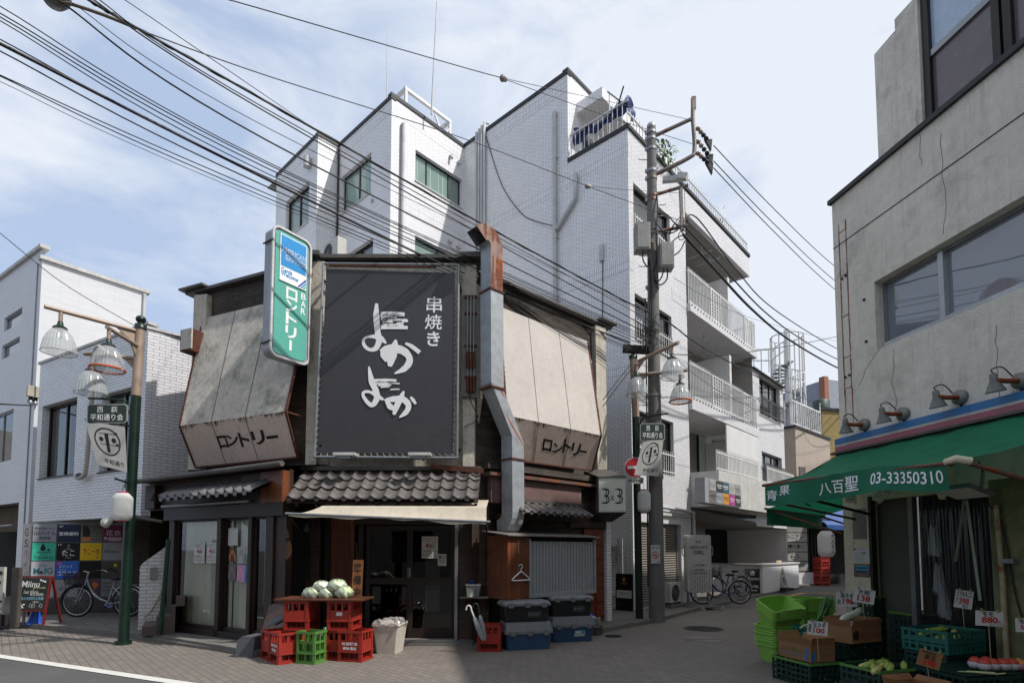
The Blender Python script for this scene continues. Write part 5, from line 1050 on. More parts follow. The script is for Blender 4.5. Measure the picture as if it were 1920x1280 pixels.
b.build('steps', st_); b = MB(SF_); b.tube([(.1, -.05, .25), (.2, -.05, .35), (u1, -.05, .85)], .015, M('brass_rail', '#a89a72', .4, .5)); b.build('handrail', st_)
b = MB(SF_); q = SF_.at(288, 1073, -.03); b.box(q[0] - .06, q[0] + .06, -.05, -.001, q[1] - .12, q[1] + .1, m_alul); b.build('switch_box', st_)
q = gnd(300, 1191, .09); fr = F(q, 90); b = MB(fr); b.tube([(0, 0, 0), (.09, 0, 1.75)], .04, M('green_post', '#1b3a30', .45, .2)); tag(b.build('post'), 'thin dark green post between the tiled stair parapet and the brown shopfront', 'post')
WL = F((-13.48, 15.5), 122.7); WR = F((-13.48, 15.5), 36.8); wh = thing('white_house', 'tall white sided house at the far left edge with small upper windows', 'house', WL)
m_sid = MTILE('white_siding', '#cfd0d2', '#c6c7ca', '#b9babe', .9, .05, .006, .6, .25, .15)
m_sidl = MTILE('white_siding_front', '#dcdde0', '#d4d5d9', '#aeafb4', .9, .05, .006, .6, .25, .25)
hA = (WL.at(8, 610)[0], WL.at(40, 610)[0], WL.at(8, 622)[1], WL.at(8, 597)[1]); hB = (WL.at(4, 655)[0], WL.at(36, 655)[0], WL.at(5, 674)[1], WL.at(5, 648)[1]); hC = (-4.0, WL.at(24, 800)[0], WL.at(20, 862)[1], WL.at(20, 768)[1])
b = MB(WL); b.wall(-9, 0, 3.0, 10.28, [hA, hB, hC], m_sidl, reveal=.06); b.wall(-.8, 0, -.1, 3.0, mat=m_sidl); b.wall(-9, -.8, -.1, 3.0, mat=m_dark, v=1.0); b.poly([(-.8, 0, -.1), (-.8, 1, -.1), (-.8, 1, 3), (-.8, 0, 3)][::-1], m_sidl); b.poly([(-9, 0, 3), (-.8, 0, 3), (-.8, 1, 3), (-9, 1, 3)][::-1], m_soffit)
b.use(WR); b.wall(0, 2.66, -.1, 9.95, [], m_sid); b.use(WL); b.box(-.28, -.25, -.03, 0, -.1, 9.9, m_alul); b.build('wall', wh)
b = MB(WL); b.box(-9, .06, -.08, .15, 10.28, 10.38, m_slab); b.use(WR); b.box(-.06, 2.75, -.08, .15, 9.95, 10.05, m_slab); b.poly([(0, .1, 9.9), (2.66, .1, 9.9), (2.66, 6, 9.9), (0, 6, 9.9)], m_slab); b.build('coping', wh)
for h in (hA, hB): window(wh, WL, WL, h, .06, (), fm=m_alul, backs=[(0.02, .98, M('sky_pane', '#b4c0d8', .3), .035)], fw=.05)
window(wh, WL, WL, hC, .06, (.55,), fm=m_alul, backs=[(.5, .98, m_curt, .3)])
b = MB(WL, WR); u = WR.at(268, 600)[0]; b.tube([(u, -.06, 0), (u, -.06, 9.9)], .05, m_pipe); b.build('drain_pipe', wh)
for k, (x, y) in enumerate(((58, 742), (67, 744))):
 q = WR.p3(x, y, -.15); fr = WR.sub(q.x, q.y, q.z); b = MB(fr); b.box(-.09, .09, -.08, .08, -.02, .28, M('beige_plastic', '#a59f90', .5)); b.tube([(0, 0, -.02), (0, .02, -.12), (0, .14, -.14)], .05, m_alu); b.lathe([(.05, -.13), (.06, -.08), (.03, -.02)], (0, 0, -.1), m_alul, 10)
 tag(b.build('meter_box'), 'beige weatherproof box on the white house wall, ' + ('the one nearer the house corner' if k == 0 else 'the one nearer the tiled building'), 'junction box', 'boxes on the white house')
fr = F((-9.2, 24), 60); b = MB(fr); b.box(-4, 3.2, 0, 5, 0, 10.6, m_sid); t = thing('far_house', 'white house with dark gable seen between the white house and the tiled building', 'house', fr); b.build('wall', t)
b = MB(fr); b.prism([(-4.2, -.3, 11.8), (-4.2, -.3, 11.7), (3.6, -.3, 10.4), (3.6, -.3, 10.5)], (0, 6, 0), m_alu); b.build('roof', t)
fr = fgnd(56, 1171, 88, .09); a = thing('blackboard_sign', 'red framed A board with chalk writing over a blue cone', 'blackboard', fr)
m_redw2 = M('red_wood', '#6e1f1c', .5, var=.2); m_chalk = M('chalkboard', '#1b1d1c', .7, var=.2, vs=3); m_ch = M('chalk', '#c9c9c4', .8); m_chb = M('chalk_blue', '#7fb4c8', .8); m_chy = M('chalk_yellow', '#c5bd86', .8)
b = MB(fr); w = .31
for s_ in (-1, 1): b.bar((s_ * w, -.06, 0), (s_ * w, .1, 1.0), .035, .035, m_redw2); b.bar((s_ * w, .42, 0), (s_ * w, .12, 1.0), .035, .035, m_redw2)
b.bar((-w, .1, .99), (w, .1, .99), .035, .035, m_redw2); b.bar((-w, -.01, .3), (w, -.01, .3), .035, .035, m_redw2); b.build('frame', a)
b = MB(fr); Q = [Vector((-w + .02, .075, .97)), Vector((w - .02, .075, .97)), Vector((w - .02, -.03, .32)), Vector((-w + .02, -.03, .32))]; b.slab(*Q, .015, m_chalk)
b.textq('Miinu', Q, (.08, .1, .7, .3), m_ch, .002, .015); b.textq('girls smile', Q, (.5, .28, .93, .36), m_chy, .002); b.textq('1set 60min', Q, (.2, .39, .7, .5), m_ch, .002); b.textq('¥3,000-', Q, (.42, .48, .92, .58), m_ch, .002, .005); b.textq('飲み放題飲み放題', Q, (.12, .6, .92, .7), m_chb, .002); b.textq('+税込', Q, (.55, .73, .78, .79), m_ch, .002)
for c_ in ((.2, .88), (.27, .84), (.15, .82), (.24, .93), (.72, .07), (.8, .1), (.88, .12)): b.dotq(Q, c_, .03, m_ch, .002, asp=1.2)
for c_ in (.5, .6, .85): b.strokeq(Q, [(c_, .8), (c_ - .04, .9), (c_ + .05, .95), (c_ + .05, .82)], .012, m_ch, .002)
b.build('board', a)
fr = fgnd(48, 1171, 90, .09); b = MB(fr); b.lathe([(.17, 0), (.17, .02), (.13, .03), (.03, .42), (.001, .43)], (0, .22, 0), M('blue_plastic', '#1f4fb0', .4), 18); tag(b.build('traffic_cone'), 'bright blue cone half hidden under the A board', 'cone')
fr = fgnd(75, 1150, 100, .09); b = MB(fr); b.box(-.1, .45, .45, .5, 0, 1.05, M('dark_board', '#26231f', .8, var=.3)); tag(b.build('dark_board'), 'plain dark upright board behind the red framed A board', 'board')
fr = fgnd(27, 1175, 100, .09); b = MB(fr); b.box(-.07, .07, -.05, .05, 0, 1.2, M('grey_post', '#4f4a45', .9, var=.3, streak=.3)); tag(b.build('wooden_post'), 'weathered grey wooden post beside the calligraphy sign at the left edge', 'post')
fr = fgnd(-10, 1172, 105, .09); t = thing('standing_sign', 'white standing sign with black brush strokes cut off by the left edge', 'sign', fr)
b = MB(fr); Q = [Vector((-.5, 0, 1.2)), Vector((.18, 0, 1.2)), Vector((.18, 0, .25)), Vector((-.5, 0, .25))]; b.slab(*Q, .05, M('sign_white', '#b5b2aa', .5)); b.strokeq(Q, [(.55, .3), (.75, .4), (.9, .32)], .07, m_black, .003); b.strokeq(Q, [(.6, .6), (.75, .72), (.98, .75)], .05, m_black, .003); b.strokeq(Q, [(.65, .1), (.95, .14)], .08, m_black, .003); b.textq('03-3331-65', Q, (.4, .86, .98, .92), m_black, .003); b.build('board', t); b = MB(fr); b.box(-.5, .18, .0, .3, 0, .22, M('dark_base', '#2c2926', .7)); b.build('base', t)
b = MB(fr); b.tube([(.35, .3, .0), (.42, .3, 1.75)], .025, m_steel); o = b.build('pole'); tag(o, 'thin white pole standing behind the A board', 'pole')
b = MB(WL); b.box(-5, -.9, .3, .35, 2.2, 2.95, M('reed_blind', '#4d4130', .9, var=.3)); b.tube([(-5, -.1, 2.3), (-.9, -.1, 2.35)], .03, m_steel); b.build('blind', wh)
for x, y, px_ in ((1, 1, 204), (1, 1, 254)): pass
q = GL.p3(204, 980, -.35); fr = GL.sub(q.x, q.y, q.z); t = thing('spotlight', 'round white spotlight under the tiled overhang left of the street lamp', 'spotlight', fr); b = MB(fr); R_ = Matrix.Rotation(math.radians(65), 4, 'X'); b.lathe([(.05, .14), (.11, .1), (.13, 0), (.12, -.01), (.001, .02)], (0, 0, 0), m_acr, 16, R=R_); b.build('lamp_head', t); b = MB(fr); b.bar((0, .1, .02), (.25, .35, .14), .04, .04, m_alu); b.build('arm', t)
# ---------------------------------------------------------------- bicycles
m_rub = M('tyre_rubber', '#161616', .8); m_chr = M('bike_chrome', '#b4b6b8', .25, .9); m_basket = M('basket_black', '#1c1c1d', .6)
def bicycle(label, fr, col, sc=1.0, group='parked bicycles'):
 t = thing('bicycle', label, 'bicycle', fr, group); mf = M('bike_paint_' + col[1:], col, .3, .4, var=.08); S = lambda x, y, z: (x * sc, y * sc, z * sc); R = .34
 for x in (-.55, .55):
  b = MB(fr); b.tube([S(x + (R - .015) * math.cos(a * math.pi / 18), 0, R + (R - .015) * math.sin(a * math.pi / 18)) for a in range(37)], .02 * sc, m_rub, n=6, cap=False); w = b.build('wheel', t)
  b = MB(fr); b.tube([S(x + (R - .045) * math.cos(a * math.pi / 18), 0, R + (R - .045) * math.sin(a * math.pi / 18)) for a in range(37)], .014 * sc, m_chr, n=6, cap=False); b.build('rim', w)
  b = MB(fr)
  for k in range(24): a = k * math.pi / 12; b.tube([S(x, .02 * (-1) ** k, R), S(x + (R - .05) * math.cos(a), 0, R + (R - .05) * math.sin(a))], .0022 * sc, m_chr, n=3, cap=False)
  b.tube([S(x, -.05, R), S(x, .05, R)], .02 * sc, m_chr); b.build('spokes', w)
  b = MB(fr); b.tube([S(x + (R + .025) * math.cos(a), 0, R + (R + .025) * math.sin(a)) for a in [math.radians(v) for v in range(20 if x < 0 else -5, 185 if x < 0 else 130, 12)]], .022 * sc, m_chr if x < 0 else m_rub, n=6); b.build('mudguard', t)
 b = MB(fr); bb = (-.1, 0, .28)
 b.tube([S(*p) for p in smoothpath([(.37, 0, .86), (.28, 0, .62), (.1, 0, .42), (-.1, 0, .33), bb], 5)], .017 * sc, mf); b.tube([S(*p) for p in smoothpath([(.38, 0, .8), (.22, 0, .5), (.02, 0, .36)], 5)], .014 * sc, mf); b.tube([S(*bb), S(-.24, 0, .8)], .016 * sc, mf)
 for s_ in (-1, 1): b.tube([S(*bb), S(-.55, .05 * s_, R)], .011 * sc, mf); b.tube([S(-.2, 0, .66), S(-.55, .05 * s_, R)], .009 * sc, mf); b.tube([S(*p) for p in smoothpath([(.4, .045 * s_, .72), (.46, .045 * s_, .55), (.55, .045 * s_, R)], 4)], .012 * sc, m_chr)
 b.tube([S(.4, 0, .7), S(.34, 0, .98)], .02 * sc, mf); b.build('frame', t)
 b = MB(fr); b.tube([S(*p) for p in smoothpath([(.12, -.28, .98), (.24, -.28, 1.02), (.34, -.12, 1.0), (.34, .12, 1.0), (.24, .28, 1.02), (.12, .28, .98)], 4)], .011 * sc, m_chr); b.build('handlebar', t)
 b = MB(fr); b.lathe([(.001, 0), (.11, .01), (.12, .04), (.09, .07), (.001, .08)], S(-.28, 0, .8), m_rub, 14, sq=(1.15, .75)); b.build('saddle', t)
 b = MB(fr); x0, x1, y1, z0, z1 = .42, .72, .17, .72, .97
 for k in range(9):
  z = lerp(z0, z1, k / 8); g_ = .03 * k / 8
  b.tube([S(x0 - g_ * .3, -y1 - g_, z), S(x1 + g_, -y1 - g_, z), S(x1 + g_, y1 + g_, z), S(x0 - g_ * .3, y1 + g_, z), S(x0 - g_ * .3, -y1 - g_, z)], .004 * sc, m_basket, n=4)
 for k in range(11):
  f_ = k / 10
  for s_ in (-1, 1): b.tube([S(lerp(x0, x1, f_), s_ * y1, z0), S(lerp(x0, x1 + .03, f_), s_ * (y1 + .03), z1)], .004 * sc, m_basket, n=4)
  b.tube([S(x1, lerp(-y1, y1, f_), z0), S(x1 + .03, lerp(-y1, y1, f_), z1)], .004 * sc, m_basket, n=4); b.tube([S(lerp(x0, x1, f_), -y1, z0), S(lerp(x0, x1, f_), y1, z0)], .004 * sc, m_basket, n=4)
 b.build('basket', t)
 b = MB(fr); b.tube([S(-.1, -.06, .28), S(-.1, .06, .28)], .03 * sc, m_chr); b.bar(S(-.1, -.07, .28), S(.05, -.07, .2), .02 * sc, .012 * sc, m_chr); b.bar(S(-.1, .07, .28), S(-.25, .07, .36), .02 * sc, .012 * sc, m_chr); b.box(.0 * sc, .1 * sc, -.16 * sc, -.08 * sc, .19 * sc, .21 * sc, m_rub); b.box(-.3 * sc, -.2 * sc, .08 * sc, .16 * sc, .35 * sc, .37 * sc, m_rub); b.lathe([(.09, 0), (.09, .01)], S(-.1, -.05, .28), m_chr, 16, R=Matrix.Rotation(math.pi / 2, 4, 'X')); b.bar(S(-.12, -.055, .31), S(-.55, -.055, .36), .05 * sc, .01, mf); b.build('crank', t)
 b = MB(fr); b.box(-.75 * sc, -.35 * sc, -.06 * sc, .06 * sc, .7 * sc, .715 * sc, m_chr); b.tube([S(-.7, 0, .7), S(-.55, .07, R)], .006, m_chr); b.tube([S(-.55, -.09, R), S(-.62, -.16, .01)], .01 * sc, m_chr); b.build('rack', t); return t
gB = gnd(192, 1156, .09); bicycle('silver bicycle with black basket parked before the coloured sign wall', F(gB, 268), '#a7a9ab', 1.05)
gB2 = gnd(232, 1140, .09); bicycle('dark red bicycle parked behind the silver one', F(gB2, 262), '#5a1c1e', 1.05)
gB3 = gnd(1352, 1132, .08); bicycle('blue bicycle parked behind the standing bar sign', F((gB3.x, gB3.y, .08), 268), '#1f2f6a', 1.0)
gB4 = gnd(1372, 1121, .08); bicycle('black bicycle parked behind the blue one', F((gB4.x + .1, gB4.y + .5, .08), 250), '#1c1c20', 1.0)
# ---------------------------------------------------------------- greengrocer on the right
SF = F((5.14, 8.5), 169.85); m_conw = M('grey_stucco', '#e0d9cc', .95, var=.12, vs=.9, bump=1.0, bs=45, dirt=.3, dcol=(.13, .11, .085), ds=1.4, dth=.52, streak=.3, stcol=(.2, .18, .155))
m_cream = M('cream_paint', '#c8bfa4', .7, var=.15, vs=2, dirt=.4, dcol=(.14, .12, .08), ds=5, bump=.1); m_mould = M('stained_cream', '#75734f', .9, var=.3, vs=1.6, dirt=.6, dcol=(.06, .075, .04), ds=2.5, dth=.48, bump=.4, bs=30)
m_bluegl = M('frosted_pane', '#a9b9cc', .18, var=.08, vs=1.5, streak=.15, stcol=(.1, .13, .17)); m_brownp = M('brown_panel', '#6b6062', .2, var=.12, vs=.7, streak=.2)
shop = thing('shop_building', 'grey stucco corner building of the greengrocer with a striped band over its green awning', 'building', SF); ZR_ = 7.16
hS = (.65, 5.6, 4.5, 5.5); hO = (1.02, 2.12, .0, 2.45); hP = (.42, 1.02, .0, 2.42)
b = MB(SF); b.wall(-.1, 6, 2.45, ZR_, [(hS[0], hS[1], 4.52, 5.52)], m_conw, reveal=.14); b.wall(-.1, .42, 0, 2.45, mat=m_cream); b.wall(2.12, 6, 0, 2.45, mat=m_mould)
b.wall(.42, 2.12, 0, 2.45, [(.421, 2.119, .0, 2.42)], m_cream, reveal=.2)
N1 = F(SF.W(-.1, 0, 0), SF.ang - 90)
b.poly([(-.1, 0, 0), (-13, 20, 0), (-13, 20, ZR_), (-.1, 0, ZR_)][::-1], m_conw); b.poly([(-.1, 0, ZR_ - .1), (6, 0, ZR_ - .1), (6, 20, ZR_ - .1), (-13, 20, ZR_ - .1)], m_slab)  # unseen rear drawn out far back so its shadow covers the side street
b.wall(.42, 1.02, 0, 2.42, mat=M('green_grey_panel', '#4f4d43', .6, var=.12, streak=.25), v=.12)
b.build('wall', shop)
b = MB(SF); b.box(-.14, 6, -.05, .2, ZR_ + .001, ZR_ + .07, m_coping)
for z in (6.42,): b.box(-.1, 6, -.006, -.001, z, z + .012, m_dark)
b.build('coping', shop)
b = MB(SF); V3 = 1.0; z3 = 10.35; b.wall(.68, 8, ZR_ - .15, z3, [(.72, 7.9, 7.2, 10.1)], m_conw, v=V3 - .12, reveal=.1); b.wall(-.2, .26, ZR_ - .15, 9.95, mat=m_conw, v=V3); b.wall(.27, .679, ZR_ - .15, 10.1, mat=m_conw, v=V3 - .06); b.poly([(-.2, V3, 7), (-12.4, 20, 7), (-12.4, 20, 9.95), (-.2, V3, 9.95)][::-1], m_conw)
b.poly([(-.2, V3, 9.95), (.68, V3, 10.0), (.68, 20, 10.0), (-12.4, 20, 9.95)], m_slab); b.poly([(.68, V3 - .1, z3), (8, V3 - .1, z3), (8, 9, z3), (.68, 9, z3)], m_slab); b.build('upper_storey', shop)
b = MB(SF); v = V3 - .02
for u in (.74, 1.72, 1.86, 2.9): b.box(u, u + .1, v - .06, v + .05, 7.2, 10.1, m_alu)
b.box(.84, 7.9, v - .04, v + .05, 8.95, 9.05, m_alul); b.box(.84, 7.9, v - .04, v + .05, 7.2, 7.28, m_alu); wf = b.build('window', shop)
p = MB(SF); p.box(.84, 7.9, v, v + .01, 7.28, 8.95, m_brownp); p.box(.84, 7.9, v, v + .01, 9.05, 10.1, m_bluegl); p.build('pane', wf)
window(shop, SF, SF, (hS[0], hS[1], 4.52, 5.52), .14, (), fm=m_alul, pane=MGLASS('sky_haze_glass', (.75, .8, .85), haze=.55, hcol=(.33, .37, .43), refl=1.7), backs=[(.02, .24, M('dim_green', '#3c433f', .8), .3), (.24, .98, M('grey_blind', '#6e7882', .7, streak=.2), .12)])  # milky blue-grey in the panes stands in for the reflected sky
b = MB(SF); u = SF.at(1767, 530, .12)[0]; b.box(u - .035, u + .035, .1, .2, 4.56, 5.48, M('white_sash', '#a9adb0', .4, .3)); b.box(hS[0] + .06, hS[1], .06, .139, 4.53, 4.6, M('white_sash', '#a9adb0', .4, .3)); b.build('sash', shop)
zs0, zs1 = 3.155, 3.365
b = MB(SF)
for z0, z1, c in ((zs0 + .115, zs1, '#2f6fa6'), (zs0 + .085, zs0 + .114, '#b9b4ad'), (zs0, zs0 + .084, '#9c5a6b')): b.box(-.13, 6, -.075, -.001, z0, z1, M('band_' + c[1:], c, .4, var=.1, dirt=.25, ds=3, streak=.2))
b.box(-.16, 6, -.14, -.003, zs0 - .035, zs0 - .002, m_flash); b.box(-.13, 6, -.06, -.002, zs0 - .1, zs0 - .036, m_flash); b.build('striped_band', shop)
b = MB(SF); ru = M('rust_line', '#86583f', .95, var=.5, vs=14); rnd = random.Random(8)
for u in (.02, .16):
 z = 6.75
 while z > 4.1: h_ = rnd.uniform(.08, .2); b.box(u + rnd.uniform(-.004, .004), u + rnd.uniform(.011, .021), -.005, .0, z - h_, z, ru); z -= h_
for z in (6.6, 5.9, 5.25, 4.6, 4.12): b.box(.02, .18, -.004, 0, z, z + .012, ru)
for u, l in ((.025, .6), (.165, .8)): b.prism([(u, -.004, 4.1), (u + .008, -.004, 4.1 - l), (u + .024, -.004, 4.1)], (0, .003, 0), M('rust_run', '#9a5a34', .95, var=.5, vs=10))
for z in (5.86, 4.3): b.ball((.06, -.01, z), .02, m_alu, 8); b.ball((.14, -.01, z + .01), .02, m_alu, 8)
for x, y in ((1621, 562), (1625, 640)): q = SF.p3(x, y, 0); b.ball((q.x, -.01, q.z), .022, m_rust, 8)
b.build('rust_scar', shop)
b = MB(SF); mk_ = M('crack_dark', '#7d776e', .95); rnd = random.Random(21)
for x, y, l, dz_ in ((1765, 250, 1.3, -1), (1676, 655, .9, -1), (1868, 610, 1.1, -1), (1652, 652, .7, -.6), (1720, 205, .8, -1)):
 u, z = SF.at(x, y); p = [(u, -.002, z)]
 for i in range(12): u += rnd.uniform(-.03, .03) + (.0 if dz_ == -1 else -.04); z += dz_ * l / 12; p.append((u, -.002, z))
 b.tube(p, .0032, mk_, n=4)
b.build('wall_crack', shop)
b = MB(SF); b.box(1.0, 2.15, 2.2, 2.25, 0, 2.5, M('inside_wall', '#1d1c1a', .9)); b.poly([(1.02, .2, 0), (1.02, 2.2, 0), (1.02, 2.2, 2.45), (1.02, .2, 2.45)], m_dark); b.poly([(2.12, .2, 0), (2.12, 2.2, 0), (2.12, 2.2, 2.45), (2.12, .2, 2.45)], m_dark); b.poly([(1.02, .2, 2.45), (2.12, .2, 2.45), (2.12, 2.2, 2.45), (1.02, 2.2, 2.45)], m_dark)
for i in range(3): b.box(1.05, 2.1, 1.7, 2.15, .4 + .5 * i, .43 + .5 * i, m_brownh); b.box(1.1 + .1 * i, 1.5 + .15 * i, 1.75, 2.0, .43 + .5 * i, .7 + .5 * i, m_curtb)
b.build('shop_interior', shop)
b = MB(SF); b.box(1.02, 1.09, .02, .1, 0, 2.42, m_alul); b.box(.44, 2.12, .0, .08, 2.36, 2.42, m_cream); b.box(.41, .46, -.03, .05, 0, 2.42, M('dark_strip', '#22211d', .6)); b.build('door_frame', shop)
b = MB(SF); m_film = MGLASS('clear_film', (.93, .94, .94), rough=.12, haze=.04, hcol=(.35, .36, .36), refl=.45)
b.grid(lambda s_, t_: (lerp(1.1, 2.1, s_), .06 + .014 * math.sin(s_ * 34) * (1 - .6 * t_) + .012 * math.sin(s_ * 71 + 3 * t_), lerp(.05, 2.36, t_)), 70, 10, m_film); o = b.build('plastic_curtain'); tag(o, 'clear plastic curtain hanging in the greengrocer doorway', 'plastic curtain')
b = MB(SF); b.tube([(1.08, .04, 2.36), (2.12, .04, 2.37)], .012, m_steel); b.build('curtain_rail', shop)
m_bagw = MTRANS('white_bag', '#b9bcbc', .4); rnd = random.Random(4)
for k, (z, n) in enumerate(((1.75, 5), (1.25, 4), (.95, 3))):
 b = MB(SF); u = 1.22 + .05 * k
 b.grid(lambda s_, t_: (u + (.03 + .06 * t_ + .012 * math.sin(s_ * 44 + t_ * 4)) * math.cos(s_ * 6.283), .2 + (.02 + .03 * t_) * math.sin(s_ * 6.283) + .01 * math.sin(s_ * 40), z + .2 - .36 * t_ + .03 * math.sin(s_ * 12)), 24, 6, m_bagw); tag(b.build('bag_bundle'), 'bundle of white carrier bags hanging inside the doorway, ' + ('topmost', 'middle', 'lowest')[k] + ' of three', 'bag bundle', 'carrier bag bundles')
m_grn = MTRANS('green_canvas', '#24855f', .48, var=.22, streak=.3); m_grnv = MTRANS('green_valance', '#1a6c50', .12, var=.15, streak=.2)
aw = thing('awning', 'large green canvas awning with white lettering over the vegetable stall', 'awning', SF)
uA, uB, zA, zB_ = .24, 3.0, 2.6, 2.49; vA = -1.55
def awtop(s_, t_):
 w = (lerp(-.1, 3.55, s_), -.08, zs0 - .05); f_ = (lerp(uA, uB, s_), vA, lerp(zA, zB_, s_))
 p = Vector(w).lerp(Vector(f_), t_); p.z -= .1 * math.sin(math.pi * t_) + .03 * math.sin(s_ * 7) * t_ - .008 * math.sin(s_ * 47 + 5 * t_) * (1 - t_ * .5) - .006 * math.sin(s_ * 23 - 9 * t_); return p
b = MB(SF); b.grid(awtop, 90, 14, m_grn); b.build('canopy', aw)
def val(s_, t_):
 p = awtop(s_, 1); fl = .015 * math.sin(s_ * 37) + .03 * math.sin(s_ * 11); return p + Vector((0, -.01 - fl * t_, -lerp(.0, lerp(.31, .26, s_), t_) - .01 * math.sin(s_ * 14) * t_))
b = MB(SF); b.grid(val, 60, 5, m_grnv)
def vq(txt, s0, s1, t0, t1, bold=.01):
 vs, fs = glyphs(txt, bold); x0 = min(v[0] for v in vs); x1 = max(v[0] for v in vs); y0 = min(v[1] for v in vs); y1 = max(v[1] for v in vs)
 b.add([val(lerp(s0, s1, (x - x0) / (x1 - x0)), lerp(t1, t0, (y - y0) / (y1 - y0))) + Vector((0, -.006, 0)) for x, y in vs], fs, m_whitel)
def vs_at(x):
 lo, hi = 0, 1
 for _ in range(30):
  m_ = (lo + hi) / 2; p = awtop(m_, 1); w = SF.W(*p); d = w - CAM; px = CX + FPX * d.x / (d.y * math.cos(PITCH) + d.z * math.sin(PITCH))
  lo, hi = (m_, hi) if px < x else (lo, m_)
 return lo
for txt, x0, x1, t0, t1 in (('青', 1440, 1460, .3, .75), ('果', 1463, 1484, .12, .55), ('八', 1536, 1556, .3, .78), ('百', 1559, 1583, .27, .8), ('聖', 1586, 1611, .2, .8), ('03-33350310', 1636, 1766, .25, .72)): vq(txt, vs_at(x0), vs_at(x1), t0, t1)
b.build('valance', aw)
b = MB(SF); fr_ = lambda s_, t_: awtop(s_, t_) + Vector((0, 0, -.03)); m_rp = MRUST('rusty_pipe', '#5f4a40', .5, .3, .8)
b.tube([awtop(0, 1) + Vector((-.06, 0, -.015)), awtop(.5, 1) + Vector((0, .02, -.02)), awtop(1, 1) + Vector((.05, 0, -.015))], .022, m_rp); b.tube([awtop(1, 1) + Vector((.0, 0, 0)), (3.1, vA, zB_ + .01), (3.16, vA + .1, zB_ - .02)], .035, m_cream)
e0 = Vector((uB + .12, vA + .1, zB_ - .03)); b.tube([e0, (3.35, -.05, 2.05)], .024, m_rp); e1 = Vector((uA + .1, vA + .05, zA - .1)); b.tube([e1, (.5, -.05, 2.15)], .022, m_alu); b.tube([e1 + Vector((-.1, 0, -.15)), (.2, -.05, 2.1)], .018, m_rp); b.bar((uA + .15, vA + .1, zA - .05), (uA + .4, vA + .4, zA - .35), .02, .02, m_alu); b.build('pipe_frame', aw)
b = MB(SF); b.prism([awtop(0, 0), awtop(0, .5), awtop(0, 1), awtop(0, 1) + Vector((0, 0, -.02)), awtop(0, .5) + Vector((0, .0, -.05))], (.004, 0, 0), m_grn); b.build('end_cloth', aw)
N2 = F(SF.W(-.1, 0, 0), 46.6); a2 = thing('awning', 'smaller dark green awning round the corner of the greengrocer, seen under the large one', 'awning', N2)
b = MB(N2); b.grid(lambda s_, t_: (lerp(-.15, 2.6, s_), lerp(1.1, .02, t_), 2.75 - .42 * (1 - t_) - .05 * math.sin(math.pi * t_)), 12, 6, m_grn); b.build('canopy', a2); b = MB(N2); b.grid(lambda s_, t_: (lerp(-.15, 2.6, s_), 1.1 + .02 * math.sin(s_ * 20), 2.33 - .27 * t_), 20, 2, m_grnv); b.build('valance', a2)
b = MB(N2); b.tube([(-.2, 1.1, 2.33), (2.7, 1.1, 2.33)], .02, m_rp)
for u in (0, 2.4): b.tube([(u, 1.08, 2.31), (u, .03, 1.9)], .018, m_rp)
b.build('pipe_frame', a2)
m_lampg = MRUST('lamp_grey', '#7c7c78', .6, .3, .25)
for k, (x, y) in enumerate(((1623, 796), (1696, 776), (1803, 745), (1917, 714))):
 q = SF.p3(x, y, 0); fr = SF.sub(q.x, 0, q.z); tl = 12 if k == 0 else 3; t = thing('wall_lamp', ('conical lamp with rusty bracket at the corner end of the striped band, tipped outwards', 'conical lamp with rusty bracket second from the corner of the stucco wall', 'conical lamp with rusty bracket third from the corner of the stucco wall', 'conical lamp cut by the right edge of the picture above the striped band')[k], 'wall lamp', fr, 'lamps along the stucco wall')
 b = MB(fr); b.lathe([(.001, 0), (.09, 0), (.09, .05), (.001, .06)], (0, 0, 0), m_lampg, 14, R=Matrix.Rotation(math.pi / 2, 4, 'X')); b.tube([(0, -.05, 0), (-.03, -.18, .0), (-.08, -.25, .02)], .028, MRUST('orange_rust', '#7a4a2c', .7, .2, 1.2)); b.tube([(.0, -.02, 0), (.0, -.01, -.13)], .015, m_alu); b.build('bracket', t)
 b = MB(fr); R_ = Matrix.Rotation(math.radians(tl), 4, 'Y') @ Matrix.Rotation(math.radians(12), 4, 'X'); c_ = Vector((-.1, -.25, .03)); b.lathe([(.09, -.14), (.095, -.13), (.088, -.115), (.04, -.01), (.036, .06), (.024, .075), (.001, .075)], c_, m_lampg, 18, R=R_); b.lathe([(.088, -.13), (.04, -.04), (.001, -.03)], c_, m_acr, 18, R=R_, cap=False); b.build('lamp_shade', t)
 b = MB(fr); b.tube(smoothpath([c_ + Vector((.0, 0, .07)), c_ + Vector((-.02, 0, .12)), c_ + Vector((.05, .05, .13)), (-.02, -.1, .05)]), .007, m_wire); b.build('cable', t)
for k, (x, y, v_) in enumerate(((1655, 925, -.7), (1596, 925, -1.0))):
 q = SF.p3(x, y, v_); fr = SF.sub(q.x, q.y, q.z); t = thing('spiral_bulb', 'white spiral bulb hanging under the green awning ' + ('in front of the door panel' if k == 0 else 'beside the cream pillar'), 'bulb', fr, 'spiral bulbs'); b = MB(fr); R_ = Matrix.Rotation(math.radians(55 if k == 0 else 5), 4, 'Y')
 b.tube([R_ @ Vector((.055 * math.cos(a * .6), .055 * math.sin(a * .6), -.12 + .0035 * a)) for a in range(62)], .013, m_acr, n=6); b.build('tube', t); b = MB(fr); b.lathe([(.04, .09), (.045, .12), (.03, .19), (.001, .2)], (0, 0, 0), m_slab if k == 0 else m_dark, 12, R=R_); b.build('socket', t)
 b = MB(fr); e = R_ @ Vector((0, 0, .2)); b.tube(smoothpath([e, e + Vector((.1, .1, .1)), e + Vector((.3, .2, .02)), e + Vector((.35, .5, .2))]), .008, m_wire); b.build('cable', t)
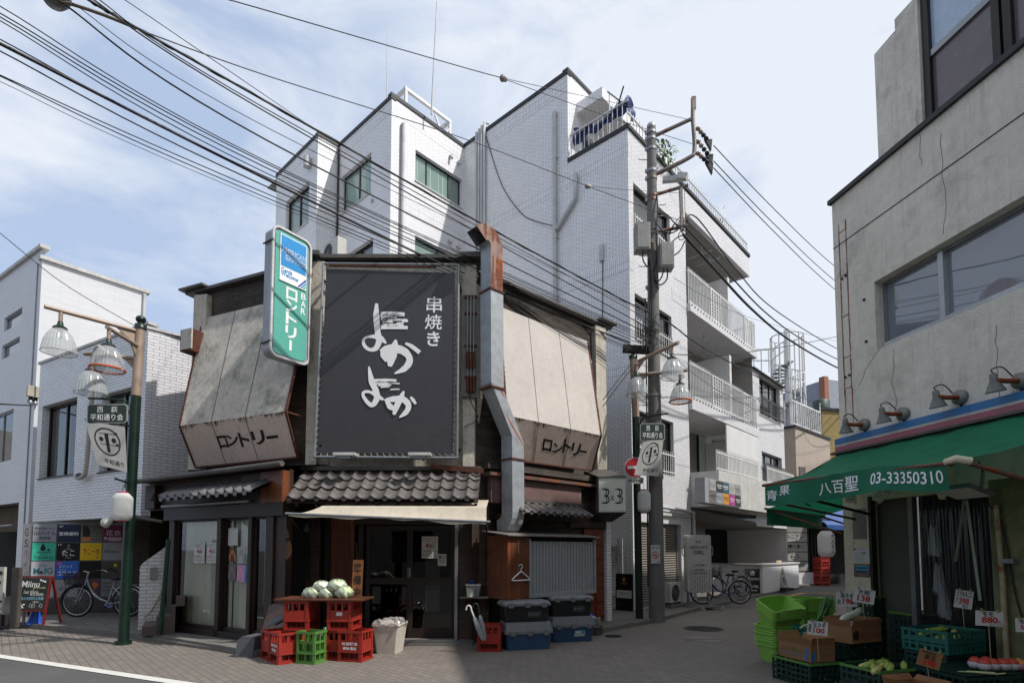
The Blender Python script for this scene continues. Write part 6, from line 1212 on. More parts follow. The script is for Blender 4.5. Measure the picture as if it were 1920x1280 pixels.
q = SF.p3(1806, 921, -.75); fr = SF.sub(q.x, q.y, q.z); t = thing('floodlight', 'flat grey floodlight panel hanging under the right end of the green awning', 'floodlight', fr); b = MB(fr); R_ = Matrix.Rotation(math.radians(-18), 4, 'X'); b.box(-.2, .2, -.16, .16, -.02, .02, M('flood_grey', '#6b6d70', .45, .4), R=R_); b.box(-.18, .18, -.14, .14, -.025, -.021, m_acr, R=R_); b.build('lamp_head', t); b = MB(fr); b.bar((.2, 0, 0), (.22, 0, .18), .02, .03, m_alul); b.tube([(.22, 0, .18), (.1, .1, .3)], .01, m_wire); b.build('bracket', t)
q = SF.p3(1752, 900, -.35); fr = SF.sub(q.x, q.y, q.z); t = thing('fan', 'pale four bladed fan under the green awning above the doorway', 'fan', fr); b = MB(fr)
for k in range(4):
 a = math.radians(90 * k + 25); c_, s_ = math.cos(a), math.sin(a); b.prism([(.05 * c_ - .05 * s_, 0, .05 * s_ + .05 * c_), (.22 * c_ - .09 * s_, -.02, .22 * s_ + .09 * c_), (.27 * c_, 0, .27 * s_), (.22 * c_ + .07 * s_, .02, .22 * s_ - .07 * c_), (.05 * c_ + .05 * s_, 0, .05 * s_ - .05 * c_)][::-1], (0, .008, 0), m_cream)
b.build('blade', t); b = MB(fr); b.ball((0, -.01, 0), .07, m_cream, 12); b.tube([(0, 0, 0), (0, .2, .15)], .02, m_alu); b.build('hub', t)
b = MB(SF); m_rpip = MRUST('cream_rust_pipe', '#a59878', .6, .1, .55); u = 2.27; b.tube([(u, -.06, .35), (u, -.06, 1.35), (u - .03, -.06, 2.15)], .028, m_rpip, n=10)
for z in (.4, 1.5): b.box(u - .02, u + .14, -.08, -.001, z, z + .05, m_alul)
b.build('rusty_pipe', shop); b = MB(SF); b.tube(smoothpath([(2.0, -.4, 2.25), (2.2, -.1, 2.15), (2.3, -.03, 1.8), (2.36, -.02, 1.2), (2.5, -.02, .6), (2.62, -.03, .2)]), .008, m_wire); b.build('wall_cable', shop)
def flat(name, label, cat, fr, r, v, mat, fn=None, group=None, th=.004):
 u0, u1, z0, z1 = r; f = fr.sub((u0 + u1) / 2, v, z0); b = MB(f); w, h = (u1 - u0) / 2, z1 - z0; Q = [Vector((-w, 0, h)), Vector((w, 0, h)), Vector((w, 0, 0)), Vector((-w, 0, 0))]; b.slab(*Q, th, mat)
 if fn: fn(b, Q)
 o = b.build(name); tag(o, label, cat, group); return o
def fn(b, Q): b.textq('メンバー募集!!', Q, (.15, .3, .85, .44), m_ink, .003, .01); b.rectq(Q, (.04, .04, .2, .18), gcol('stamp_red', '#8d4a4a')); scrib(b, Q, (.25, .05, .8, .2), 2, m_ink, 2, n=12, off=.003); scrib(b, Q, (.08, .5, .75, .95), 5, gcol('print_grey', '#77777c'), 3, n=16, off=.003)
flat('notice', 'white members wanted notice taped to the cream pillar', 'notice', SF, SF.rect(1599, 1026, 1631, 1054), -.004, m_paper, fn)
def fn(b, Q):
 b.rectq(Q, (.08, .08, .92, .72), gcol('photo_blue', '#4f8ea8'), .002); rnd = random.Random(6)
 for i in range(22): b.dotq(Q, (.12 + .76 * rnd.random(), .25 + .1 * rnd.random()), .035, m_ink, .003); b.rectq(Q, (.12 + .034 * i, .5, .14 + .034 * i, .68), m_ink, .003 + .0001 * i)
 scrib(b, Q, (.25, .8, .9, .95), 2, m_paper, 3, off=.003)
flat('poster', 'brown and blue group poster below the notice on the cream pillar', 'poster', SF, SF.rect(1601, 1056, 1632, 1082), -.004, M('poster_brown', '#7b4a30', .5), fn)
flat('blank_plate', 'blank grey plate on the cream pillar under the awning', 'plate', SF, SF.rect(1598, 955, 1626, 1010), -.004, M('plate_grey', '#77746a', .5))
def person(frame):
 me = bpy.data.meshes.new('person'); V_ = [(0, 0, .95), (0, .0, 1.15), (0, .02, 1.36), (0, -.02, 1.48), (0, -.07, 1.56), (0, -.09, 1.66),
  (.1, 0, .9), (.11, -.02, .5), (.11, .03, .1), (.11, -.1, .04), (-.1, 0, .9), (-.11, -.02, .5), (-.11, .03, .1), (-.11, -.1, .04),
  (.19, .0, 1.38), (.25, -.08, 1.12), (.12, -.3, 1.08), (.05, -.38, 1.09), (-.19, .0, 1.38), (-.25, -.08, 1.12), (-.13, -.3, 1.05), (-.05, -.38, 1.07)]
 E_ = [(0, 1), (1, 2), (2, 3), (3, 4), (4, 5), (0, 6), (6, 7), (7, 8), (8, 9), (0, 10), (10, 11), (11, 12), (12, 13), (2, 14), (14, 15), (15, 16), (16, 17), (2, 18), (18, 19), (19, 20), (20, 21)]
 R_ = [.15, .145, .15, .06, .085, .09, .1, .065, .045, .04, .1, .065, .045, .04, .075, .05, .036, .03, .075, .05, .036, .03]
 me.from_pydata(V_, E_, []); o = bpy.data.objects.new('person', me); COL.objects.link(o); o.matrix_world = frame.M
 md = o.modifiers.new('skin', 'SKIN'); md.use_smooth_shade = True
 for v, r in zip(me.skin_vertices[0].data, R_): v.radius = (r, r)
 me.skin_vertices[0].data[0].use_root = True; o.modifiers.new('sub', 'SUBSURF').render_levels = 2
 me.materials.append(M('skin', '#a9785e', .6, var=.08)); return o
pf = SF.sub(1.93, .62, 0, -75); o = person(pf); tag(o, 'person in a blue jacket and pale apron packing a bag behind the plastic curtain', 'person')
m_jk = M('blue_jacket', '#4f8098', .85, var=.15); m_hair = M('dark_hair', '#15110f', .7, var=.2); m_apr = M('pale_apron', '#8d8a80', .9)
b = MB(pf); b.lathe([(.2, .78), (.205, .95), (.19, 1.15), (.2, 1.32), (.13, 1.43), (.08, 1.47)], (0, .01, 0), m_jk, 18, sq=(1.05, .82))
for s_ in (-1, 1): b.tube(smoothpath([(s_ * .17, .0, 1.39), (s_ * .23, -.02, 1.26), (s_ * .26, -.08, 1.12), (s_ * .2, -.2, 1.085), (s_ * .14, -.27, 1.07)], 4), [.085, .08, .075, .072, .07, .068, .066, .066, .066, .064, .062, .06, .058, .056, .055, .054, .053], m_jk, n=10)
b.build('jacket', o)
b = MB(pf); b.grid(lambda s_, t_: (lerp(-.15, .15, s_), -.175 - .03 * math.cos((s_ - .5) * 3), lerp(.55, 1.25, t_)), 8, 4, m_apr); b.build('apron', o)
b = MB(pf); b.ball((0, -.055, 1.69), .115, m_hair, 16, sq=(.92, 1, .95), jit=.04); b.ball((0, .0, 1.62), .1, m_hair, 12, sq=(1, .8, 1.1), jit=.05); b.build('hair', o)
b = MB(pf); fz = 1.63
for s_ in (-1, 1):
 b.ball((s_ * .034, -.172, fz + .012), .011, m_paper, 8); b.ball((s_ * .034, -.181, fz + .012), .006, m_black, 6); b.ball((s_ * .092, -.085, fz), .022, M('skin', '#a9785e'), 8, sq=(.5, 1, 1.4)); b.bar((s_ * .018, -.18, fz + .036), (s_ * .052, -.17, fz + .036), .006, .008, m_hair)
b.ball((0, -.186, fz - .02), .015, M('skin', '#a9785e'), 8, sq=(.8, 1, 1.5)); b.bar((-.026, -.168, fz - .058), (.026, -.168, fz - .058), .008, .01, M('lips', '#7a4238', .5)); b.build('face', o)
b = MB(pf)
for s_, wx, wz in ((1, .05, 1.09), (-1, -.05, 1.07)):
 for k in range(4): l = (.075, .085, .08, .065)[k]; y0 = -.395; x0 = wx + s_ * (.03 - .02 * k); b.tube([(x0, y0, wz + .005), (x0 - s_ * .004, y0 - l * .55, wz), (x0 - s_ * .008, y0 - l * .85, wz - .03)], [.0095, .009, .008], M('skin', '#a9785e'), n=6)
 b.tube([(wx - s_ * .03, -.36, wz + .01), (wx - s_ * .055, -.4, wz + .005), (wx - s_ * .055, -.43, wz - .01)], [.011, .0105, .009], M('skin', '#a9785e'), n=6)
b.build('fingers', o)
q = pf.sub(0, -.5, .98); b = MB(q); b.ball((0, 0, .02), .14, m_bagw, 14, sq=(1.3, .8, .55), jit=.12); b.ball((.08, .02, -.01), .08, m_redw2, 10, sq=(1.2, .8, .5)); tag(b.build('carrier_bag'), 'white plastic bag held by the person behind the curtain', 'bag')
for k, (x0, x1) in enumerate(((1808, 1792), (1812, 1838))):
 a_, c_ = SF.p3(x0, 935, -.12), SF.p3(x1, 1052 if k == 0 else 1125, -.10); f = SF.sub(c_.x, c_.y, c_.z); b = MB(f); d = a_ - c_; b.bar((0, 0, 0), d, .035, .004, M('pale_tape', '#8f9a86', .6)); tag(b.build('tape'), 'pale flat tape hanging in front of the curtain, ' + ('left' if k == 0 else 'right') + ' of the pair under the floodlight', 'tape', 'hanging tapes')
# ---------------------------------------------------------------- street lamps, utility pole, wires
m_gpost = M('lamp_green', '#11291f', .35, .2, var=.15, spec=.6); m_bpost = M('lamp_beige', '#a08c7c', .5, .2, var=.1); m_or = M('orange_ring', '#d8622a', .5); m_lant = MTRANS('paper_lantern', '#e8e8e6', .35, var=.03)
def MDOME():
 m = bpy.data.materials.new('ribbed_dome'); m.use_nodes = True; nt = m.node_tree; nt.nodes.clear(); o = _n(nt, 'ShaderNodeOutputMaterial'); t = _n(nt, 'ShaderNodeBsdfTransparent'); t.inputs[0].default_value = (.9, .92, .92, 1); d = _n(nt, 'ShaderNodeBsdfPrincipled'); d.inputs['Base Color'].default_value = (.55, .57, .58, 1); d.inputs['Roughness'].default_value = .25
 x = _n(nt, 'ShaderNodeMixShader'); x.inputs[0].default_value = .45; nt.links.new(t.outputs[0], x.inputs[1]); nt.links.new(d.outputs[0], x.inputs[2]); nt.links.new(x.outputs[0], o.inputs[0]); return m
m_dome = MDOME()
def dome(t, base, c, r, ring=False):
 """glass bell hanging below point c"""
 b = MB(base); n = 56; prof = [(.22, 0), (.45, -.12), (.68, -.36), (.84, -.66), (.93, -1.0), (.97, -1.22)]; P = []
 for k, z in prof:
  for j in range(n): a = 2 * math.pi * j / n; w = 1 + (.018 if j % 2 else -.018); P.append(Vector(c) + Vector((r * k * w * math.cos(a), r * k * w * math.sin(a), r * z * 1.38 - r * .35)))
 b.add(P, [(i * n + j, i * n + (j + 1) % n, (i + 1) * n + (j + 1) % n, (i + 1) * n + j) for i in range(len(prof) - 1) for j in range(n)], m_dome, smooth=False)
 b.tube([Vector(c) + Vector((r * .975 * math.cos(a * math.pi / 16), r * .975 * math.sin(a * math.pi / 16), -r * 2.03)) for a in range(33)], r * .025, M('dome_rim', '#8c877a', .4), n=5, cap=False)
 g_ = b.build('glass_globe', t)
 b = MB(base); b.lathe([(r * .42, -r * .4), (r * .36, -r * .3), (r * .2, -r * .2), (r * .15, 0), (r * .15, r * .05)], c, m_gpost, 16); b.tube([Vector(c), Vector(c) + Vector((0, 0, r * .7))], r * .12, m_bpost, n=8); b.build('lamp_cap', t)
 b = MB(base); b.lathe([(r * .12, -r * .5), (r * .17, -r * .8), (r * .17, -r * 1.0), (r * .001, -r * 1.05)], c, m_acr, 10); b.build('bulb', g_)
 if ring:
  b = MB(base)
  for a0, a1 in ((5, 175), (185, 355)): b.tube([Vector(c) + Vector((r * 1.0 * math.cos(math.radians(a)), r * 1.0 * math.sin(math.radians(a)), -r * 1.95)) for a in range(a0, a1 + 1, 10)], r * .06, m_or, n=4, cap=True, smooth=False)
  b.build('orange_ring', t)
def face_banner(b, Q):
 """the association's emblem: a ring holding the sign for peace"""
 A = 1.0
 b.ringq(Q, (.5, .4), .33, .03, m_black, .004, 32, 1.1, .95); b.polyq(Q, [(.44, .22), (.54, .22), (.54, .64), (.46, .64)], m_black, .004); b.polyq(Q, [(.3, .22), (.72, .2), (.72, .212), (.3, .232)], m_black, .004); b.polyq(Q, [(.27, .47), (.75, .45), (.75, .462), (.27, .482)], m_black, .004)
 b.dotq(Q, (.33, .36), .05, m_black, .004, asp=1.2); b.dotq(Q, (.68, .35), .055, m_black, .004, asp=1.2); b.polyq(Q, [(.68, .215), (.76, .15), (.8, .215)], m_black, .0045); b.polyq(Q, [(.7, .455), (.78, .4), (.84, .47)], m_black, .0045)
 b.textq('平和通り', Q, (.3, .8, .92, .91), m_black, .004, .005)
def sidesign(t, base, u0, u1, zt, zb, v=0):
 b = MB(base); Q = [Vector((u0, v, zt)), Vector((u1, v, zt)), Vector((u1, v, zb)), Vector((u0, v, zb))]; c = .02
 b.prism([(u0 + .04, v, zb), (u1 - .04, v, zb), (u1, v, zb + .04), (u1, v, zt - .04), (u1 - .04, v, zt), (u0 + .04, v, zt), (u0, v, zt - .04), (u0, v, zb + .04)], (0, .02, 0), M('plate_rim', '#9a9a94', .5)); b.prism([(u0 + .05, v - .004, zb + c), (u1 - .05, v - .004, zb + c), (u1 - c, v - .004, zb + .05), (u1 - c, v - .004, zt - .05), (u1 - .05, v - .004, zt - c), (u0 + .05, v - .004, zt - c), (u0 + c, v - .004, zt - .05), (u0 + c, v - .004, zb + .05)], (0, .003, 0), M('plate_green', '#27392f', .45))
 b.textq('西', Q, (.25, .14, .4, .44), m_whitel, .007, .005); b.textq('荻', Q, (.6, .14, .76, .44), m_whitel, .007, .005); b.textq('平和通り会', Q, (.09, .52, .91, .86), m_whitel, .007, .005); return b.build('name_plate', t)
def lantern(name, label, fr, r, h, grp=None, txt=None):
 t = thing(name, label, 'lantern', fr, grp); b = MB(fr); n = 13; prof = [(r * .55, 0)]
 for k in range(n):
  f_ = (k + .5) / n; e = r * min(1, .62 + 2.6 * min(f_, 1 - f_)); prof += [(e * .985, h * k / n + .001), (e, h * f_)]
 prof.append((r * .55, h)); b.lathe(prof, (0, 0, 0), m_lant, 20)
 if txt:
  Q = [Vector((-r * .5, -r * 1.01, h * .88)), Vector((r * .8, -r * 1.01, h * .88)), Vector((r * .8, -r * 1.01, h * .12)), Vector((-r * .5, -r * 1.01, h * .12))]; b.vtext(txt, Q, (.3, 0, .8, 1), m_black, .01, .01)
 b.build('paper_body', t); b = MB(fr)
 for z in (-.02, h): b.lathe([(r * .5, z), (r * .55, z + .01), (r * .5, z + .025)], (0, 0, 0), M('pink_band', '#b23a5a', .5), 16)
 b.build('end_ring', t); b = MB(fr); b.tube([(0, 0, h + .02), (0, 0, h + .14)], .006, m_wire, n=5); b.build('hook', t); return t
g1 = gnd(231, 1207); LP = F((g1.x, g1.y, 0), 90); lean = Vector((.018, 0, 0)); px = lambda x, y, v=0: LP.p3(x, y, v)
lt = thing('street_lamp', 'green and beige street lamp with three bell globes, left of the bar', 'street lamp', LP, 'bell globe street lamps'); top = px(264, 603); mid = px(255, 742)
b = MB(LP); b.tube([(0, 0, 0), (0, 0, .06)], .13, m_gpost, n=16); b.tube([(0, 0, .05), mid], .085, m_gpost, n=18); b.build('pole', lt); b = MB(LP); b.tube([mid, top - Vector((0, 0, .08))], .078, m_bpost, n=18); b.lathe([(.095, -.14), (.095, -.06), (.06, -.05), (.05, -.02)], top, m_gpost, 18); b.ball(top + Vector((0, 0, .04)), .085, m_gpost, 16, sq=(1, 1, .85)); b.build('pole_top', lt)
def arm(t, base, a, e, w=.035):
 b = MB(base); a, e = Vector(a), Vector(e); b.tube([a, e], w, m_bpost, n=10); d = e - a; b.prism([a, a + d * .3, a + Vector((0, 0, -.28))], Vector((d.y, -d.x, 0)).normalized() * .02, m_bpost); b.build('arm', t)
z1, z2, z3 = px(258, 622).z, px(257, 650).z, px(255, 672).z
E1 = Vector((-.78, -1.06, z1)); E2 = Vector((.13, -.9, z2)); E3 = Vector((-.73, -.26, z3))
for z, E_, rg in ((z1, E1, 0), (z2, E2, 1), (z3, E3, 0)):
 a = Vector((mid.x + (top.x - mid.x) * (z - mid.z) / (top.z - mid.z), 0, z)); arm(lt, LP, a, E_); c = a + (E_ - a) * (.84 if not rg else .93) + Vector((0, 0, -.2)); dome(lt, LP, c, .25, rg)
b = MB(LP); zt_ = px(250, 750).z
zz = px(200, 752).z; b.tube(smoothpath([(-.08, -.02, zz - .25), (-.08, -.06, zz - .05), (-.16, -.1, zz), (-.72, -.12, zz + .02)], 4), .018, m_gpost)
for z in (zz - .45, zz - .2): b.tube([(-.1, -.02, z), (.09, -.02, z)], .02, m_gpost)
b.tube([(-.15, -.1, zz - .45), (-.08, -.05, zz - .42)], .015, m_gpost); b.build('bracket', lt)
r = LP.rect(164, 757, 238, 793, -.13); sidesign(lt, LP, r[0], r[1], r[3], r[2], -.13)
bn = thing('banner', 'white cloth banner with a round face like emblem on the left street lamp', 'banner', LP.sub(0, 0, 0), 'emblem banners'); b = MB(LP); Q = [px(160, 789, -.13), px(234, 800, -.13), px(238, 885, -.13), px(182, 870, -.13)]; b.slab(*Q, .004, MTRANS('banner_cloth', '#c4c3be', .25)); face_banner(b, Q); b.build('cloth', bn); b = MB(LP)
for k in (0, 1): b.tube([Q[k], Q[k] + Vector((0, .0, .06))], .004, m_wire, n=4)
b.build('tie', bn)
q = px(228, 975, -.25); lantern('paper_lantern', 'white paper lantern with pink rings hanging on the left street lamp', LP.sub(q.x, q.y, q.z), .16, .47, 'festival lanterns on lamp posts')
b = MB(LP); z = px(230, 905).z; b.bar((-.0, -.08, z), (-.1, -.25, z + .05), .03, .03, m_gpost); b.build('lantern_hook', lt)
g2 = gnd(1199, 1165); RP = F((g2.x, g2.y, 0), 90); px = lambda x, y, v=0: RP.p3(x, y, v); rt_ = thing('street_lamp', 'green and beige street lamp with three bell globes, beside the concrete utility pole', 'street lamp', RP, 'bell globe street lamps'); top = px(1187, 668); mid = px(1192, 782)
b = MB(RP); b.tube([(0, 0, 0), (0, 0, .06)], .13, m_gpost, n=16); b.tube([(0, 0, .05), mid], .085, m_gpost, n=18); b.build('pole', rt_); b = MB(RP); b.tube([mid, top], .085, m_bpost, n=18); b.lathe([(.1, -.06), (.1, .02), (.06, .03)], top, m_gpost, 18); b.build('pole_top', rt_)
zA_, zB2 = px(1190, 680).z, px(1190, 703).z
for a_, E_, c_, rg in (((mid.x, 0, zA_), (.62, -1.3, zA_), (.5, -1.05), 0), ((mid.x, 0, zB2), (1.1, -.35, zB2), (.83, -.28), 1), ((mid.x, 0, zA_ - .25), (-.15, -.75, zA_ - .25), (-.02, -.62), 0)):
 a_ = Vector(a_); arm(rt_, RP, a_, E_, .04); f_ = .86; E_ = Vector(E_); c = a_ + (E_ - a_) * f_ + Vector((0, 0, -.2 if not rg else -.22)); dome(rt_, RP, c, .25, rg)
b = MB(RP); b.bar(px(1188, 655, 0) + Vector((-.25, 0, .02)), px(1188, 655, 0) + Vector((.35, 0, -.02)), .13, .17, m_rub); b.tube([top, top + Vector((0, 0, .15))], .05, m_rub); zz = px(1225, 786, 0).z
b.tube(smoothpath([(.08, -.02, zz - .35), (.08, -.06, zz - .08), (.16, -.2, zz), (.62, -.45, zz + .03)], 4), .018, m_gpost)
b.build('bracket', rt_); r = RP.rect(1200, 793, 1247, 826, -.45); sidesign(rt_, RP, r[0], r[1], r[3], r[2], -.45)
bn = thing('banner', 'white cloth banner with a round face like emblem in front of the utility pole', 'banner', RP.sub(0, 0, 0), 'emblem banners'); b = MB(RP); Q = [px(1205, 829, -.45), px(1245, 818, -.45), px(1235, 892, -.5), px(1189, 890, -.5)]; b.slab(*Q, .004, MTRANS('banner_cloth', '#c4c3be', .25)); face_banner(b, Q); b.build('cloth', bn)
q = px(1208, 960, -.22); lantern('paper_lantern', 'white paper lantern hanging between the right street lamp and the utility pole', RP.sub(q.x, q.y, q.z), .15, .5, 'festival lanterns on lamp posts')
t = thing('no_entry_sign', 'round red no entry sign half covered by the emblem banner', 'road sign', RP.sub(0, 0, 0)); q = px(1190, 876, -.14); b = MB(RP); RX = Matrix.Rotation(math.pi / 2, 4, 'X'); R_ = .235; m_sred = M('sign_red', '#b5222c', .4); b.lathe([(.001, 0), (R_, 0), (R_, .01), (.001, .01)], q, M('sign_rim', '#bdbdbd', .4), 32, R=RX, smooth=False); b.lathe([(R_ - .015, .012), (.001, .012)], q, m_sred, 32, R=RX, cap=False); b.box(q.x - .17, q.x + .17, q.y - .018, q.y - .013, q.z - .035, q.z + .035, m_whitel); b.build('disc', t)
def fn(b, Q): b.textq('自転車を除く', Q, (.08, .22, .92, .78), m_black, .003, .01)
r = RP.rect(1175, 895, 1207, 906, -.14)
flat('sub_sign', 'small white plate with black writing under the no entry sign', 'road sign', RP, r, -.14, M('sign_white2', '#bcbcb8', .4), fn)
r = RP.rect(1239, 847, 1254, 893, -.3); flat('sign_back', 'grey back of a rectangular road sign right of the emblem banner on the utility pole', 'road sign', RP, (r[0], r[1], r[2], r[3]), .15, M('sign_back_grey', '#5a5b5d', .5, .3), th=.01)
g3 = gnd(1232, 1165); UP = F((g3.x, g3.y, 0), 90); px = lambda x, y, v=0: UP.p3(x, y, v); m_pole = M('pole_concrete', '#6c6a67', .85, var=.25, vs=2, bump=.2, bs=60, dirt=.4, ds=4, streak=.35); up = thing('utility_pole', 'tall concrete utility pole with rusty steel arms and grey boxes', 'utility pole', UP); ptop = px(1221, 240)
b = MB(UP); b.tube([(0, 0, 0), ptop], .185, m_pole, n=22, r1=.105); b.lathe([(.107, 0), (.107, .06), (.08, .1), (.001, .11)], ptop, M('pole_cap', '#9aa0a6', .4, .3), 20)
b.build('pole', up); b = MB(UP); m_arm = MRUST('arm_steel', '#77706b', .5, .4, .62)
pa = lambda y: lp((0, 0, 0), ptop, px(1225, y).z / ptop.z)
H1, H2 = pa(258), pa(330); k1, k2 = px(1299, 222, -.15), px(1303, 290, -.15); tp = px(1300, 183, -.15)
b.tube([H1, k1], .045, m_arm, n=8); b.tube(smoothpath([H2, px(1290, 297, -.15), px(1302, 280, -.15), k1, tp], 5), .05, m_arm, n=8); b.bar(tp - Vector((0, 0, .3)), tp, .1, .09, m_arm)
A1, A2 = pa(367), pa(436); b.tube([A1, px(1290, 347, -.1)], .04, m_arm, n=8); b.tube([A2, px(1287, 424, -.1)], .04, m_arm, n=8); b.bar(px(1276, 352, -.1), px(1279, 432, -.1), .07, .07, m_arm); b.build('cross_arm', up)
for y in (250, 262, 281, 322, 336, 368, 376, 432, 440, 540, 620, 742, 776): b = MB(UP); p = pa(y); rr = lerp(.185, .105, p.z / ptop.z); b.tube([p - Vector((0, 0, .03)), p + Vector((0, 0, .03))], rr + .012, m_steel if y % 4 else m_arm, n=18); b.bar(p + Vector((-rr - .05, -.02, 0)), p + Vector((-rr, -.02, 0)), .05, .08, m_steel); b.build('steel_band', up)
for y in (285, 300, 385, 405, 480, 500, 560, 580, 640, 700, 760, 800): b = MB(UP); p = pa(y); rr = lerp(.185, .105, p.z / ptop.z); s_ = 1 if (y // 5) % 2 else -1; b.tube([p + Vector((s_ * rr, 0, 0)), p + Vector((s_ * (rr + .2), 0, .01)), p + Vector((s_ * (rr + .2), 0, .04))], .01, m_steel, n=5); b.build('step_bolt', up)
for (x0, y0, x1, y1), lb in (((1190, 421, 1218, 472), 0), ((1235, 458, 1262, 505), 1)):
 r = UP.rect(x0, y0, x1, y1, -.3); b = MB(UP); b.box(r[0], r[1], -.42, -.14, r[2], r[3], M('box_grey', '#85837f', .45, .4, var=.2, streak=.3, dirt=.3)); b.box(r[0] + .03, r[1] - .03, -.435, -.421, r[2] + .04, r[3] - .04, M('box_grey', '#85837f')); b.bar(((r[0] + r[1]) / 2, -.14, (r[2] + r[3]) / 2), (pa(460).x, 0, (r[2] + r[3]) / 2), .05, .05, m_arm); b.build('equipment_box', up, bevel=.012)
b = MB(UP)
for P in ([(1205, 470, -.3), (1206, 488, -.25), (1214, 500, -.2), (1218, 495, -.18), (1219, 640, -.17)], [(1245, 505, -.3), (1240, 520, -.25), (1232, 528, -.2), (1225, 515, -.17)], [(1252, 505, -.3), (1250, 524, -.25), (1238, 534, -.2), (1226, 525, -.17)], [(1232, 365, -.1), (1233, 395, -.17), (1230, 440, -.17), (1232, 480, -.16), (1224, 510, -.17)], [(1234, 400, -.15), (1250, 402, -.2), (1262, 415, -.2), (1275, 428, -.15)], [(1232, 420, -.15), (1245, 435, -.25), (1262, 436, -.2), (1278, 424, -.15)], [(1240, 438, -.1), (1255, 455, -.2), (1270, 445, -.15), (1282, 440, -.1)], [(1262, 480, -.25), (1275, 470, -.2), (1284, 452, -.12)], [(1255, 440, -.1), (1265, 420, -.2), (1279, 430, -.1)], [(1221, 680, -.17), (1222, 560, -.17), (1219, 500, -.16)], [(1215, 1100, -.2), (1212, 700, -.18), (1210, 560, -.16)]):
 b.tube(smoothpath([px(*p) for p in P], 5), .016, m_wire, n=6)
rnd = random.Random(11)
for i in range(26):   # the tangle of spare cable
 c = px(1222 + rnd.uniform(-10, 10), 630 + rnd.uniform(-26, 26), -.2 + rnd.uniform(-.1, .1)); r = rnd.uniform(.06, .2); ax = rnd.uniform(0, 3); b.tube([c + Vector((r * math.cos(a * .52) * math.cos(ax), r * .5 * math.sin(a * .52 + ax), r * math.sin(a * .52))) for a in range(rnd.randint(6, 13))], .007, m_wire, n=4)
for i in range(9): c = px(1278 + rnd.uniform(-6, 6), 430 + rnd.uniform(-14, 14), -.1); r = rnd.uniform(.05, .14); b.tube([c + Vector((r * math.cos(a * .52), r * .4 * math.sin(a + i), r * math.sin(a * .52))) for a in range(13)], .01, m_wire, n=5)
b.build('cable_loop', up)
b = MB(UP); m_por = M('porcelain', '#8f7a70', .3); m_ins = M('black_cover', '#17171a', .6)
for y0, x1, y1 in ((238, 1336, 270), (262, 1338, 298), (285, 1338, 314)):
 a, e = px(1306, y0, -.15), px(x1 - 10, y1 - 8, -.15)
 for k in range(4): c = lp(a, e, .15 + .25 * k); b.ball(c, .06, m_por if k < 2 else m_ins, 10, sq=(1, 1, .8))
 b.tube([a, e], .018, m_steel, n=6); f_ = px(x1, y1, -.15); b.prism([e + Vector((-.05, 0, .03)), f_ + Vector((-.03, 0, -.15)), f_ + Vector((0, 0, .12))], (0, .08, 0), m_ins)
b.tube([px(1277, 400, -.12), px(1276, 430, -.12)], .03, m_por); b.tube([px(1222, 448, -.2), px(1222, 456, -.2)], .045, m_por); b.build('insulator', up)
b = MB(UP); c = px(1270, 331, -.1); b.bar(c, c + Vector((.2, -.1, -.08)), .14, .14, m_slab); b.bar(c + Vector((.12, .1, .02)), c + Vector((-.3, .2, .05)), .12, .12, m_pipe); b.build('camera', up)
fr = UP.sub(0, 0, 0); r = UP.rect(1220, 1021, 1238, 1056, -.2)
def fn(b, Q): b.textq('重点地区', Q, (.1, .08, .9, .2), gcol('sign_blue', '#2b3a78'), .003, .01); b.ringq(Q, (.5, .55), .2, .035, m_sred, .003, 28, 1.9, 1.0); b.polyq(Q, [(.28, .42), (.34, .4), (.72, .68), (.66, .71)], m_sred, .0035); b.rectq(Q, (.3, .54, .7, .59), m_black, .0026); b.rectq(Q, (.6, .92, .9, .96), gcol('sign_blue', '#2b3a78'), .003)
flat('no_smoking_sign', 'white no smoking sign strapped to the lower part of the utility pole', 'sign', UP, r, -.2, M('sign_white2', '#bcbcb8'), fn)
def wire(label, pts, r, name='overhead_wire', group='overhead wires', twist=False, mat=None):
 """pts = (px, py, depth) through which the wire hangs; a smooth sagging curve joins them"""
 if pts[-1][0] > 1560: a_, b_ = pts[-2:]; k_ = (b_[1] - a_[1]) / (b_[0] - a_[0]); pts = pts + [(b_[0] + 60, b_[1] + k_ * 40, b_[2] + 9), (b_[0] + 110, b_[1] + k_ * 60, b_[2] + 20)]
 W_ = [dep(*p) for p in pts]; P = smoothpath(W_, 10); fr = F(W_[0], 90); b = MB(fr); P = [p - fr.o for p in P]
 b.tube(P, r, mat or m_wire, n=6)
 if twist:
  L = sum((q - p).length for p, q in zip(P, P[1:])); n = int(L / .06); Q_ = []
  for i in range(n + 1): t = i / n * (len(P) - 1); k = min(int(t), len(P) - 2); c = P[k].lerp(P[k + 1], t - k); a = i * .32; Q_.append(c + Vector((0, math.cos(a), math.sin(a))) * r * 1.1)
  b.tube(Q_, r * .5, mat or m_wire, n=5)
 o = b.build(name); tag(o, label, 'wire', group); return o
YE = 12.6
wire('thickest black cable running from the left edge to the right street lamp', [(-120, 22, 5.2), (0, 82, 5.9), (500, 336, 8.2), (944, 550, 11.0), (1182, 642, 12.7)], .02)
wire('twisted cable bundle from the top left past the utility pole along the side street', [(60, -70, 5.8), (166, 0, 6.3), (255, 52, 6.7), (500, 191, 8), (899, 417, 10.6), (1160, 558, 12.3), (1249, 602, 13.2), (1314, 648, 15.5), (1419, 706, 20), (1480, 737, 25)], .017, twist=True)
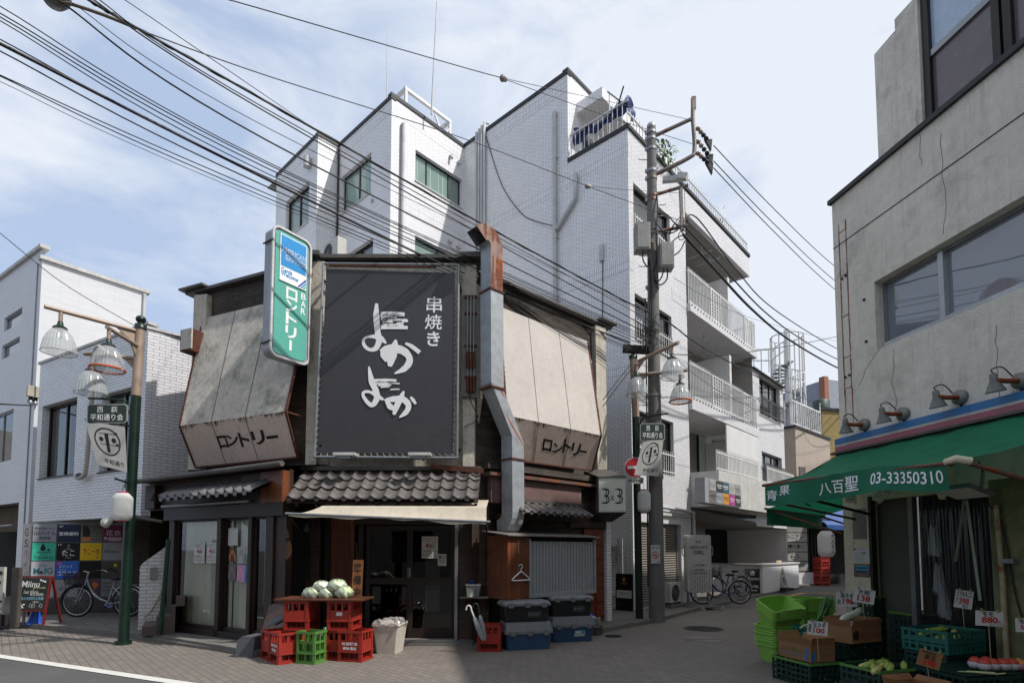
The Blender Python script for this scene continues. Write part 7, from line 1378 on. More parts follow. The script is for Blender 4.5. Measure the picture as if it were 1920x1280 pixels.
for k, (x0, y0, xa, ya, x1, y1, r, lb) in enumerate(((166, -14, 500, 205, 1240, 612, .007, 'thin wire just under the twisted bundle'), (158, -12, 500, 211, 1228, 622, .009, 'second wire under the twisted bundle'), (114, 4, 500, 263, 1220, 628, .011, 'wire starting at the globe lamp at the upper left corner'), (124, -2, 500, 239, 1216, 590, .005, 'hair thin wire between the globe lamp and the twisted bundle'), (0, 12, 500, 303, 1215, 632, .007, 'uppermost of the close parallel wires leaving the left edge'), (0, 25, 500, 307, 1216, 636, .008, 'second of the close parallel wires leaving the left edge'), (0, 32, 500, 315, 1217, 640, .008, 'third of the close parallel wires leaving the left edge'), (0, 39, 500, 325, 1218, 646, .007, 'lowest of the close parallel wires leaving the left edge'), (0, 74, 478, 322, 1190, 640, .008, 'thin wire hugging the thickest black cable from above'), (0, 96, 478, 340, 1186, 648, .009, 'thin wire hugging the thickest black cable from below'), (0, 141, 446, 340, 1183, 652, .007, 'upper wire of the pair well below the thickest cable'), (0, 143, 422, 338, 1183, 655, .007, 'lower wire of the pair well below the thickest cable'), (0, 153, 409, 340, 1182, 658, .004, 'faint hair thin lowest wire leaving the left edge'))):
 f_ = (xa - x0) / (x1 - x0); Y0 = 6.2; e = (x0 - (xa - x0) * .25, y0 - (ya - y0) * .25, Y0 - .55); wire(lb, [e, (x0, y0, Y0), (xa, ya, 1 / lerp(1 / Y0, 1 / YE, f_)), (x1, y1, YE)], r)
wire('thin wire branching off the top left bundle toward the roof of the stepped block', [(200, -20, 6.3), (234, 0, 6.5), (500, 181, 8.5), (600, 249, 16.5)], .006)
wire('service wire sagging over the stepped block to the utility pole with an insulator', [(255, 54, 6.7), (500, 142, 8.2), (870, 260, 10.5), (1102, 349, 11.9), (1278, 415, 12.6)], .008); wire('thin branch of the service wire running level from the insulator to the pole', [(1102, 349, 11.9), (1180, 356, 12.2), (1275, 362, 12.6)], .005)
wire('long wire across the sky from the top edge to the egg insulator', [(380, -14, 7.5), (429, 0, 7.7), (500, 20, 8.2), (860, 124, 10.2), (944, 147, 10.7)], .009); wire('upper wire from the egg insulator to the top arm of the utility pole', [(944, 147, 10.7), (1120, 186, 11.7), (1299, 226, 12.6)], .006); wire('lower wire from the egg insulator to the bent arm of the utility pole', [(944, 148, 10.7), (1130, 215, 11.7), (1301, 271, 12.6)], .007)
for (x, y, Y, r, lb) in ((944, 147, 10.7, .07, 'brown and white egg insulator on the wire high over the roofs'), (1102, 349, 11.9, .055, 'white insulator on the service wire in front of the grey flank')):
 fr = fdep(x, y, Y, 90); b = MB(fr); b.ball((-.02, 0, 0), r, m_por, 12, sq=(.9, .9, 1)); b.ball((.03, 0, -.01), r * .85, m_acw, 12); tag(b.build('insulator'), lb, 'insulator')
for x0, y0, x1, y1, lb in ((1338, 273, 1566, 500, 'uppermost of three lines from the pole insulators to the right'), (1338, 302, 1566, 527, 'middle of three lines from the pole insulators to the right'), (1338, 315, 1566, 543, 'lowest of three lines from the pole insulators to the right')): wire(lb, [(x0, y0, 12.6), ((x0 + x1) / 2, (y0 + y1) / 2 + 6, 15.5), (x1, y1, 20), (x1 + 140, y1 + 110, 26)], .011)
for P, r, lb in (([(1281, 440, 12.6), (1340, 505, 13.6), (1410, 580, 15.5), (1480, 637, 18.5), (1572, 690, 24)], .034, 'thick cable drooping from the pole over the balconies to the right'), ([(1284, 425, 12.6), (1345, 490, 13.6), (1429, 580, 16), (1500, 634, 19), (1572, 674, 24)], .02, 'middle cable drooping over the balconies to the right'), ([(1285, 408, 12.6), (1310, 412, 13), (1380, 505, 15), (1452, 580, 17.5), (1572, 655, 24)], .016, 'uppermost cable drooping over the balconies to the right'), ([(1256, 664, 12.6), (1330, 665, 14), (1400, 660, 16), (1500, 645, 20), (1575, 630, 25)], .012, 'nearly level cable from the right street lamp to the right'), ([(1262, 520, 12.7), (1330, 560, 14), (1420, 600, 17), (1570, 640, 26)], .005, 'hair thin line under the drooping cables'), ([(1240, 640, 12.7), (1300, 700, 14), (1400, 760, 17), (1560, 830, 24)], .006, 'thin wire falling along the lower balconies'), ([(1480, 735, 25), (1530, 756, 27), (1590, 780, 29)], .012, 'end of the bundle over the beige house')): wire(lb, P, r)
wire('single wire from the left edge to the ball finial of the left street lamp', [(-40, 405, 8.2), (0, 437, 8.4), (120, 532, 9.1), (255, 612, 9.86)], .006)
wire('short cable at the left edge ending at the beige boxes', [(-30, 754, 13), (0, 757, 13.4), (60, 760, 15.3)], .02)
for k, (x0, y0, x1, y1) in enumerate(((1183, 682, 1137, 740), (1184, 690, 1137, 752))): wire('black guy cable from the right street lamp to the bar, ' + ('upper' if k == 0 else 'lower') + ' of two', [(x0, y0, 12.7), (x1, y1, 12.3)], .012)
g_ = F(dep(105, 0, 6.6), 90); t = thing('globe_lamp', 'grey street light head at the top edge of the picture near the left corner', 'street light', g_); b = MB(g_); b.lathe([(.001, -.17), (.1, -.16), (.16, -.08), (.17, 0), (.12, .12), (.001, .16)], (-.02, 0, .1), M('lamp_head', '#6d6f70', .35, .3), 18); b.build('lamp_head', t); b = MB(g_); e = dep(255, 53, 6.75) - g_.o; b.tube(smoothpath([(.08, 0, -.05), (.2, 0, -.06), lp((.2, 0, -.03), e, .5) , e], 5), .02, M('lamp_arm', '#6a5c4c', .6)); b.build('arm', t)
# ---------------------------------------------------------------- things along the apartment front
fr = F(gnd(1312, 1142, .0), 80); t = thing('standing_sign', 'tall rounded standing bar sign with a dotted pink lower half', 'sign', fr)
b = MB(fr); u0, u1, z0, z1 = fr.rect(1288, 1002, 1335, 1110); m_sgw = M('sign_pale', '#b3b3b0', .35);
o = rrect(u0, u1, z0, z1, .07); b.prism([(u, 0, z) for u, z in o], (0, .22, 0), m_sgw); Q = [Vector((u0, 0, z1)), Vector((u1, 0, z1)), Vector((u1, 0, z0)), Vector((u0, 0, z0))]; m_dk = gcol('sign_ink', '#4a2a2c'); m_pk = gcol('sign_pink', '#a5788a')
b.textq('BAR', Q, (.36, .1, .6, .14), m_dk, .003, .01); b.textq('NADESHIKO', Q, (.1, .19, .86, .24), m_dk, .003, .015); b.textq('GIRL', Q, (.24, .27, .72, .34), m_dk, .003, .03); b.textq('SYSTEM', Q, (.28, .51, .7, .545), m_ink, .003, .01); b.textq('飲み放題', Q, (.32, .585, .68, .625), m_ink, .003, .015); b.textq('60分2,800円', Q, (.2, .645, .8, .685), m_ink, .003, .01)
for i in range(9):
 for j in range(12): b.dotq(Q, (.1 + .1 * i, .62 + .033 * j), .012 if (i + j) % 3 else .008, m_pk if (i + j) % 2 else m_dk, .0025, 8, 2.2)
b.build('light_box', t); b = MB(fr)
for u in (u0 + .06, u1 - .06): b.bar((u, .11, .06), (u, .11, z0 + .02), .05, .05, m_steel)
for s_, u in ((-1, u0), (1, u1)): zc_ = lerp(z0, z1, .72); b.tube(smoothpath([(u, .1, zc_ - .12), (u + s_ * .09, .1, zc_ - .11), (u + s_ * .09, .1, zc_ + .11), (u, .1, zc_ + .12)], 4), .015, m_steel)
b.build('handle_frame', t); b = MB(fr); b.prism([(u0 - .12, -.2, .06), (u1 + .1, -.2, .06), (u1 + .1, -.2, .1), (u0 - .12, -.2, .1)], (0, .62, 0), M('base_grey', '#6a6763', .7)); b.build('base', t)
b = MB(fr)
for u in (u0 + .25, u1 + .1): b.lathe([(.1, 0), (.1, .03), (.06, .05), (.05, .12), (.001, .12)], (u, -.3, 0), M('weight_grey', '#77746f', .8), 16)
b.build('weight', t)
fr = F(gnd(1250, 1140, .09), 42.5); ac_unit(F(fr.W(.62, .0, .08), 42.5), 'white air conditioner on a block in front of the roller shutter', .78, .58); b = MB(F(fr.W(.62, .0, .0), 42.5)); b.box(-.45, .45, -.05, .35, .0, .078, m_conc); tag(b.build('concrete_block'), 'flat concrete block under the air conditioner by the shutter', 'block')
sbR = AR.sub(0, 0, 0); t = thing('signboard', 'framed block of ten small tenant panels on the first floor balcony front', 'signboard', sbR); v = -.96; u0, u1, z0, z1 = AR.rect(1329, 897, 1389, 950, v); b = MB(AR); b.box(u0 - .28, u1 + .02, v, v + .3, z0 - .02, z1 + .02, m_box); b.build('casing', t)
PCs = [['#9a9a98', '#2d2a2a', '#2c5060', '#a5a5a2', '#8c8c8a'], ['#6a6864', '#8b959c', '#c98a24', '#a03a84', '#2b2a2c']]; TX = [['GSハイム', 'SIGN', 'BAR', 'スナ', 'あざみ'], ['酒場', 'はいこ', 'BAR', '花衣', '宮崎']]
for i in range(2):
 for j in range(5):
  b = MB(AR); a, c_ = lerp(u0, u1, j / 5) + .01, lerp(u0, u1, (j + 1) / 5) - .01; za, zb2 = lerp(z1, z0, i / 2) - .01, lerp(z1, z0, (i + 1) / 2) + .01; Q = [Vector((a, v - .012, za)), Vector((c_, v - .012, za)), Vector((c_, v - .012, zb2)), Vector((a, v - .012, zb2))]; b.slab(*Q, .01, gcol('tp' + PCs[i][j], PCs[i][j])); dk = PCs[i][j] in ('#2d2a2a', '#2c5060', '#2b2a2c', '#a03a84'); b.textq(TX[i][j], Q, (.1, .3, .9, .5), m_whitel if dk else m_ink, .003, .005); b.rectq(Q, (.2, .6, .8, .64), m_whitel if dk else m_ink, .003); b.build('tenant_panel', t)
pp = MB(AR, AR); z = AR.at(1240, 957, -.1)[1]; pp.tube(smoothpath([(uR0 - 2.6, -.12, z + .12), (uR0 - .25, -.12, z + .05), (uR0 - .1, -.12, z - .05), (uR0 - .05, -.12, z - .5), (uR0 - .05, -.12, .1)], 4), .05, m_pipe); pp.box(uR0 - 2.6, uR0 - .2, -.08, -.002, z - .12, z, m_slab); pp.build('drain_pipe', apt)
fr = AR.sub(uR0 + 2.0, 1.8, 2.05); t = thing('wall_lantern', 'black carriage lantern on the wall of the dim entrance', 'wall lamp', fr); b = MB(fr); b.lathe([(.001, -.2), (.06, -.15), (.12, .1), (.13, .11), (.02, .25), (.001, .28)], (0, -.12, 0), m_rub, 6, smooth=False); b.build('lamp_shade', t); b = MB(fr); b.box(-.03, .03, -.12, .1, -.1, -.06, m_rub); b.build('bracket', t)
b = MB(AL, AL);
q = UR.p3(1148, 1038, -.1); fr = F(AL.W(AL.at(1147, 1040, -.1)[0], -.12, 0), 132.5); t = thing('letter_box', 'white metal letter box on the tiled wall right of the orange door', 'letter box', fr); zb2, zt2 = fr.at(1147, 1054)[1], fr.at(1147, 1024)[1]; b = MB(fr); b.box(-.12, .12, -.02, .1, zb2, zt2, M('letterbox_white', '#b9b9b6', .4)); b.box(-.03, .0, -.028, -.021, zb2 + .15, zb2 + .3, m_dark); b.box(-.1, .08, -.026, -.021, zt2 - .1, zt2 - .085, m_dark); b.build('body', t, bevel=.008); b = MB(fr); b.box(-.13, .13, -.05, .1, zt2 + .001, zt2 + .02, m_slab); b.build('lid', t)
b = MB(AL, AL)
for x in (1160, 1167): u = AL.at(x, 1060, -.08)[0]; b.tube([(u, -.08, 1.0), (u, -.08, 1.95)], .03, m_pipe)
b.tube([(AL.at(1158, 1060, -.08)[0], -.08, 1.55), (AL.at(1169, 1060, -.08)[0], -.08, 1.55)], .025, m_pipe); u = AL.at(1146, 1130, -.1)[0]; b.tube([(u, -.1, .08), (u, -.1, .42), (u + .1, -.02, .45)], .035, m_cream)
o = b.build('meter_pipe'); tag(o, 'pair of short pale gas pipes on the tiled wall above the black shelf', 'pipe')
fr = F(AL.W(AL.at(1171, 1150, -.25)[0], -.25, .08), 132.5); t = thing('menu_board', 'black notice stand with a gold star and a white paper by the green lamp post', 'board', fr); w, h = .25, .95; b = MB(fr); Q = [Vector((-w, 0, h)), Vector((w, 0, h)), Vector((w, -.02, .0)), Vector((-w, -.02, .0))]; b.slab(*Q, .03, M('gloss_black', '#0e0e10', .25)); pts5 = []
for k in range(10): r = .14 if k % 2 == 0 else .06; a = -math.pi / 2 + k * math.pi / 5; pts5.append((.5 + r * math.cos(a), .16 + r * .55 * math.sin(a)))
m_gold = gcol('gold_star', '#b87a2a'); b.polyq(Q, pts5, m_gold, .003); b.textq('SAPPORO', Q, (.3, .24, .7, .29), m_gold, .003); b.rectq(Q, (.06, .45, .94, .66), m_paper, .003); scrib(b, Q, (.15, .49, .85, .6), 1, m_ink, 3, off=.005); b.build('board', t)
zt = 1.05; a, c_ = gnd(1430, 1112, .08), gnd(1498, 1100, .08); a2, c2 = dep(1405, 1058, 21.5), None
LW = F((a.x, a.y, .08), 42.5); lw = thing('low_wall', 'low white tiled wall with a stone top along the side pavement', 'wall', LW); ul = LW.at(1498, 1090)[0]; ul0 = LW.at(1430, 1090)[0]
b = MB(LW); b.box(ul0, ul, 0, .25, 0, 1.0, m_tile); b.box(ul0, ul0 + .25, .251, 2.6, 0, 1.0, m_tile); b.build('wall', lw); b = MB(LW); b.box(ul0 - .05, ul + .05, -.05, .3, 1.001, 1.05, m_slab); b.box(ul0 - .05, ul0 + .3, .301, 2.6, 1.001, 1.05, m_slab); b.build('top_slab', lw)
fr = LW.sub(ul0, 0, 0, 90 - 0); FB = F(LW.W(ul0 - .02, .1, 0), LW.ang - 90);
fr = F(gnd(1420, 1112, .08), 80); t = thing('standing_board', 'black board with white arrow and lettering against the end of the low wall', 'board', fr); r = fr.rect(1402, 1065, 1423, 1109, 0); w = r[1] - r[0]; b = MB(fr); Q = [Vector((r[0] - .1, 0, r[3])), Vector((r[1] + .05, 0, r[3])), Vector((r[1] + .05, 0, .02)), Vector((r[0] - .1, 0, .02))]; b.slab(*Q, .03, m_chalk); b.ringq(Q, (.5, .2), .09, .012, m_whitel, .003, 20, 1.6); b.textq('月', Q, (.42, .14, .58, .26), m_whitel, .004)
b.strokeq(Q, [(.05, .42), (.3, .34)], .02, m_whitel, .003); b.strokeq(Q, [(.05, .42), (.3, .52)], .02, m_whitel, .003); b.rectq(Q, (.28, .39, .95, .41), m_whitel, .003); b.rectq(Q, (.28, .45, .95, .47), m_whitel, .003); b.textq('スタンドBAL', Q, (.08, .66, .9, .8), m_whitel, .004, .01); b.rectq(Q, (.2, .88, .8, .91), m_whitel, .003); b.build('board', t)
fr = F(gnd(1468, 1106, .08), 60); t = thing('standing_board', 'narrow tilted white board with black calligraphy in front of the low wall', 'board', fr); b = MB(fr); Q = [Vector((-.22, .1, 1.15)), Vector((.1, .1, 1.15)), Vector((.2, -.1, .12)), Vector((-.14, -.1, .12))]; b.slab(*Q, .04, M('sign_white', '#b5b2aa', .5)); b.textq('べ', Q, (.2, .15, .8, .42), m_black, .004, .03); b.textq('呑', Q, (.2, .62, .85, .9), m_black, .004, .02); b.rectq(Q, (.3, .46, .75, .5), m_red, .003); b.polyq(Q, [(.1, .0), (.6, -.02), (.55, .1), (.15, .12)], gcol('ochre', '#b09a5a'), .003); b.build('board', t); b = MB(fr); b.box(-.25, .3, -.25, .2, 0, .1, m_rub); b.build('base', t)
_p = dep(1425, 1090, 25.2); FW = F((_p.x, _p.y, .08), 78); t = thing('signboard_wall', 'dim wall of white and dark tenant panels beyond the low tiled wall', 'signboard', FW); xs = (1424, 1469, 1515); ys = (979, 998, 1016, 1034, 1052, 1071); b = MB(FW); r = FW.rect(1422, 977, 1518, 1100); b.box(r[0], r[1], .04, .3, 0, r[3] + .1, m_alu); b.box(r[0], r[1] + .3, .02, .039, 0, FW.at(1450, 1073)[1], m_tile); b.build('frame', t)
CL = [['#4d4644', '#8f8c88'], ['#5a3a44', '#a09d98'], ['#3e3a3a', '#9d9a94'], ['#1b1a1c', '#a39f98'], ['#1a2430', '#9d9a96']]; TT = [['カラオケ居酒屋', 'パーティー'], ['', 'ユニアン'], ['', '杜'], ['', ''], ['', 'MoJG']]
for i in range(5):
 for j in range(2):
  b = MB(FW); a, c_ = FW.at(xs[j], 1030)[0] + .02, FW.at(xs[j + 1], 1030)[0] - .02; za, zc2 = FW.at(1470, ys[i])[1] - .02, FW.at(1470, ys[i + 1])[1] + .02; Q = [Vector((a, 0, za)), Vector((c_, 0, za)), Vector((c_, 0, zc2)), Vector((a, 0, zc2))]; b.slab(*Q, .02, gcol('fw' + CL[i][j], CL[i][j]))
  if TT[i][j]: b.textq(TT[i][j], Q, (.1, .2, .85, .62) if i else (.1, .1, .8, .35), m_red if TT[i][j] == 'カラオケ居酒屋' else (gcol('teal_ink', '#1b6470') if 'oJ' in TT[i][j] else m_black), .004, .015)
  if (i, j) == (0, 0): b.ringq(Q, (.5, .7), .22, .08, m_red, .004, 18, .7)
  if (i, j) == (3, 1): b.ringq(Q, (.45, .5), .38, .05, m_ink, .004, 20, .45); b.textq('Bar', Q, (.3, .42, .6, .58), m_ink, .004)
  b.build('sign_panel', t)
# ---------------------------------------------------------------- crates and goods before the bar
m_crr = M('crate_red', '#962a1e', .45, var=.18, vs=4, dirt=.3, dcol=(.16, .03, .02)); m_crg = M('crate_green', '#54803a', .45, var=.15, vs=4); m_crin = M('crate_inner', '#7c1f16', .6)
def bottle_crate(label, fr, w=.36, d=.45, h=.43, mat=None, text=None, group='bottle crates', style=0, note=False):
 """plastic bottle crate; front at v=0, base at z=0"""
 mat = mat or m_crr; t = thing('bottle_crate', label, 'crate', fr, group); b = MB(fr); th = .022
 def side(fr_, L):
  top = [(L * (.12 + .27 * k), L * (.33 + .27 * k) - .01, h * .68, h * .9) for k in range(3)]; low = [(L * .14, L * .86, h * .06, h * .28)]
  holes = top + low if style == 0 else [(L * (.14 + .4 * i), L * (.45 + .4 * i), h * (.1 + .3 * j), h * (.32 + .3 * j)) for i in range(2) for j in range(3)]
  b.use(fr_); b.wall(0, L, 0, h, holes, mat, v=0, reveal=th); b.wall(0, L, 0, h, holes, mat, v=th, reveal=.0)
  for z0, z1 in ((h * .3, h * .335), (h * .93, h), (0, h * .04)): b.box(-.012, L + .012, -.014, -.0005, z0, z1, mat)
  for u in (.0, L * .9): b.box(u + .004, u + L * .09, -.010, -.0005, h * .04, h * .93, mat)
  if style == 0:
   for u, _, z, z2 in top: pass
 S = [F(fr.W(-w / 2, 0, 0), fr.ang), F(fr.W(w / 2, 0, 0), fr.ang - 90), F(fr.W(w / 2, d, 0), fr.ang + 180), F(fr.W(-w / 2, d, 0), fr.ang + 90)]
 for f_, L in zip(S, (w, d, w, d)): side(f_, L)
 b.use(fr); b.box(-w / 2 + th, w / 2 - th, th, d - th, .03, .045, mat)
 if text:
  Q = [Vector((-w / 2, 0, h * .66)), Vector((w / 2, 0, h * .66)), Vector((w / 2, 0, h * .36)), Vector((-w / 2, 0, h * .36))]
  for i, s_ in enumerate(text): b.textq(s_, Q, (.2 - .05 * (i == 0), .1 + .5 * i, .8 + .05 * (i == 0), .42 + .5 * i), m_whitel, .004, .03)
 if note: b.box(-.045, .045, -.004, -.001, h * .5, h * .62, m_paper)
 b.build('shell', t); b = MB(fr)
 for i in range(1, 4): b.box(-w / 2 + w * i / 4 - .004, -w / 2 + w * i / 4 + .004, th, d - th, .045, h * .62, m_crin if mat is m_crr else mat)
 for i in range(1, 5): b.box(-w / 2 + th, w / 2 - th, d * i / 5 - .004, d * i / 5 + .004, .045, h * .62, m_crin if mat is m_crr else mat)
 b.build('divider', t); return t
def gf(px, py, ang, z=0): return F(gnd(px, py, z), ang)
q = gf(521, 1246, 48); f1 = F(q.W(-.17, .01, 0), 48 + 90);
bottle_crate('red crate with faded white lettering at the left front, corner towards the street', F(q.W(-.0, .0, 0) + F((0, 0), 138).u * -.17, 138), .34, .4, .44, text=('麒麟麦酒', '株'))
bottle_crate('red crate behind the leftmost front crate, half hidden by it', F(gnd(497, 1236) , 138), .34, .4, .43)
bottle_crate('green bottle crate between the red crates on the ground', F(gnd(572, 1244), 108), .31, .26, .46, m_crg, style=1)
lowY = 8.42
def dq(px, z, Y): p = dep(px, 900, Y); return Vector((p.x, p.y, z))
for px_, lb in ((561, 'left'), (641, 'right')):
 bottle_crate('red crate standing on the ground under the %s end of the cabbage board' % lb, F(dq(px_ - 2, 0, lowY + .02), 93), .37, .42, .44)
 bottle_crate('red crate %s under the %s end of the cabbage board, on top of another' % ('' if lb == 'left' else 'with a white note') if 0 else ('red crate stacked on another directly under the left end of the cabbage board' if lb == 'left' else 'red crate with a white note stacked under the right end of the cabbage board'), F(dq(px_, .445, lowY), 95), .37, .42, .435, note=(lb == 'right'))
bottle_crate('red crate with white lettering in front of the right stack, left of the pale bin', F(gnd(655, 1240), 104), .38, .34, .45, text=('信望醸造', '麹製'))
um = bottle_crate('red crate holding white umbrellas beside the blue storage boxes', F(gnd(917, 1221), 92), .37, .36, .42)
fr = F(dq(604, .885, 8.42), 93); b = MB(fr); m_bd = MWOOD('board_brown', '#3a1c0f', '#6e3a22', 0, True, .55); b.box(-.68, .68, -.06, .5, 0, .028, m_bd); tag(b.build('wooden_board', bevel=.004), 'brown board laid across two stacks of red crates', 'board')
m_cab = M('cabbage', '#d6e4ac', .35, var=.35, vs=5, bump=.3, bs=18, spec=.6); m_wrapf = MGLASS('wrap_film', (.96, .98, .95), rough=.15, haze=.2, hcol=(.85, .88, .8), refl=1.3); m_cabw = M('cabbage_white', '#eff1df', .4, var=.2, vs=6, bump=.25, bs=20)
for k, (x, y, r, lb) in enumerate(((585, 1113, .112, 'leftmost in the lower row of cabbages'), (612, 1113, .108, 'middle of the lower row of cabbages'), (644, 1111, .118, 'rightmost in the lower row of cabbages'), (602, 1100, .105, 'left of the two cabbages in the upper row'), (631, 1099, .122, 'right of the two cabbages in the upper row, the largest'))):
 p = dep(x, y, 8.62 if k < 3 else 8.66); fr = F(p, 90); t = thing('cabbage', 'wrapped pale green ' + lb.replace('cabbages', 'wrapped cabbages') if 0 else 'film wrapped ' + lb, 'cabbage', fr, 'wrapped cabbages'); rnd = random.Random(k); ph = rnd.uniform(0, 6)
 def leaf(s_, t_, rr=r, ph=ph):
  a, e = s_ * 6.2832, (t_ - .5) * 3.1416; w = rr * (1 + .07 * math.sin(3 * a + ph) * math.cos(e) + .05 * math.sin(7 * a + 5 * e + ph) + .03 * math.sin(13 * a - 9 * e)); return (w * 1.18 * math.cos(e) * math.cos(a), w * math.cos(e) * math.sin(a), w * .86 * math.sin(e))
 b = MB(fr); b.grid(lambda s_, t_: Vector(leaf(s_, t_)) * .97, 30, 16, m_cabw if k % 2 else m_cab)
 for i in range(5):
  a0 = rnd.uniform(0, 6.28); b.grid(lambda s_, t_: Vector(leaf((a0 + (s_ - .5) * 1.6) / 6.2832 % 1, .25 + .6 * t_)) * (1.02 + .05 * (1 - abs(2 * s_ - 1)) + .03 * math.sin(9 * s_ + i)), 8, 8, m_cab)
 b.build('leaves', t); b = MB(fr); b.grid(lambda s_, t_: Vector(leaf(s_, t_)) * (1.09 + .05 * math.sin(s_ * 60 + t_ * 25) * math.sin(t_ * 20 + s_ * 13)), 36, 18, m_wrapf); b.build('film', t)
fr = F(dep(669, 1121, 8.7), 93); b = MB(fr); m_sw = MWOOD('sign_wood', '#5f371b', '#955f32', 0, False, .5); r0, r1 = .095, .93 * .72; h = fr.at(669, 1049)[1]; Q = [Vector((-.075, .02, h)), Vector((.085, .02, h)), Vector((.07, 0, 0)), Vector((-.09, 0, 0))]; b.slab(*Q, .02, m_sw)
for ch, z0, z1 in (('準', .09, .34), ('備', .4, .64), ('中', .72, .95)): b.textq(ch, Q, (.1, z0, .9, z1), m_black, .004, .02)
tag(b.build('wooden_sign'), 'upright wooden signboard with black brush writing beside the cabbages', 'sign')
fr = gf(497, 1200, 105); b = MB(fr); m_lam = MWOOD('laminate_brown', '#3d2b22', '#5d4536', 0, False, .45); fr = F(gnd(503, 1222), 112); b = MB(fr); b.prism([(-.28, 0, 0), (.26, 0, 0), (.28, .22, .75), (-.22, .22, .75)], (0, .02, 0), m_lam); tag(b.build('leaning_board'), 'dark brown board leaning against the left shopfront', 'board')
fr = F(gnd(458, 1232), 95); b = MB(fr); m_gp = M('grey_plastic', '#55575b', .5, var=.1); b.prism([(-.16, 0, 0), (.13, 0, 0), (.15, .02, .31), (-.05, .02, .32), (-.13, .02, .26)], (.04, .32, 0), m_gp); tag(b.build('plastic_cover', bevel=.01), 'dark grey plastic cover standing on the kerb left of the red crates', 'cover')
fr = F(gnd(533, 1190, .3), 95); b = MB(fr); b.grid(lambda s_, t_: (lerp(-.22, .12, s_), .12 * math.cos(t_ * 3.1), .12 + .18 * s_ + .12 * math.sin(t_ * 3.1)), 8, 10, m_gp); tag(b.build('curved_cover'), 'curved grey plastic cover tucked between the board and the crates', 'cover')
fr = F(gnd(722, 1226), 97); t = thing('bin', 'pale square bin lined with a crumpled clear bag before the glass doors', 'bin', fr); m_bin = M('bin_beige', '#c4bcb0', .5, var=.12, dirt=.2, streak=.2); b = MB(fr)
def taper(b, w0, d0, w1, d1, z0, z1, mat, y0=0, r=.03, n=4, inv=False):
 rings = []
 for w, d, z in ((w0, d0, z0), (w1, d1, z1)):
  P = []
  for cx_, cy_, a0 in ((w - r, -d + r, -90), (w - r, d - r, 0), (-w + r, d - r, 90), (-w + r, -d + r, 180)):
   for k in range(n + 1): a = math.radians(a0 + 90 * k / n); P.append((cx_ + r * math.cos(a), y0 + cy_ + r * math.sin(a), z))
  rings.append(P)
 m_ = len(rings[0]); b.add(rings[0] + rings[1], [(i, (i + 1) % m_, m_ + (i + 1) % m_, m_ + i) for i in range(m_)], mat); return rings
def cap(b, P, mat, up=True): b.add(P, [tuple(range(len(P))) if up else tuple(reversed(range(len(P))))], mat)
R0 = taper(b, .165, .19, .215, .24, 0, .46, m_bin, .22); cap(b, R0[0], m_bin, False); taper(b, .225, .25, .225, .25, .44, .475, m_bin, .22); b.build('tub', t); b = MB(fr); rnd = random.Random(1)
b.grid(lambda s_, t_: ((.235 + .02 * math.sin(s_ * 44) - .1 * t_) * math.copysign(min(1, abs(1.35 * math.cos(s_ * 6.283))), math.cos(s_ * 6.283)), .22 + (.262 + .02 * math.sin(s_ * 37) - .1 * t_) * math.copysign(min(1, abs(1.35 * math.sin(s_ * 6.283))), math.sin(s_ * 6.283)), .42 - .05 * math.sin(s_ * 6.28 - .6) + .1 * min(1, t_ * 1.8) + .018 * math.sin(s_ * 70 + t_ * 9)), 70, 8, MGLASS('crumpled_bag', (.95, .94, .93), rough=.2, haze=.3, hcol=(.8, .78, .75), refl=1.2)); b.ball((0, .2, .44), .17, MTRANS('pale_waste', '#b08f7d', .3), 12, sq=(1, 1, .4), jit=.15); b.build('bag', t)
fr = F(gnd(602, 1222), 92); b = MB(fr); b.lathe([(.1, 0), (.105, .18), (.06, .3), (.03, .34), (.03, .38), (.001, .38)], (0, .15, 0), M('green_bottle', '#1c6b4d', .3), 16); b.lathe([(.107, .06), (.108, .15)], (0, .15, 0), m_acr, 16, cap=False); b.box(-.06, .06, .0, .08, .2, .34, m_acr); tag(b.build('jug'), 'green and white plastic jug between the green crate and the red crates', 'jug')
p = BC.p3(889, 1117, -.0); fr = BC.sub(p.x, .08, p.z); t = thing('wall_shelf', 'small grey wooden shelf on rusty brackets left of the wall cabinet', 'shelf', fr); b = MB(fr); b.box(-.24, .26, -.24, .0, -.03, 0, M('grey_wood', '#6b645c', .85, var=.25)); b.build('board', t, bevel=.004); b = MB(fr)
for u in (-.17, .18): b.bar((u, -.02, -.03), (u, -.02, -.28), .02, .02, m_rust); b.bar((u, -.2, -.04), (u, -.02, -.2), .012, .02, m_rust)
b.build('bracket', t)
fr = BC.sub(p.x - .01, -.03, p.z + .002); t = thing('bucket', 'clear white plastic tub on the small shelf, holding a blue cloth', 'bucket', fr); b = MB(fr); taper(b, .1, .08, .135, .1, 0, .21, MTRANS('frosted_tub', '#a9adb0', .5), 0, .02); taper(b, .14, .105, .14, .105, .195, .215, m_acr, 0, .02); b.build('tub', t); b = MB(fr); b.ball((-.03, .0, .23), .06, M('blue_cloth', '#27306a', .9), 10, jit=.2); b.build('cloth', t)
fr = BC.sub(p.x - .05, -.15, p.z + .002); b = MB(fr); b.lathe([(.07, 0), (.08, .14), (.085, .145), (.075, .15), (.001, .13)], (0, 0, 0), m_acr, 18); tag(b.build('bucket'), 'small white pot with a lid in front of the clear tub on the shelf', 'pot')
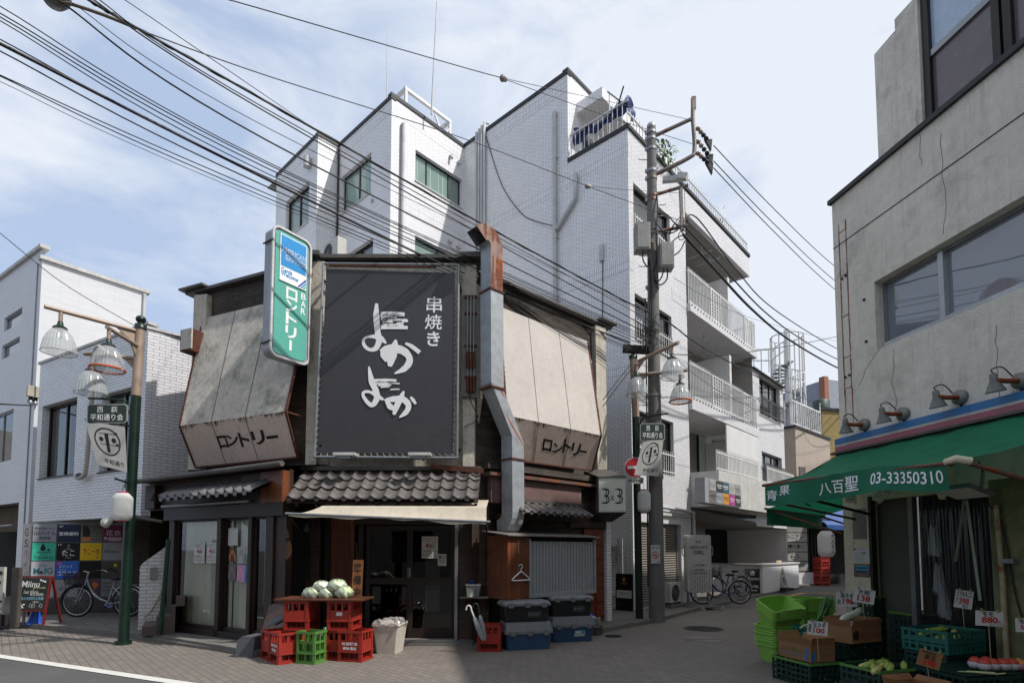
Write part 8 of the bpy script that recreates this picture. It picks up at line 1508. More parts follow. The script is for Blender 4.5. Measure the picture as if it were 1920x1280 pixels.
for k, (x, y0, x1, y1, lb) in enumerate(((901, 1172, 884, 1132, 'white umbrella with a white crook handle leaning out of the red crate'), (899, 1168, 897, 1128, 'white umbrella with a black handle upright in the red crate'))):
 c = dep(906 + k * 4, 1200, 8.98 + .05 * k); fr = F(c, 90); t = thing('umbrella', lb, 'umbrella', fr, 'umbrellas in the red crate'); a1 = dep(x1, y1 + 12, 8.98 + .05 * k) - c; a0 = Vector((0, 0, 0)); b = MB(fr); n = 12; ph = a1.normalized(); L = a1.length; o1, o2 = ph.orthogonal().normalized(), ph.cross(ph.orthogonal().normalized())
 P = [];
 for tt, rr in ((0, .012), (.1, .03), (.45, .042), (.72, .03), (.8, .012)):
  for j in range(n): a = 2 * math.pi * j / n; w = rr * (1 if j % 2 else .6); P.append(ph * L * tt + o1 * w * math.cos(a) + o2 * w * math.sin(a))
 b.add(P, [(i * n + j, i * n + (j + 1) % n, (i + 1) * n + (j + 1) % n, (i + 1) * n + j) for i in range(4) for j in range(n)], MTRANS('umbrella_film', '#b3b5b8', .4)); b.build('canopy', t); b = MB(fr); hp_ = [ph * L * .8, ph * L * 1.0, a1 + Vector((-.015, 0, .06)), a1 + Vector((-.05, 0, .08)), a1 + Vector((-.08, 0, .05)), a1 + Vector((-.085, 0, .01))]; b.tube(smoothpath(hp_, 4), .014, m_paper if k == 0 else m_black); b.build('handle', t)
m_blk = M('box_black', '#17181a', .45, var=.15, dirt=.2, dcol=(.09, .09, .085)); m_gry = M('lid_grey', '#6e7072', .5, var=.15, dirt=.25, dcol=(.2, .19, .17), streak=.2); m_blu = M('box_blue', '#2c4a6b', .45, var=.12, dirt=.25, dcol=(.1, .12, .14), streak=.25)
def tub(name, label, fr, w, d, h, mb_, ml, lidh, fn=None):
 t = thing('storage_box', label, 'storage box', fr, 'stacked storage boxes'); b = MB(fr); R0 = taper(b, w * .46, d * .44, w * .5, d * .5, 0, h, mb_, d / 2, .05); cap(b, R0[0], mb_, False)
 Q = [Vector((-w * .5, -.001, h)), Vector((w * .5, -.001, h)), Vector((w * .46, d * .06, 0)), Vector((-w * .46, d * .06, 0))]
 if fn: fn(b, Q)
 b.build('tub', t); b = MB(fr); taper(b, w * .525, d * .53, w * .525, d * .53, h - .025, h + .012, ml, d / 2, .05); R1 = taper(b, w * .525, d * .53, w * .48, d * .46, h + .012, h + lidh, ml, d / 2, .05); cap(b, R1[1], ml)
 for u in (-.36, 0, .36): b.box(u * w - .04, u * w + .04, -.03 * 1 - d * .03, -d * .03 + .01, h - .05, h + .03, ml)
 b.build('lid', t); return t
def f800(b, Q): b.rectq(Q, (.52, .42, .8, .72), m_gry, .006); b.rectq(Q, (.53, .44, .79, .7), m_blk, .007); b.textq('800', Q, (.62, .48, .77, .66), m_gry, .008, .02); b.rectq(Q, (.55, .5, .6, .64), m_gry, .008)
def flab(b, Q): b.rectq(Q, (.52, .3, .78, .66), gcol('label_cyan', '#7fb5b8'), .006); b.rectq(Q, (.52, .5, .78, .66), gcol('label_pale', '#a9b6a8'), .007); b.rectq(Q, (.56, .36, .66, .42), m_whitel, .007); b.rectq(Q, (.7, .34, .76, .46), gcol('label_blue', '#2f6f9a'), .007)
f1 = F(gnd(993, 1218), 75); f2 = F(gnd(1076, 1203), 75)
tub('x', 'blue storage box with a domed grey lid, the left one on the ground', f1, .8, .5, .29, m_blu, m_gry, .16); tub('x', 'blue storage box with a pale label, the right one on the ground', f2, .8, .5, .29, m_blu, m_gry, .16, flab)
tub('x', 'black storage box with a white number on the left blue box', F(f1.W(-.02, .05, .452), 75), .8, .45, .29, m_blk, m_gry, .05, f800); tub('x', 'black storage box with a white number on the right blue box', F(f2.W(.0, .05, .452), 75), .8, .45, .31, m_blk, m_gry, .05, f800)
fr = F(gnd(1119, 1190), 80); m_alp = M('dented_aluminium', '#8d8e8c', .35, .8, var=.15); t = thing('cooking_pot', 'wide grey aluminium basin on the ground right of the storage boxes', 'pot', fr); b = MB(fr); b.lathe([(.13, 0), (.15, .02), (.165, .15), (.175, .155), (.17, .16), (.14, .02), (.001, .02)], (0, .1, 0), m_alp, 22); b.build('body', t); b = MB(fr); b.tube(smoothpath([(.16, .1, .13), (.22, .1, .14), (.22, .15, .14), (.165, .16, .13)], 3), .008, m_alp); b.build('handle', t)
fr = F(gnd(1119, 1190, .0).xyz.to_tuple() if 0 else gnd(1117, 1190), 80); fr = fr.sub(0, .1, .161); t = thing('cooking_pot', 'tall dented aluminium pot standing in the wide basin', 'pot', fr); b = MB(fr); b.lathe([(.12, 0), (.125, .17), (.12, .18), (.11, .17), (.105, .02), (.001, .02)], (0, 0, 0), m_alp, 22); b.build('body', t); b = MB(fr); b.tube([(-.04, -.12, .08), (-.04, -.15, .08), (.04, -.15, .08), (.04, -.12, .08)], .007, m_alp); b.build('handle', t)
fr = F(gnd(1108, 1180), 80); b = MB(fr); b.grid(lambda s_, t_: (lerp(-.1, .22, s_), .2 + .2 * t_, .42 - .25 * s_ + .04 * math.sin(s_ * 9 + t_ * 6)), 12, 6, M('blue_sheet', '#2f63c8', .5)); tag(b.build('sheet'), 'folded bright blue plastic sheet behind the pots', 'sheet')
def p4(b, Q): b.textq('4', Q, (.22, .28, .45, .55), m_red, .003, .02); b.textq('周年', Q, (.47, .34, .82, .56), m_ink, .003); scrib(b, Q, (.06, .05, .5, .26), 2, m_ink, 2, n=4, off=.003); b.ringq(Q, (.7, .17), .13, .015, m_ink, .003, 16, 1.4); scrib(b, Q, (.06, .64, .92, .95), 3, m_ink, 4, n=7, off=.003); scrib(b, Q, (.06, .62, .5, .72), 1, m_red, 4, n=4, off=.0035)
vs_ = -.006
for x0, x1, lb in ((365, 383, 'left'), (388, 407, 'right')): r = BS.rect(x0, 1017, x1, 1055, vs_); flat('poster', 'white handwritten poster with a red numeral, %s of the pair on the left sliding glass' % lb, 'poster', BS, (r[0], r[1], r[2], r[3]), vs_, m_paper, p4, 'anniversary posters')
r = BC.rect(791, 1005, 821, 1046, vD - .03); flat('poster', 'white handwritten poster with a red numeral on the dark entrance door', 'poster', BC, r, vD - .03, m_paper, p4, 'anniversary posters')
def ns(b, Q): b.rectq(Q, (.1, .12, .42, .42), gcol('grey_print', '#6f7074'), .003); b.ringq(Q, (.7, .27), .15, .05, m_red, .003, 16, 1.2); b.textq('禁煙席有', Q, (.15, .5, .85, .62), m_ink, .003); b.rectq(Q, (.2, .72, .8, .76), gcol('grey_print', '#6f7074'), .003)
r = BC.rect(821, 1038, 837, 1060, vD - .03); flat('notice', 'small white smoking notice beside the poster on the entrance door', 'notice', BC, r, vD - .03, m_paper, ns, 'smoking notices'); r = BS.rect(499, 1029, 510, 1046, -.03); flat('notice', 'small white smoking notice on the narrow side window of the left shopfront', 'notice', BS, r, -.03, m_paper, ns, 'smoking notices')
def mk(c1, c2):
 def f_(b, Q): b.rectq(Q, (.05, .45, .95, .95), gcol('pf' + c2, c2), .003); b.dotq(Q, (.5, .35), .2, gcol('pf' + c2, c2), .0035, asp=1.2); b.polyq(Q, [(.2, .95), (.35, .5), (.65, .5), (.8, .95)], gcol('pf' + c1, c1), .004)
 return f_
for (x0, y0, x1, y1), c1, c2, lb in (((429, 990, 446, 1022), '#b9b9b4', '#aeb0ac', 'blank white sheet at the top of the poster group on the glass door'), ((430, 1025, 443, 1053), '#3a2c20', '#b5622c', 'poster with an orange and brown portrait on the glass door'), ((445, 1025, 460, 1056), '#a9a6a6', '#8d8790', 'pale grey poster in the middle of the poster group'), ((462, 1025, 477, 1056), '#b5b8a0', '#3f8a52', 'poster with green lettering and a yellow figure on the glass door'), ((429, 1056, 442, 1088), '#5d5a58', '#7a6a6c', 'dark pinkish grey poster at the lower left of the poster group'), ((445, 1058, 459, 1091), '#b58aa8', '#d08fb0', 'pink poster at the bottom of the poster group'), ((460, 1058, 476, 1092), '#3f7fb5', '#2f6aa0', 'blue poster at the bottom right of the poster group')):
 r = BS.rect(x0, y0, x1, y1, .03); flat('poster', lb, 'poster', BS, r, .025, gcol('pb' + c1, c1), mk(c1, c2) if 'blank' not in lb else None, 'posters on the glass door')
for x, y, v_, fr_, lb in ((481, 918, -.25, BS, 'small black clip lamp at the right end of the left tiled canopy'), (289, 933, -.3, BS, 'small black clip lamp at the left end of the left tiled canopy'), (576, 990, -.5, BC, 'dark bell lamp hanging under the cream awning by the lattice')):
 q = fr_.p3(x, y, v_); f_ = fr_.sub(q.x, q.y, q.z); t = thing('spot_lamp', lb, 'lamp', f_, 'small lamps on the bar'); b = MB(f_); b.lathe([(.07, -.06), (.072, -.05), (.04, .02), (.03, .08), (.001, .09)], (0, 0, 0), m_rub, 14); b.lathe([(.065, -.058), (.001, -.05)], (0, 0, 0), m_acr, 14, cap=False); b.build('lamp_shade', t); b = MB(f_); b.tube([(0, 0, .08), (.03, .1, .12), (.06, .3, .1)], .012, m_rub); b.build('arm', t)
# ---------------------------------------------------------------- greengrocer's stall
m_bk = M('basket_green', '#8ec254', .4, var=.1); m_teal = M('crate_teal', '#0f5a50', .4, var=.15); m_dkg = M('crate_dark', '#10302a', .5, var=.2); m_card = M('cardboard', '#8a623f', .8, var=.1, vs=2); m_cardd = M('cardboard_dark', '#6e4a2e', .85, var=.1)
def basket(label, M4, grp):
 fr0 = F((0, 0, 0), 90); t = thing('shopping_basket', label, 'basket', fr0, grp); b = MB(fr0); w0, d0, w1, d1, h = .17, .115, .225, .155, .22
 R = taper(b, w0, d0, w1, d1, 0, h, m_bk, 0, .04); cap(b, R[0], m_bk); taper(b, w1 + .015, d1 + .015, w1 + .015, d1 + .015, h - .02, h, m_bk, 0, .05); taper(b, w1, d1, w1 + .015, d1 + .015, h - .001, h, m_bk, 0, .045); b.build('tub', t)
 b = MB(fr0)
 for s_ in (-1, 1):
  for i in range(14):
   x = lerp(-.16, .16, i / 13); b.bar((x, s_ * (d0 + .006), .03), (x * 1.2, s_ * (d1 - .006), h - .05), .006, .006, m_bk)
  b.tube([(-.15, s_ * (d1 + .012), h + .006), (.15, s_ * (d1 + .012), h + .006)], .008, m_bk, n=6)
 b.build('handle', t); t.matrix_world = M4; return t
gb = gnd(1472, 1243); proto = None; ROT = Matrix.Rotation(math.radians(18), 4, 'Z'); SCB = Matrix.Scale(1.22, 4)
for i in range(9):
 m4 = Matrix.Translation((gb.x + .012 * math.sin(i * 2.1), gb.y + .16, .002 + .034 * i)) @ ROT @ SCB
 if proto is None: proto = basket('bright green shopping basket in the tall upright nested stack', m4, 'upright stack of green baskets')
 else: clone(proto, M4=m4)
TL_ = Matrix.Rotation(math.radians(24), 4, 'X') @ Matrix.Rotation(math.radians(-4), 4, 'Y')
for i in range(5):
 c = clone(proto, label='green basket tipped forward in the leaning nest on the tall stack' if i < 4 else 'topmost green basket, open and tipped towards the street', M4=Matrix.Translation((gb.x - .04 - .004 * i, gb.y + .14 - .01 * i, .50 + .03 * i)) @ ROT @ TL_ @ SCB)
 c['group'] = 'leaning nest of green baskets'
gb2 = dep(1523, 1185, 8.75)
for i in range(6): c = clone(proto, label='green basket in the smaller stack behind the leaning ones', M4=Matrix.Translation((gb2.x, gb2.y, .45 + .035 * i)) @ Matrix.Rotation(.1, 4, 'Z') @ SCB); c['group'] = 'small back stack of green baskets'
def mesh_crate(label, fr, w, d, h, mat, grp='vegetable crates', stripe=None):
 t = thing('plastic_crate', label, 'crate', fr, grp); b = MB(fr)
 S = [(F(fr.W(-w / 2, 0, 0), fr.ang), w), (F(fr.W(w / 2, 0, 0), fr.ang - 90), d), (F(fr.W(w / 2, d, 0), fr.ang + 180), w), (F(fr.W(-w / 2, d, 0), fr.ang + 90), d)]
 for f_, L in S:
  n = max(3, int(L / .075)); st_ = L / n; rows = max(2, int(h / .07)); hz = h * .86 / rows; holes = [(st_ * (i + .18), st_ * (i + .82), h * .05 + hz * (j + .2), h * .05 + hz * (j + .85)) for i in range(n) for j in range(rows)]
  b.use(f_); b.wall(0, L, 0, h, holes, mat, reveal=.012)
  for z in (h - .03, h * .46): b.box(-.008, L + .008, -.01, -.0005, z, z + .03, stripe if stripe and z > h * .5 else mat)
  for u in (0, L - .03): b.box(u, u + .03, -.007, -.0004, .01, h - .031, mat)
 b.use(fr); b.box(-w / 2 + .013, w / 2 - .013, .013, d - .013, .01, .02, mat); b.build('shell', t); return t
def carton(label, fr, w, d, h, fn=None, flap=.12, grp='cardboard cartons'):
 t = thing('cardboard_box', label, 'box', fr, grp); b = MB(fr)
 for x0, x1, y0, y1 in ((-w / 2, w / 2, 0, .006), (-w / 2, w / 2, d - .006, d), (-w / 2, -w / 2 + .006, .006, d - .006), (w / 2 - .006, w / 2, .006, d - .006)): b.box(x0, x1, y0, y1, 0, h, m_card)
 b.box(-w / 2 + .006, w / 2 - .006, .006, d - .006, .002, .01, m_cardd)
 if fn: fn(b, [Vector((-w / 2, 0, h)), Vector((w / 2, 0, h)), Vector((w / 2, 0, 0)), Vector((-w / 2, 0, 0))], [Vector((-w / 2, d, h)), Vector((-w / 2, 0, h)), Vector((-w / 2, 0, 0)), Vector((-w / 2, d, 0))])
 b.build('carton', t); b = MB(fr); f_ = flap
 b.prism([(-w / 2, 0, h + .001), (w / 2, 0, h + .001), (w / 2 - .01, -.02, h + f_), (-w / 2 + .01, -.02, h + f_)], (0, .005, 0), m_card); b.prism([(-w / 2, d, h + .001), (w / 2, d, h + .001), (w / 2 - .02, d + .03, h + f_ * 1.1), (-w / 2 + .02, d + .03, h + f_ * 1.1)], (0, .005, 0), m_card)
 b.prism([(-w / 2, d, h + .001), (-w / 2, 0, h + .001), (-w / 2 - .03, .02, h + f_), (-w / 2 - .03, d - .02, h + f_)], (.005, 0, 0), m_card); b.prism([(w / 2, 0, h + .001), (w / 2, d, h + .001), (w / 2 + .03, d - .02, h + f_), (w / 2 + .03, .02, h + f_)], (-.005, 0, 0), m_card); b.build('flap', t); return t
def price(label, x, y, Y, ang, lines, w=.24, h=.17, mat=None, tilt=0, stick=.3, grp='price cards'):
 p = dep(x, y, Y); fr = F(p, ang); t = thing('price_card', label, 'price card', fr, grp); b = MB(fr); c, s_ = math.cos(tilt), math.sin(tilt); rt = lambda u, z: Vector((u * c - z * s_, 0, u * s_ + z * c)); Q = [rt(-w / 2, h / 2), rt(w / 2, h / 2), rt(w / 2, -h / 2), rt(-w / 2, -h / 2)]; b.slab(*Q, .004, mat or m_paper)
 for txt, r_, m_ in lines: b.textq(txt, Q, r_, m_, .003, .03)
 b.build('card', t)
 if stick: b = MB(fr); b.tube([rt(0, -h / 2) + Vector((0, .01, .05)), rt(0, -h / 2) + Vector((.02, .03, -stick))], .005, M('stick', '#8f8a70', .7), n=5); b.build('stick', t)
 b = MB(fr)
 for k in (-.3, .3): b.bar(rt(w * k, h / 2 - .01) + Vector((0, -.006, 0)), rt(w * k, h / 2 + .025) + Vector((0, -.006, 0)), .014, .014, M('clip', '#8f8550', .5))
 b.build('clip', t); return t
def at(x, y, Y): return dep(x, y, Y)
def cf(x, Y, ang, w, z=0):
 'frame of a box whose nearest corner stands under picture column x at depth Y'
 p = dep(x, 1000, Y); f_ = F((p.x, p.y, z), ang); return F(f_.W(w / 2, 0, 0), ang)
A0 = cf(1511, 6.72, 74, .42)
mesh_crate('dark green crate on the ground under the carton with blue print', A0, .42, .62, .295, m_dkg, stripe=m_crg)
def fA(b, Q, S): b.textq('いわて春みどり', S, (.1, .3, .8, .58), gcol('print_green', '#2e6a4a'), .003, .02); b.rectq(S, (.05, .68, .75, .72), gcol('print_blue', '#2f6f9f'), .003); b.polyq(S, [(.8, .9), (.87, .15), (.95, .15), (.9, .9)], gcol('print_blue', '#2f6f9f'), .003); b.rectq(Q, (.02, .4, .16, .95), gcol('print_blue', '#2f6f9f'), .003); b.rectq(Q, (.3, .3, .42, .36), gcol('print_green', '#2e6a4a'), .003); scrib(b, Q, (.35, .5, .6, .85), 3, gcol('print_green', '#2e6a4a'), 4, n=4, off=.003); b.textq('JA', Q, (.55, .15, .75, .25), gcol('print_green', '#2e6a4a'), .003); scrib(b, Q, (.7, .45, .92, .7), 2, gcol('print_blue', '#2f6f9f'), 8, n=4, off=.003)
AF = cf(1513, 6.75, 74, .36, .3); carton('open carton with blue and green print at the left front of the stall', AF, .36, .52, .2, fA, .09)
BF = cf(1585, 7.0, 70, .56)
for i in range(3): mesh_crate('dark crate, %s of the stack under the white radish carton' % ('lowest', 'middle', 'topmost')[i], F(BF.W(.0, .03, .0 + .16 * i), 70), .6, .42, .155, m_dkg)
def fB(b, Q, S): b.textq('だいこん', Q, (.3, .3, .95, .75), gcol('print_red', '#8a2f24'), .003, .02); b.dotq(Q, (.14, .5), .3, gcol('print_brown', '#3a2318'), .003, asp=.35); scrib(b, Q, (.35, .05, .9, .2), 1, gcol('print_brown', '#3a2318'), 4, n=9, off=.003)
CB = F(BF.W(.0, -.02, .485), 66); carton('open carton of white radish on the stack of dark crates', CB, .56, .36, .2, fB, .09)
m_dai = M('radish', '#c6c8b4', .45, var=.06); b = MB(CB.sub(0, .2, .28)); b.tube(smoothpath([(-.2, 0, -.02), (-.1, 0, .02), (.1, .0, .06), (.22, .02, .1)], 4), [.018, .03, .036, .04, .042, .044, .045, .045, .045, .045, .044, .042, .035], m_dai, n=12); b.tube([(.22, .02, .1), (.28, .02, .125)], .032, M('radish_top', '#9fb05a', .5), n=8, r1=.012); tag(b.build('radish'), 'single long white radish lying across the open carton', 'radish')
for (dx, dy, l, lb) in ((-.05, .1, .3, 'front'), (.08, .28, .32, 'back')): b = MB(CB.sub(dx, dy, .17)); b.tube([(-l / 2, 0, 0), (l / 2, .01, .02)], .045, m_dai, n=10, r1=.04); tag(b.build('radish'), 'white radish at the %s inside the radish carton' % lb, 'radish')
TC = cf(1522, 7.55, 74, .45)
for i in range(3): mesh_crate('teal crate, %s in the stack holding the leeks' % ('lowest', 'middle', 'topmost')[i], F(TC.W(0, 0, .2 * i), 74), .45, .38, .195, m_teal)
m_lk = M('leek_green', '#4a7a3a', .5, var=.3, vs=6); m_lkw = M('leek_white', '#b9c49a', .5)
for k in range(9):
 f_ = TC.sub(-.05 + .03 * k * .6, .2, .58 + .012 * (k % 3)); b = MB(f_); e = Vector((.2 + .02 * math.sin(k * 2), .05 * math.cos(k), .33 + .03 * (k % 3))); b.tube([(-.22, 0, 0), (-.05, 0, .03)], .016, m_lkw, n=6); b.tube([(-.05, 0, .03), (.08, 0, .1), e], [.016, .016, .01], m_lk, n=6)
 for j in (-1, 1): b.prism([(.08, 0, .1), (.1, .02, .12), e + Vector((.03, .04 * j, .04 + .02 * j))], (0, .004, 0), m_lk)
 tag(b.build('leek'), 'green leek in the bound bunch leaning over the teal crate', 'leek', 'bunch of leeks')
for k, (x, Y, n, lb) in enumerate(((1632, 8.0, 5, 'by the cream pillar'), (1706, 7.5, 4, 'before the door panel'))):
 for i in range(n): mesh_crate('dark crate %s, %s of its stack' % (lb, ('lowest', 'second from below', 'third from below', 'fourth from below')[i] if i < n - 1 else 'topmost'), cf(x, Y, 80, .5, .2 * i), .5, .38, .195, m_dkg, stripe=m_crg if i == n - 1 else None)
G = cf(1766, 6.15, 72, .62)
for i in range(3): mesh_crate('dark crate, %s of the stack carrying the big teal crate' % ('lowest', 'middle', 'topmost')[i], F(G.W(.0, .02, .165 * i), 72), .6, .46, .16, m_dkg)
GT = F(G.W(0, 0, .5), 70); mesh_crate('big teal crate with corn cobs at the right of the stall', GT, .62, .5, .25, m_teal)
m_corn = M('corn_husk', '#8ea04a', .55, var=.3, vs=8); m_cornb = M('corn_pale', '#b8b06a', .5, var=.2)
def cob(label, fr, a, mat, grp):
 b = MB(fr); d = Vector((math.cos(a), math.sin(a), .1)); b.tube([d * -.13, d * -.1, d * 0, d * .1, d * .15], [.012, .03, .034, .026, .008], mat, n=10)
 for j in range(4): t_ = j * 1.57; o_2 = Vector((0, .025 * math.cos(t_), .025 * math.sin(t_))); b.prism([d * .02 + o_2, d * .12 + o_2 * 1.6, d * .06 + o_2 * 1.4 + Vector((0, 0, .01))], (0, .003, 0), mat)
 tag(b.build('corn_cob'), label, 'corn', grp)
for k, (u, v, a) in enumerate(((-.18, .12, .3), (-.05, .2, -.2), (.1, .14, .2), (.2, .25, .5), (-.2, .3, .1), (.02, .34, -.3))): cob('wrapped corn cob lying in the big teal crate', GT.sub(u, v, .14 + .015 * k), a, m_corn if k % 3 else m_cornb, 'corn in the big teal crate')
L1_ = cf(1640, 5.95, 72, .55)
for i in range(2): mesh_crate('dark crate in the front row, %s of two' % ('lower', 'upper one full of corn')[i], F(L1_.W(0, 0, .19 * i), 72), .55, .48, .185, m_dkg, stripe=m_crg if i else None)
for k in range(9): cob('corn cob in clear wrap in the front row crate', L1_.sub(-.2 + .05 * k, .1 + .08 * (k % 4), .36 + .012 * (k % 3)), .4 + .3 * math.sin(k * 1.7), m_corn if k % 3 else m_cornb, 'corn in the front row crate')
def fC(b, Q, S): b.ringq(S, (.4, .45), .3, .04, gcol('print_green', '#2e6a4a'), .003, 20, .8); b.textq('N', S, (.75, .3, .95, .7), gcol('print_red', '#8a2f24'), .003, .03); b.rectq(Q, (.03, .1, .97, .5), gcol('print_green', '#2e6a4a'), .003); b.textq('たんば', Q, (.3, .16, .8, .44), m_whitel, .004, .02)
CC = cf(1712, 5.4, 74, .4); mesh_crate('dark crate under the carton with green print at the bottom edge', CC, .42, .42, .14, m_dkg); carton('open carton with green print at the bottom edge of the picture', F(CC.W(0, 0, .145), 74), .4, .38, .17, fC, .05)
PT = cf(1800, 5.55, 80, .95)
for i in range(2): mesh_crate('dark crate under the peaches, %s of two' % ('lower', 'upper')[i], F(PT.W(0, .0, .2 * i), 80), .95, .6, .195, m_dkg)
b = MB(F(PT.W(0, .0, .4), 80));
for i in range(16): b.box(-.47, .47, .02 + .036 * i, .038 + .036 * i, .0, .012, m_dkg)
tag(b.build('slatted_tray'), 'dark slatted tray carrying the peaches', 'tray')
m_pea = M('peach', '#b8402f', .5, var=.35, vs=9); m_peay = M('peach_yellow', '#c98a3c', .5, var=.3); m_net = M('foam_net', '#bfb9bd', .8, var=.1, bump=.4, bs=70); m_netp = M('foam_net_pink', '#c07a9a', .8, bump=.4, bs=70)
for k, (x, y) in enumerate(((1828, 1235), (1848, 1231), (1846, 1243), (1862, 1246), (1880, 1241), (1884, 1252), (1898, 1246), (1912, 1254))):
 p = dep(x, y, 5.9 - .1 * (y > 1240)); p = Vector((p.x, p.y, .475)); fr = F(p, 90); t = thing('peach', 'red peach in a white foam net on the slatted tray' if k != 7 else 'red and yellow peach in a pink foam net at the right edge', 'peach', fr, 'peaches in foam nets'); b = MB(fr); b.ball((0, 0, .006), .058, m_pea if k != 7 else m_peay, 16); b.build('fruit', t); b = MB(fr); n = 20; pr = [(.02, -.062), (.05, -.048), (.063, -.02), (.064, .0), (.06, .012)]; b.lathe(pr, (0, 0, 0), m_net if k != 7 else m_netp, n, cap=False); b.build('foam_net', t)
for P in ([(1796, 1246, 5.7), (1830, 1252, 5.62), (1866, 1262, 5.5), (1885, 1264, 5.48)], [(1812, 1242, 5.72), (1818, 1250, 5.66), (1866, 1256, 5.55)]):
 c = [Vector((dep(*p).x, dep(*p).y, .425 + .01 * i)) for i, p in enumerate(P)]; fr = F(c[0], 90); b = MB(fr); b.tube([q - fr.o for q in smoothpath(c, 4)], .007, M('straw', '#a8a878', .8), n=5); tag(b.build('straw_tie'), 'pale straw tie lying on the dark crates before the peaches, ' + ('longer' if len(P) == 4 else 'shorter') + ' of two', 'straw tie')
K, Rd = m_black, m_red
price('white price card reading 198 in red, clipped left of the pillar', 1588, 1123, 7.3, 98, (('長ネギ', (.2, .05, .8, .42), K), ('198', (.3, .45, .82, .85), Rd), ('産地', (.05, .5, .2, .9), K)), .26, .18, tilt=-.05); price('white price card reading 138 in red, in front of the pillar', 1620, 1117, 7.2, 110, (('大根', (.2, .05, .75, .42), K), ('138', (.2, .45, .8, .88), Rd)), .24, .18, tilt=-.16)
price('white price card reading 100 in red, on the teal leek crate', 1533, 1177, 6.6, 100, (('玉ネギ', (.25, .06, .9, .45), K), ('100', (.28, .48, .85, .85), Rd), ('産', (.03, .2, .2, .8), K)), .22, .16, tilt=-.08); price('white price card reading 880 in red above the peaches', 1855, 1159, 5.9, 98, (('モモ', (.25, .05, .65, .35), K), ('880', (.22, .38, .8, .8), Rd), ('円', (.82, .6, .92, .82), Rd), ('大サービス', (.5, .84, .95, .97), K)), .26, .155, tilt=-.05, stick=.5)
price('white price card reading 398 in red before the curtain', 1807, 1123, 6.6, 116, (('とうもろこし', (.1, .05, .95, .36), K), ('398', (.25, .42, .8, .78), Rd), ('大', (.05, .4, .2, .7), K), ('税込', (.45, .8, .8, .95), K)), .17, .21, tilt=-.15); price('brown price card reading 398 in red over the front corn crate', 1743, 1235, 5.6, 108, (('栗豆', (.25, .25, .75, .55), K), ('398', (.25, .55, .8, .92), Rd), ('えだまめ', (.1, .05, .7, .2), K)), .2, .165, gcol('card_brown', '#8a633c'), tilt=-.28, stick=.1)
price('dim white price card reading 238 on the door panel', 1684, 1089, 8.0, 104, (('かぼちゃ', (.15, .05, .85, .35), K), ('238', (.2, .42, .8, .75), Rd), ('税', (.5, .78, .8, .92), K)), .17, .18, tilt=-.2, stick=.12); price('white price card cut by the right edge above the peaches', 1921, 1171, 5.7, 98, (('モモ', (.2, .1, .8, .4), K), ('500', (.25, .5, .9, .8), Rd)), .16, .14, stick=.3)
# ---------------------------------------------------------------- far end of the side street
m_bei = M('beige_render', '#a3968a', .85, var=.1, vs=.6, dirt=.25, streak=.25); m_tan = M('tan_render', '#8f7c4e', .85, var=.12, streak=.3)
HB = fdep(1497, 1000, 27, 48); HB = F((HB.o.x, HB.o.y, 0), 48); hb_ = thing('beige_house', 'beige rendered house with a railed roof terrace at the far end of the side street', 'house', HB); zt = HB.at(1510, 808)[1]; b = MB(HB); b.box(-2.9 * 0, HB.at(1556, 830)[0], 0, 8, 0, zt, m_bei); ub = HB.at(1556, 830)[0]; b.box(.3, .9, -.02, -.001, zt - 2.6, zt - 1.9, m_alu); b.build('wall', hb_); b = MB(HB); b.box(-.06, ub + .06, -.06, 8, zt + .001, zt + .12, m_coping); b.build('coping', hb_)
b = MB(HB); n = 14
for i in range(n + 1): u = lerp(0, ub * .8, i / n); b.box(u - .025, u + .025, .1, .15, zt + .12, zt + (1.9 if i in (0, n) else 1.35), m_wht)
b.box(0, ub * .8, .1, .16, zt + 1.35, zt + 1.42, m_wht); b.box(0, ub * .8, .1, .16, zt + .2, zt + .27, m_wht)
for i in range(18): b.box(.05, .1, .2 + i * .28, .25 + i * .28, zt + .12, zt + 1.35, m_wht)
b.box(.04, .11, .2, 5.2, zt + 1.35, zt + 1.42, m_wht); b.build('railing', hb_)
SP = fdep(1480, 800, 29, 90); SP = F((SP.o.x, SP.o.y, 0), 90); z0 = SP.at(1480, 805)[1]; z1 = SP.at(1480, 632)[1]; ss = thing('spiral_stair', 'white steel spiral staircase rising above the beige house', 'staircase', SP); b = MB(SP); b.tube([(0, 0, 0), (0, 0, z1 + .4)], .14, m_wht); b.build('post', ss); b = MB(SP); n = 26; R_ = .8
for i in range(n):
 a = i * .42; z = lerp(z0, z1 - 1.4, i / n); c0, c1 = (math.cos(a), math.sin(a)), (math.cos(a + .4), math.sin(a + .4)); b.prism([(.1 * c0[0], .1 * c0[1], z), (R_ * c0[0], R_ * c0[1], z), (R_ * c1[0], R_ * c1[1], z), (.1 * c1[0], .1 * c1[1], z)], (0, 0, -.07), m_alul)
b.build('tread', ss); b = MB(SP)
for i in range(n): a = i * .42; z = lerp(z0, z1 - 1.4, i / n); b.tube([(R_ * math.cos(a), R_ * math.sin(a), z - .1), (R_ * math.cos(a), R_ * math.sin(a), z + 1.1)], .04, m_wht, n=5)
for k in (1.1, .6): b.tube([(R_ * math.cos(i * .21), R_ * math.sin(i * .21), lerp(z0, z1 - 1.4, i / n / 2) + k) for i in range(n * 2)], .03, m_wht, n=5)
for i in range(10): a = i * .63; b.tube([(R_ * math.cos(a), R_ * math.sin(a), z0 - 2), (R_ * math.cos(a), R_ * math.sin(a), z1)], .045, m_wht, n=5)
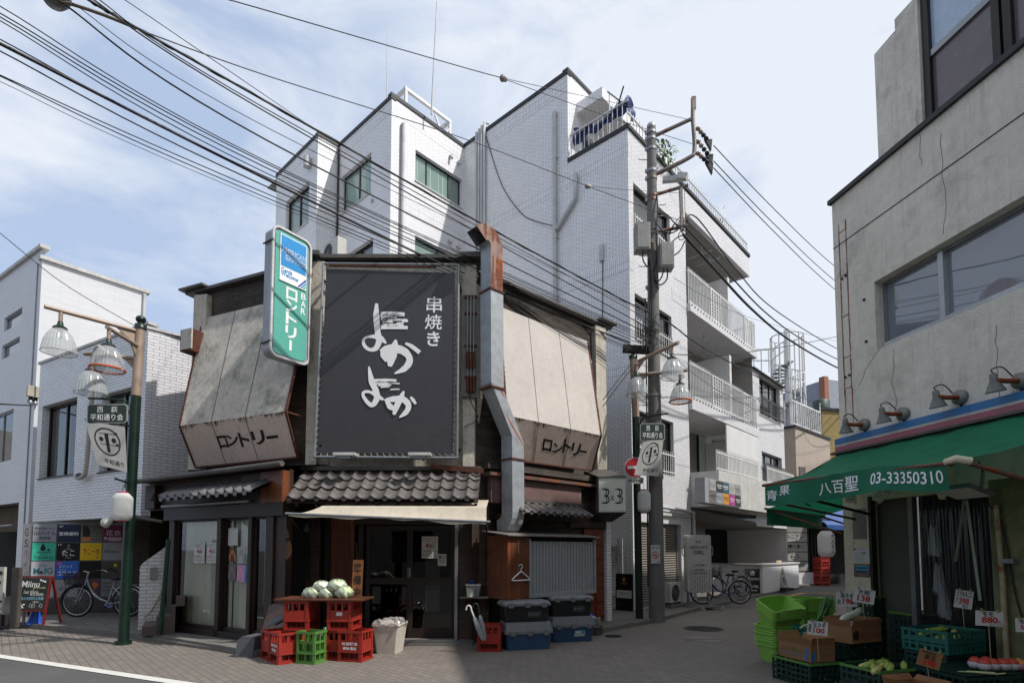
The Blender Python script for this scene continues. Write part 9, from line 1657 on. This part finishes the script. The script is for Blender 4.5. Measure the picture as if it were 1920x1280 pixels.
b.tube([(R_ * math.cos(i * .4), R_ * math.sin(i * .4), z1) for i in range(17)], .035, m_wht, n=5); b.box(-2.2, -R_, -.03, .03, z1 - .7, z1 - .63, m_wht); b.box(-2.2, -R_, -.03, .03, z1 - 1.3, z1 - 1.24, m_wht)
for i in range(4): b.box(-2.2 + i * .4, -2.16 + i * .4, -.03, .03, z1 - 1.9, z1 - .7, m_wht)
b.build('railing', ss)
TN = fdep(1545, 900, 33, 80); TN = F((TN.o.x, TN.o.y, 0), 80); t = thing('tan_building', 'narrow tan building with a dark roof tank between the beige house and the greengrocer', 'building', TN); zt = TN.at(1560, 770)[1]; b = MB(TN); b.box(0, 4, 0, 6, 0, zt, m_tan); b.build('wall', t); b = MB(TN); b.box(-.1, 4.1, -.1, 6.1, zt, zt + .15, m_coping); b.lathe([(.5, 0), (.5, .75), (.4, .85), (.001, .85)], (.95, 1.2, zt + .15), M('tank_green', '#2f3d36', .5), 18); b.build('roof_tank', t)
FB_ = fdep(1552, 800, 60, 70); FB_ = F((FB_.o.x, FB_.o.y, 0), 70); t = thing('far_tower', 'distant pale blue grey building with an orange edge', 'building', FB_); zt = FB_.at(1545, 710)[1]; b = MB(FB_); b.box(0, 14, 0, 10, 0, zt, M('far_grey', '#8e929e', .8)); b.build('wall', t); b = MB(FB_); b.box(-.6, -.001, -.3, .4, 0, zt + .2, M('far_orange', '#96604a', .7)); b.build('edge_fin', t); b = MB(FB_); b.box(.9, 1.9, -.05, .1, zt - 6.6, zt - 4.6, m_alu); b.build('window', t)
b = MB(F((HB.o.x, HB.o.y, 0), 48));
fr = fdep(1530, 980, 26, 65); fr = F((fr.o.x, fr.o.y, 0), 65); t = thing('corner_shop', 'dim shop front with a blue awning at the end of the side street', 'shop', fr); b = MB(fr); zb_ = fr.at(1530, 985)[1]; b.box(-.6, 5, .3, .35, 0, zb_ + .2, m_dark); b.box(-.6, 5, 0, .3, zb_ + .9, 5.5, m_bei)
for i in range(6): b.box(-.3 + i * .22, -.26 + i * .22, .2, .25, 0, zb_, m_alu)
b.build('wall', t); b = MB(fr); b.prism([(-.5, -.9, zb_), (5, -.9, zb_), (5, .0, zb_ + .9), (-.5, 0, zb_ + .9)], (0, .02, -.02), M('blue_awning', '#1f4a8a', .6, var=.1)); b.prism([(-.5, -.9, zb_ - .22), (5, -.9, zb_ - .22), (5, -.9, zb_), (-.5, -.9, zb_)], (0, .01, 0), M('blue_awning', '#1f4a8a')); b.build('awning', t)
fr = fdep(1555, 940, 25, 70); r = fr.rect(1535, 934, 1576, 957, 0)
def fn(b, Q): b.textq('漬物品', Q, (.05, .3, .38, .65), m_black, .004, .02); b.textq('池田屋', Q, (.45, .12, .98, .72), m_red, .004, .03); scrib(b, Q, (.1, .78, .9, .95), 1, m_red, 3, n=8)
flat('shop_sign', 'yellow sign with red and black characters under the green awning', 'sign', fr, r, 0, M('sign_yellow', '#d6b426', .4), fn)
q = dep(1550, 1043, 21.5); lantern('paper_lantern', 'large white paper lantern with black writing hanging by the far shop front', F(q, 80), .3, .98, None, 'だんだん')
gl_ = gnd(1549, 1098, 0)
for i in range(4): bottle_crate('red crate in the far stack by the shop front, %s' % ('lowest', 'second from below', 'third from below', 'topmost')[i], F((gl_.x, gl_.y, .33 * i), 70), .55, .4, .325, group='far stack of red crates')
fr = F(gnd(1588, 1092, 0), 80); t = thing('planter', 'pale round planter with a dark leafy shrub at the end of the street', 'planter', fr); b = MB(fr); b.lathe([(.3, 0), (.4, .9), (.42, .92), (.001, .88)], (0, 0, 0), m_cream, 16); b.build('pot', t); leafy('shrub', 'dark leafy shrub growing in the pale round planter', 'shrub', fr, 0, 0, 1.15, .55, 260, .16, M('dark_leaf', '#26381f', .6, var=.4), stem=3, sq=(1.2, 1, .6))
for k, (x, y, Y, ang, w, h, c, lb) in enumerate(((1596, 1000, 40, 50, 9, 9, '#8b8781', 'grey block closing the side street behind the greengrocer'), (-60, 1000, 26, 60, 12, 8, '#9a9896', 'pale house beyond the white house on the main road'))):
 f_ = fdep(x, y, Y, ang); f_ = F((f_.o.x, f_.o.y, 0), ang); b = MB(f_); hs = [(1 + 2.4 * i, 2.2 + 2.4 * i, 1 + 2.8 * j, 2.4 + 2.8 * j) for i in range(3) for j in range(3)]; b.wall(0 if k == 0 else -w, w if k == 0 else 0, 0, h, [hh for hh in hs if hh[3] < h] if k == 0 else [], M('far_wall_%d' % k, c, .85, streak=.2), reveal=.2); b.poly([(0, 0, 0), (0, 6, 0), (0, 6, h), (0, 0, h)], M('far_wall_%d' % k, c)); b.box(0 if k == 0 else -w, w if k == 0 else 0, .2, .25, 0, h, m_dark); tag(b.build('far_block'), lb, 'building')

f_ = F((14, -9, 0), 270); b = MB(f_); hs = [(1.2 + 3.4 * i, 3.4 + 3.4 * i, 1 + 3.1 * j, 2.6 + 3.1 * j) for i in range(12) for j in range(3)]; b.wall(0, 44, 0, 9.5, hs, M('opposite_wall', '#8d867c', .85, streak=.3), reveal=.2); b.box(0, 44, .2, 8, 0, 9.45, m_dark); tag(b.build('opposite_building'), 'long grey frontage across the main road, seen only mirrored in the shop glass', 'building')
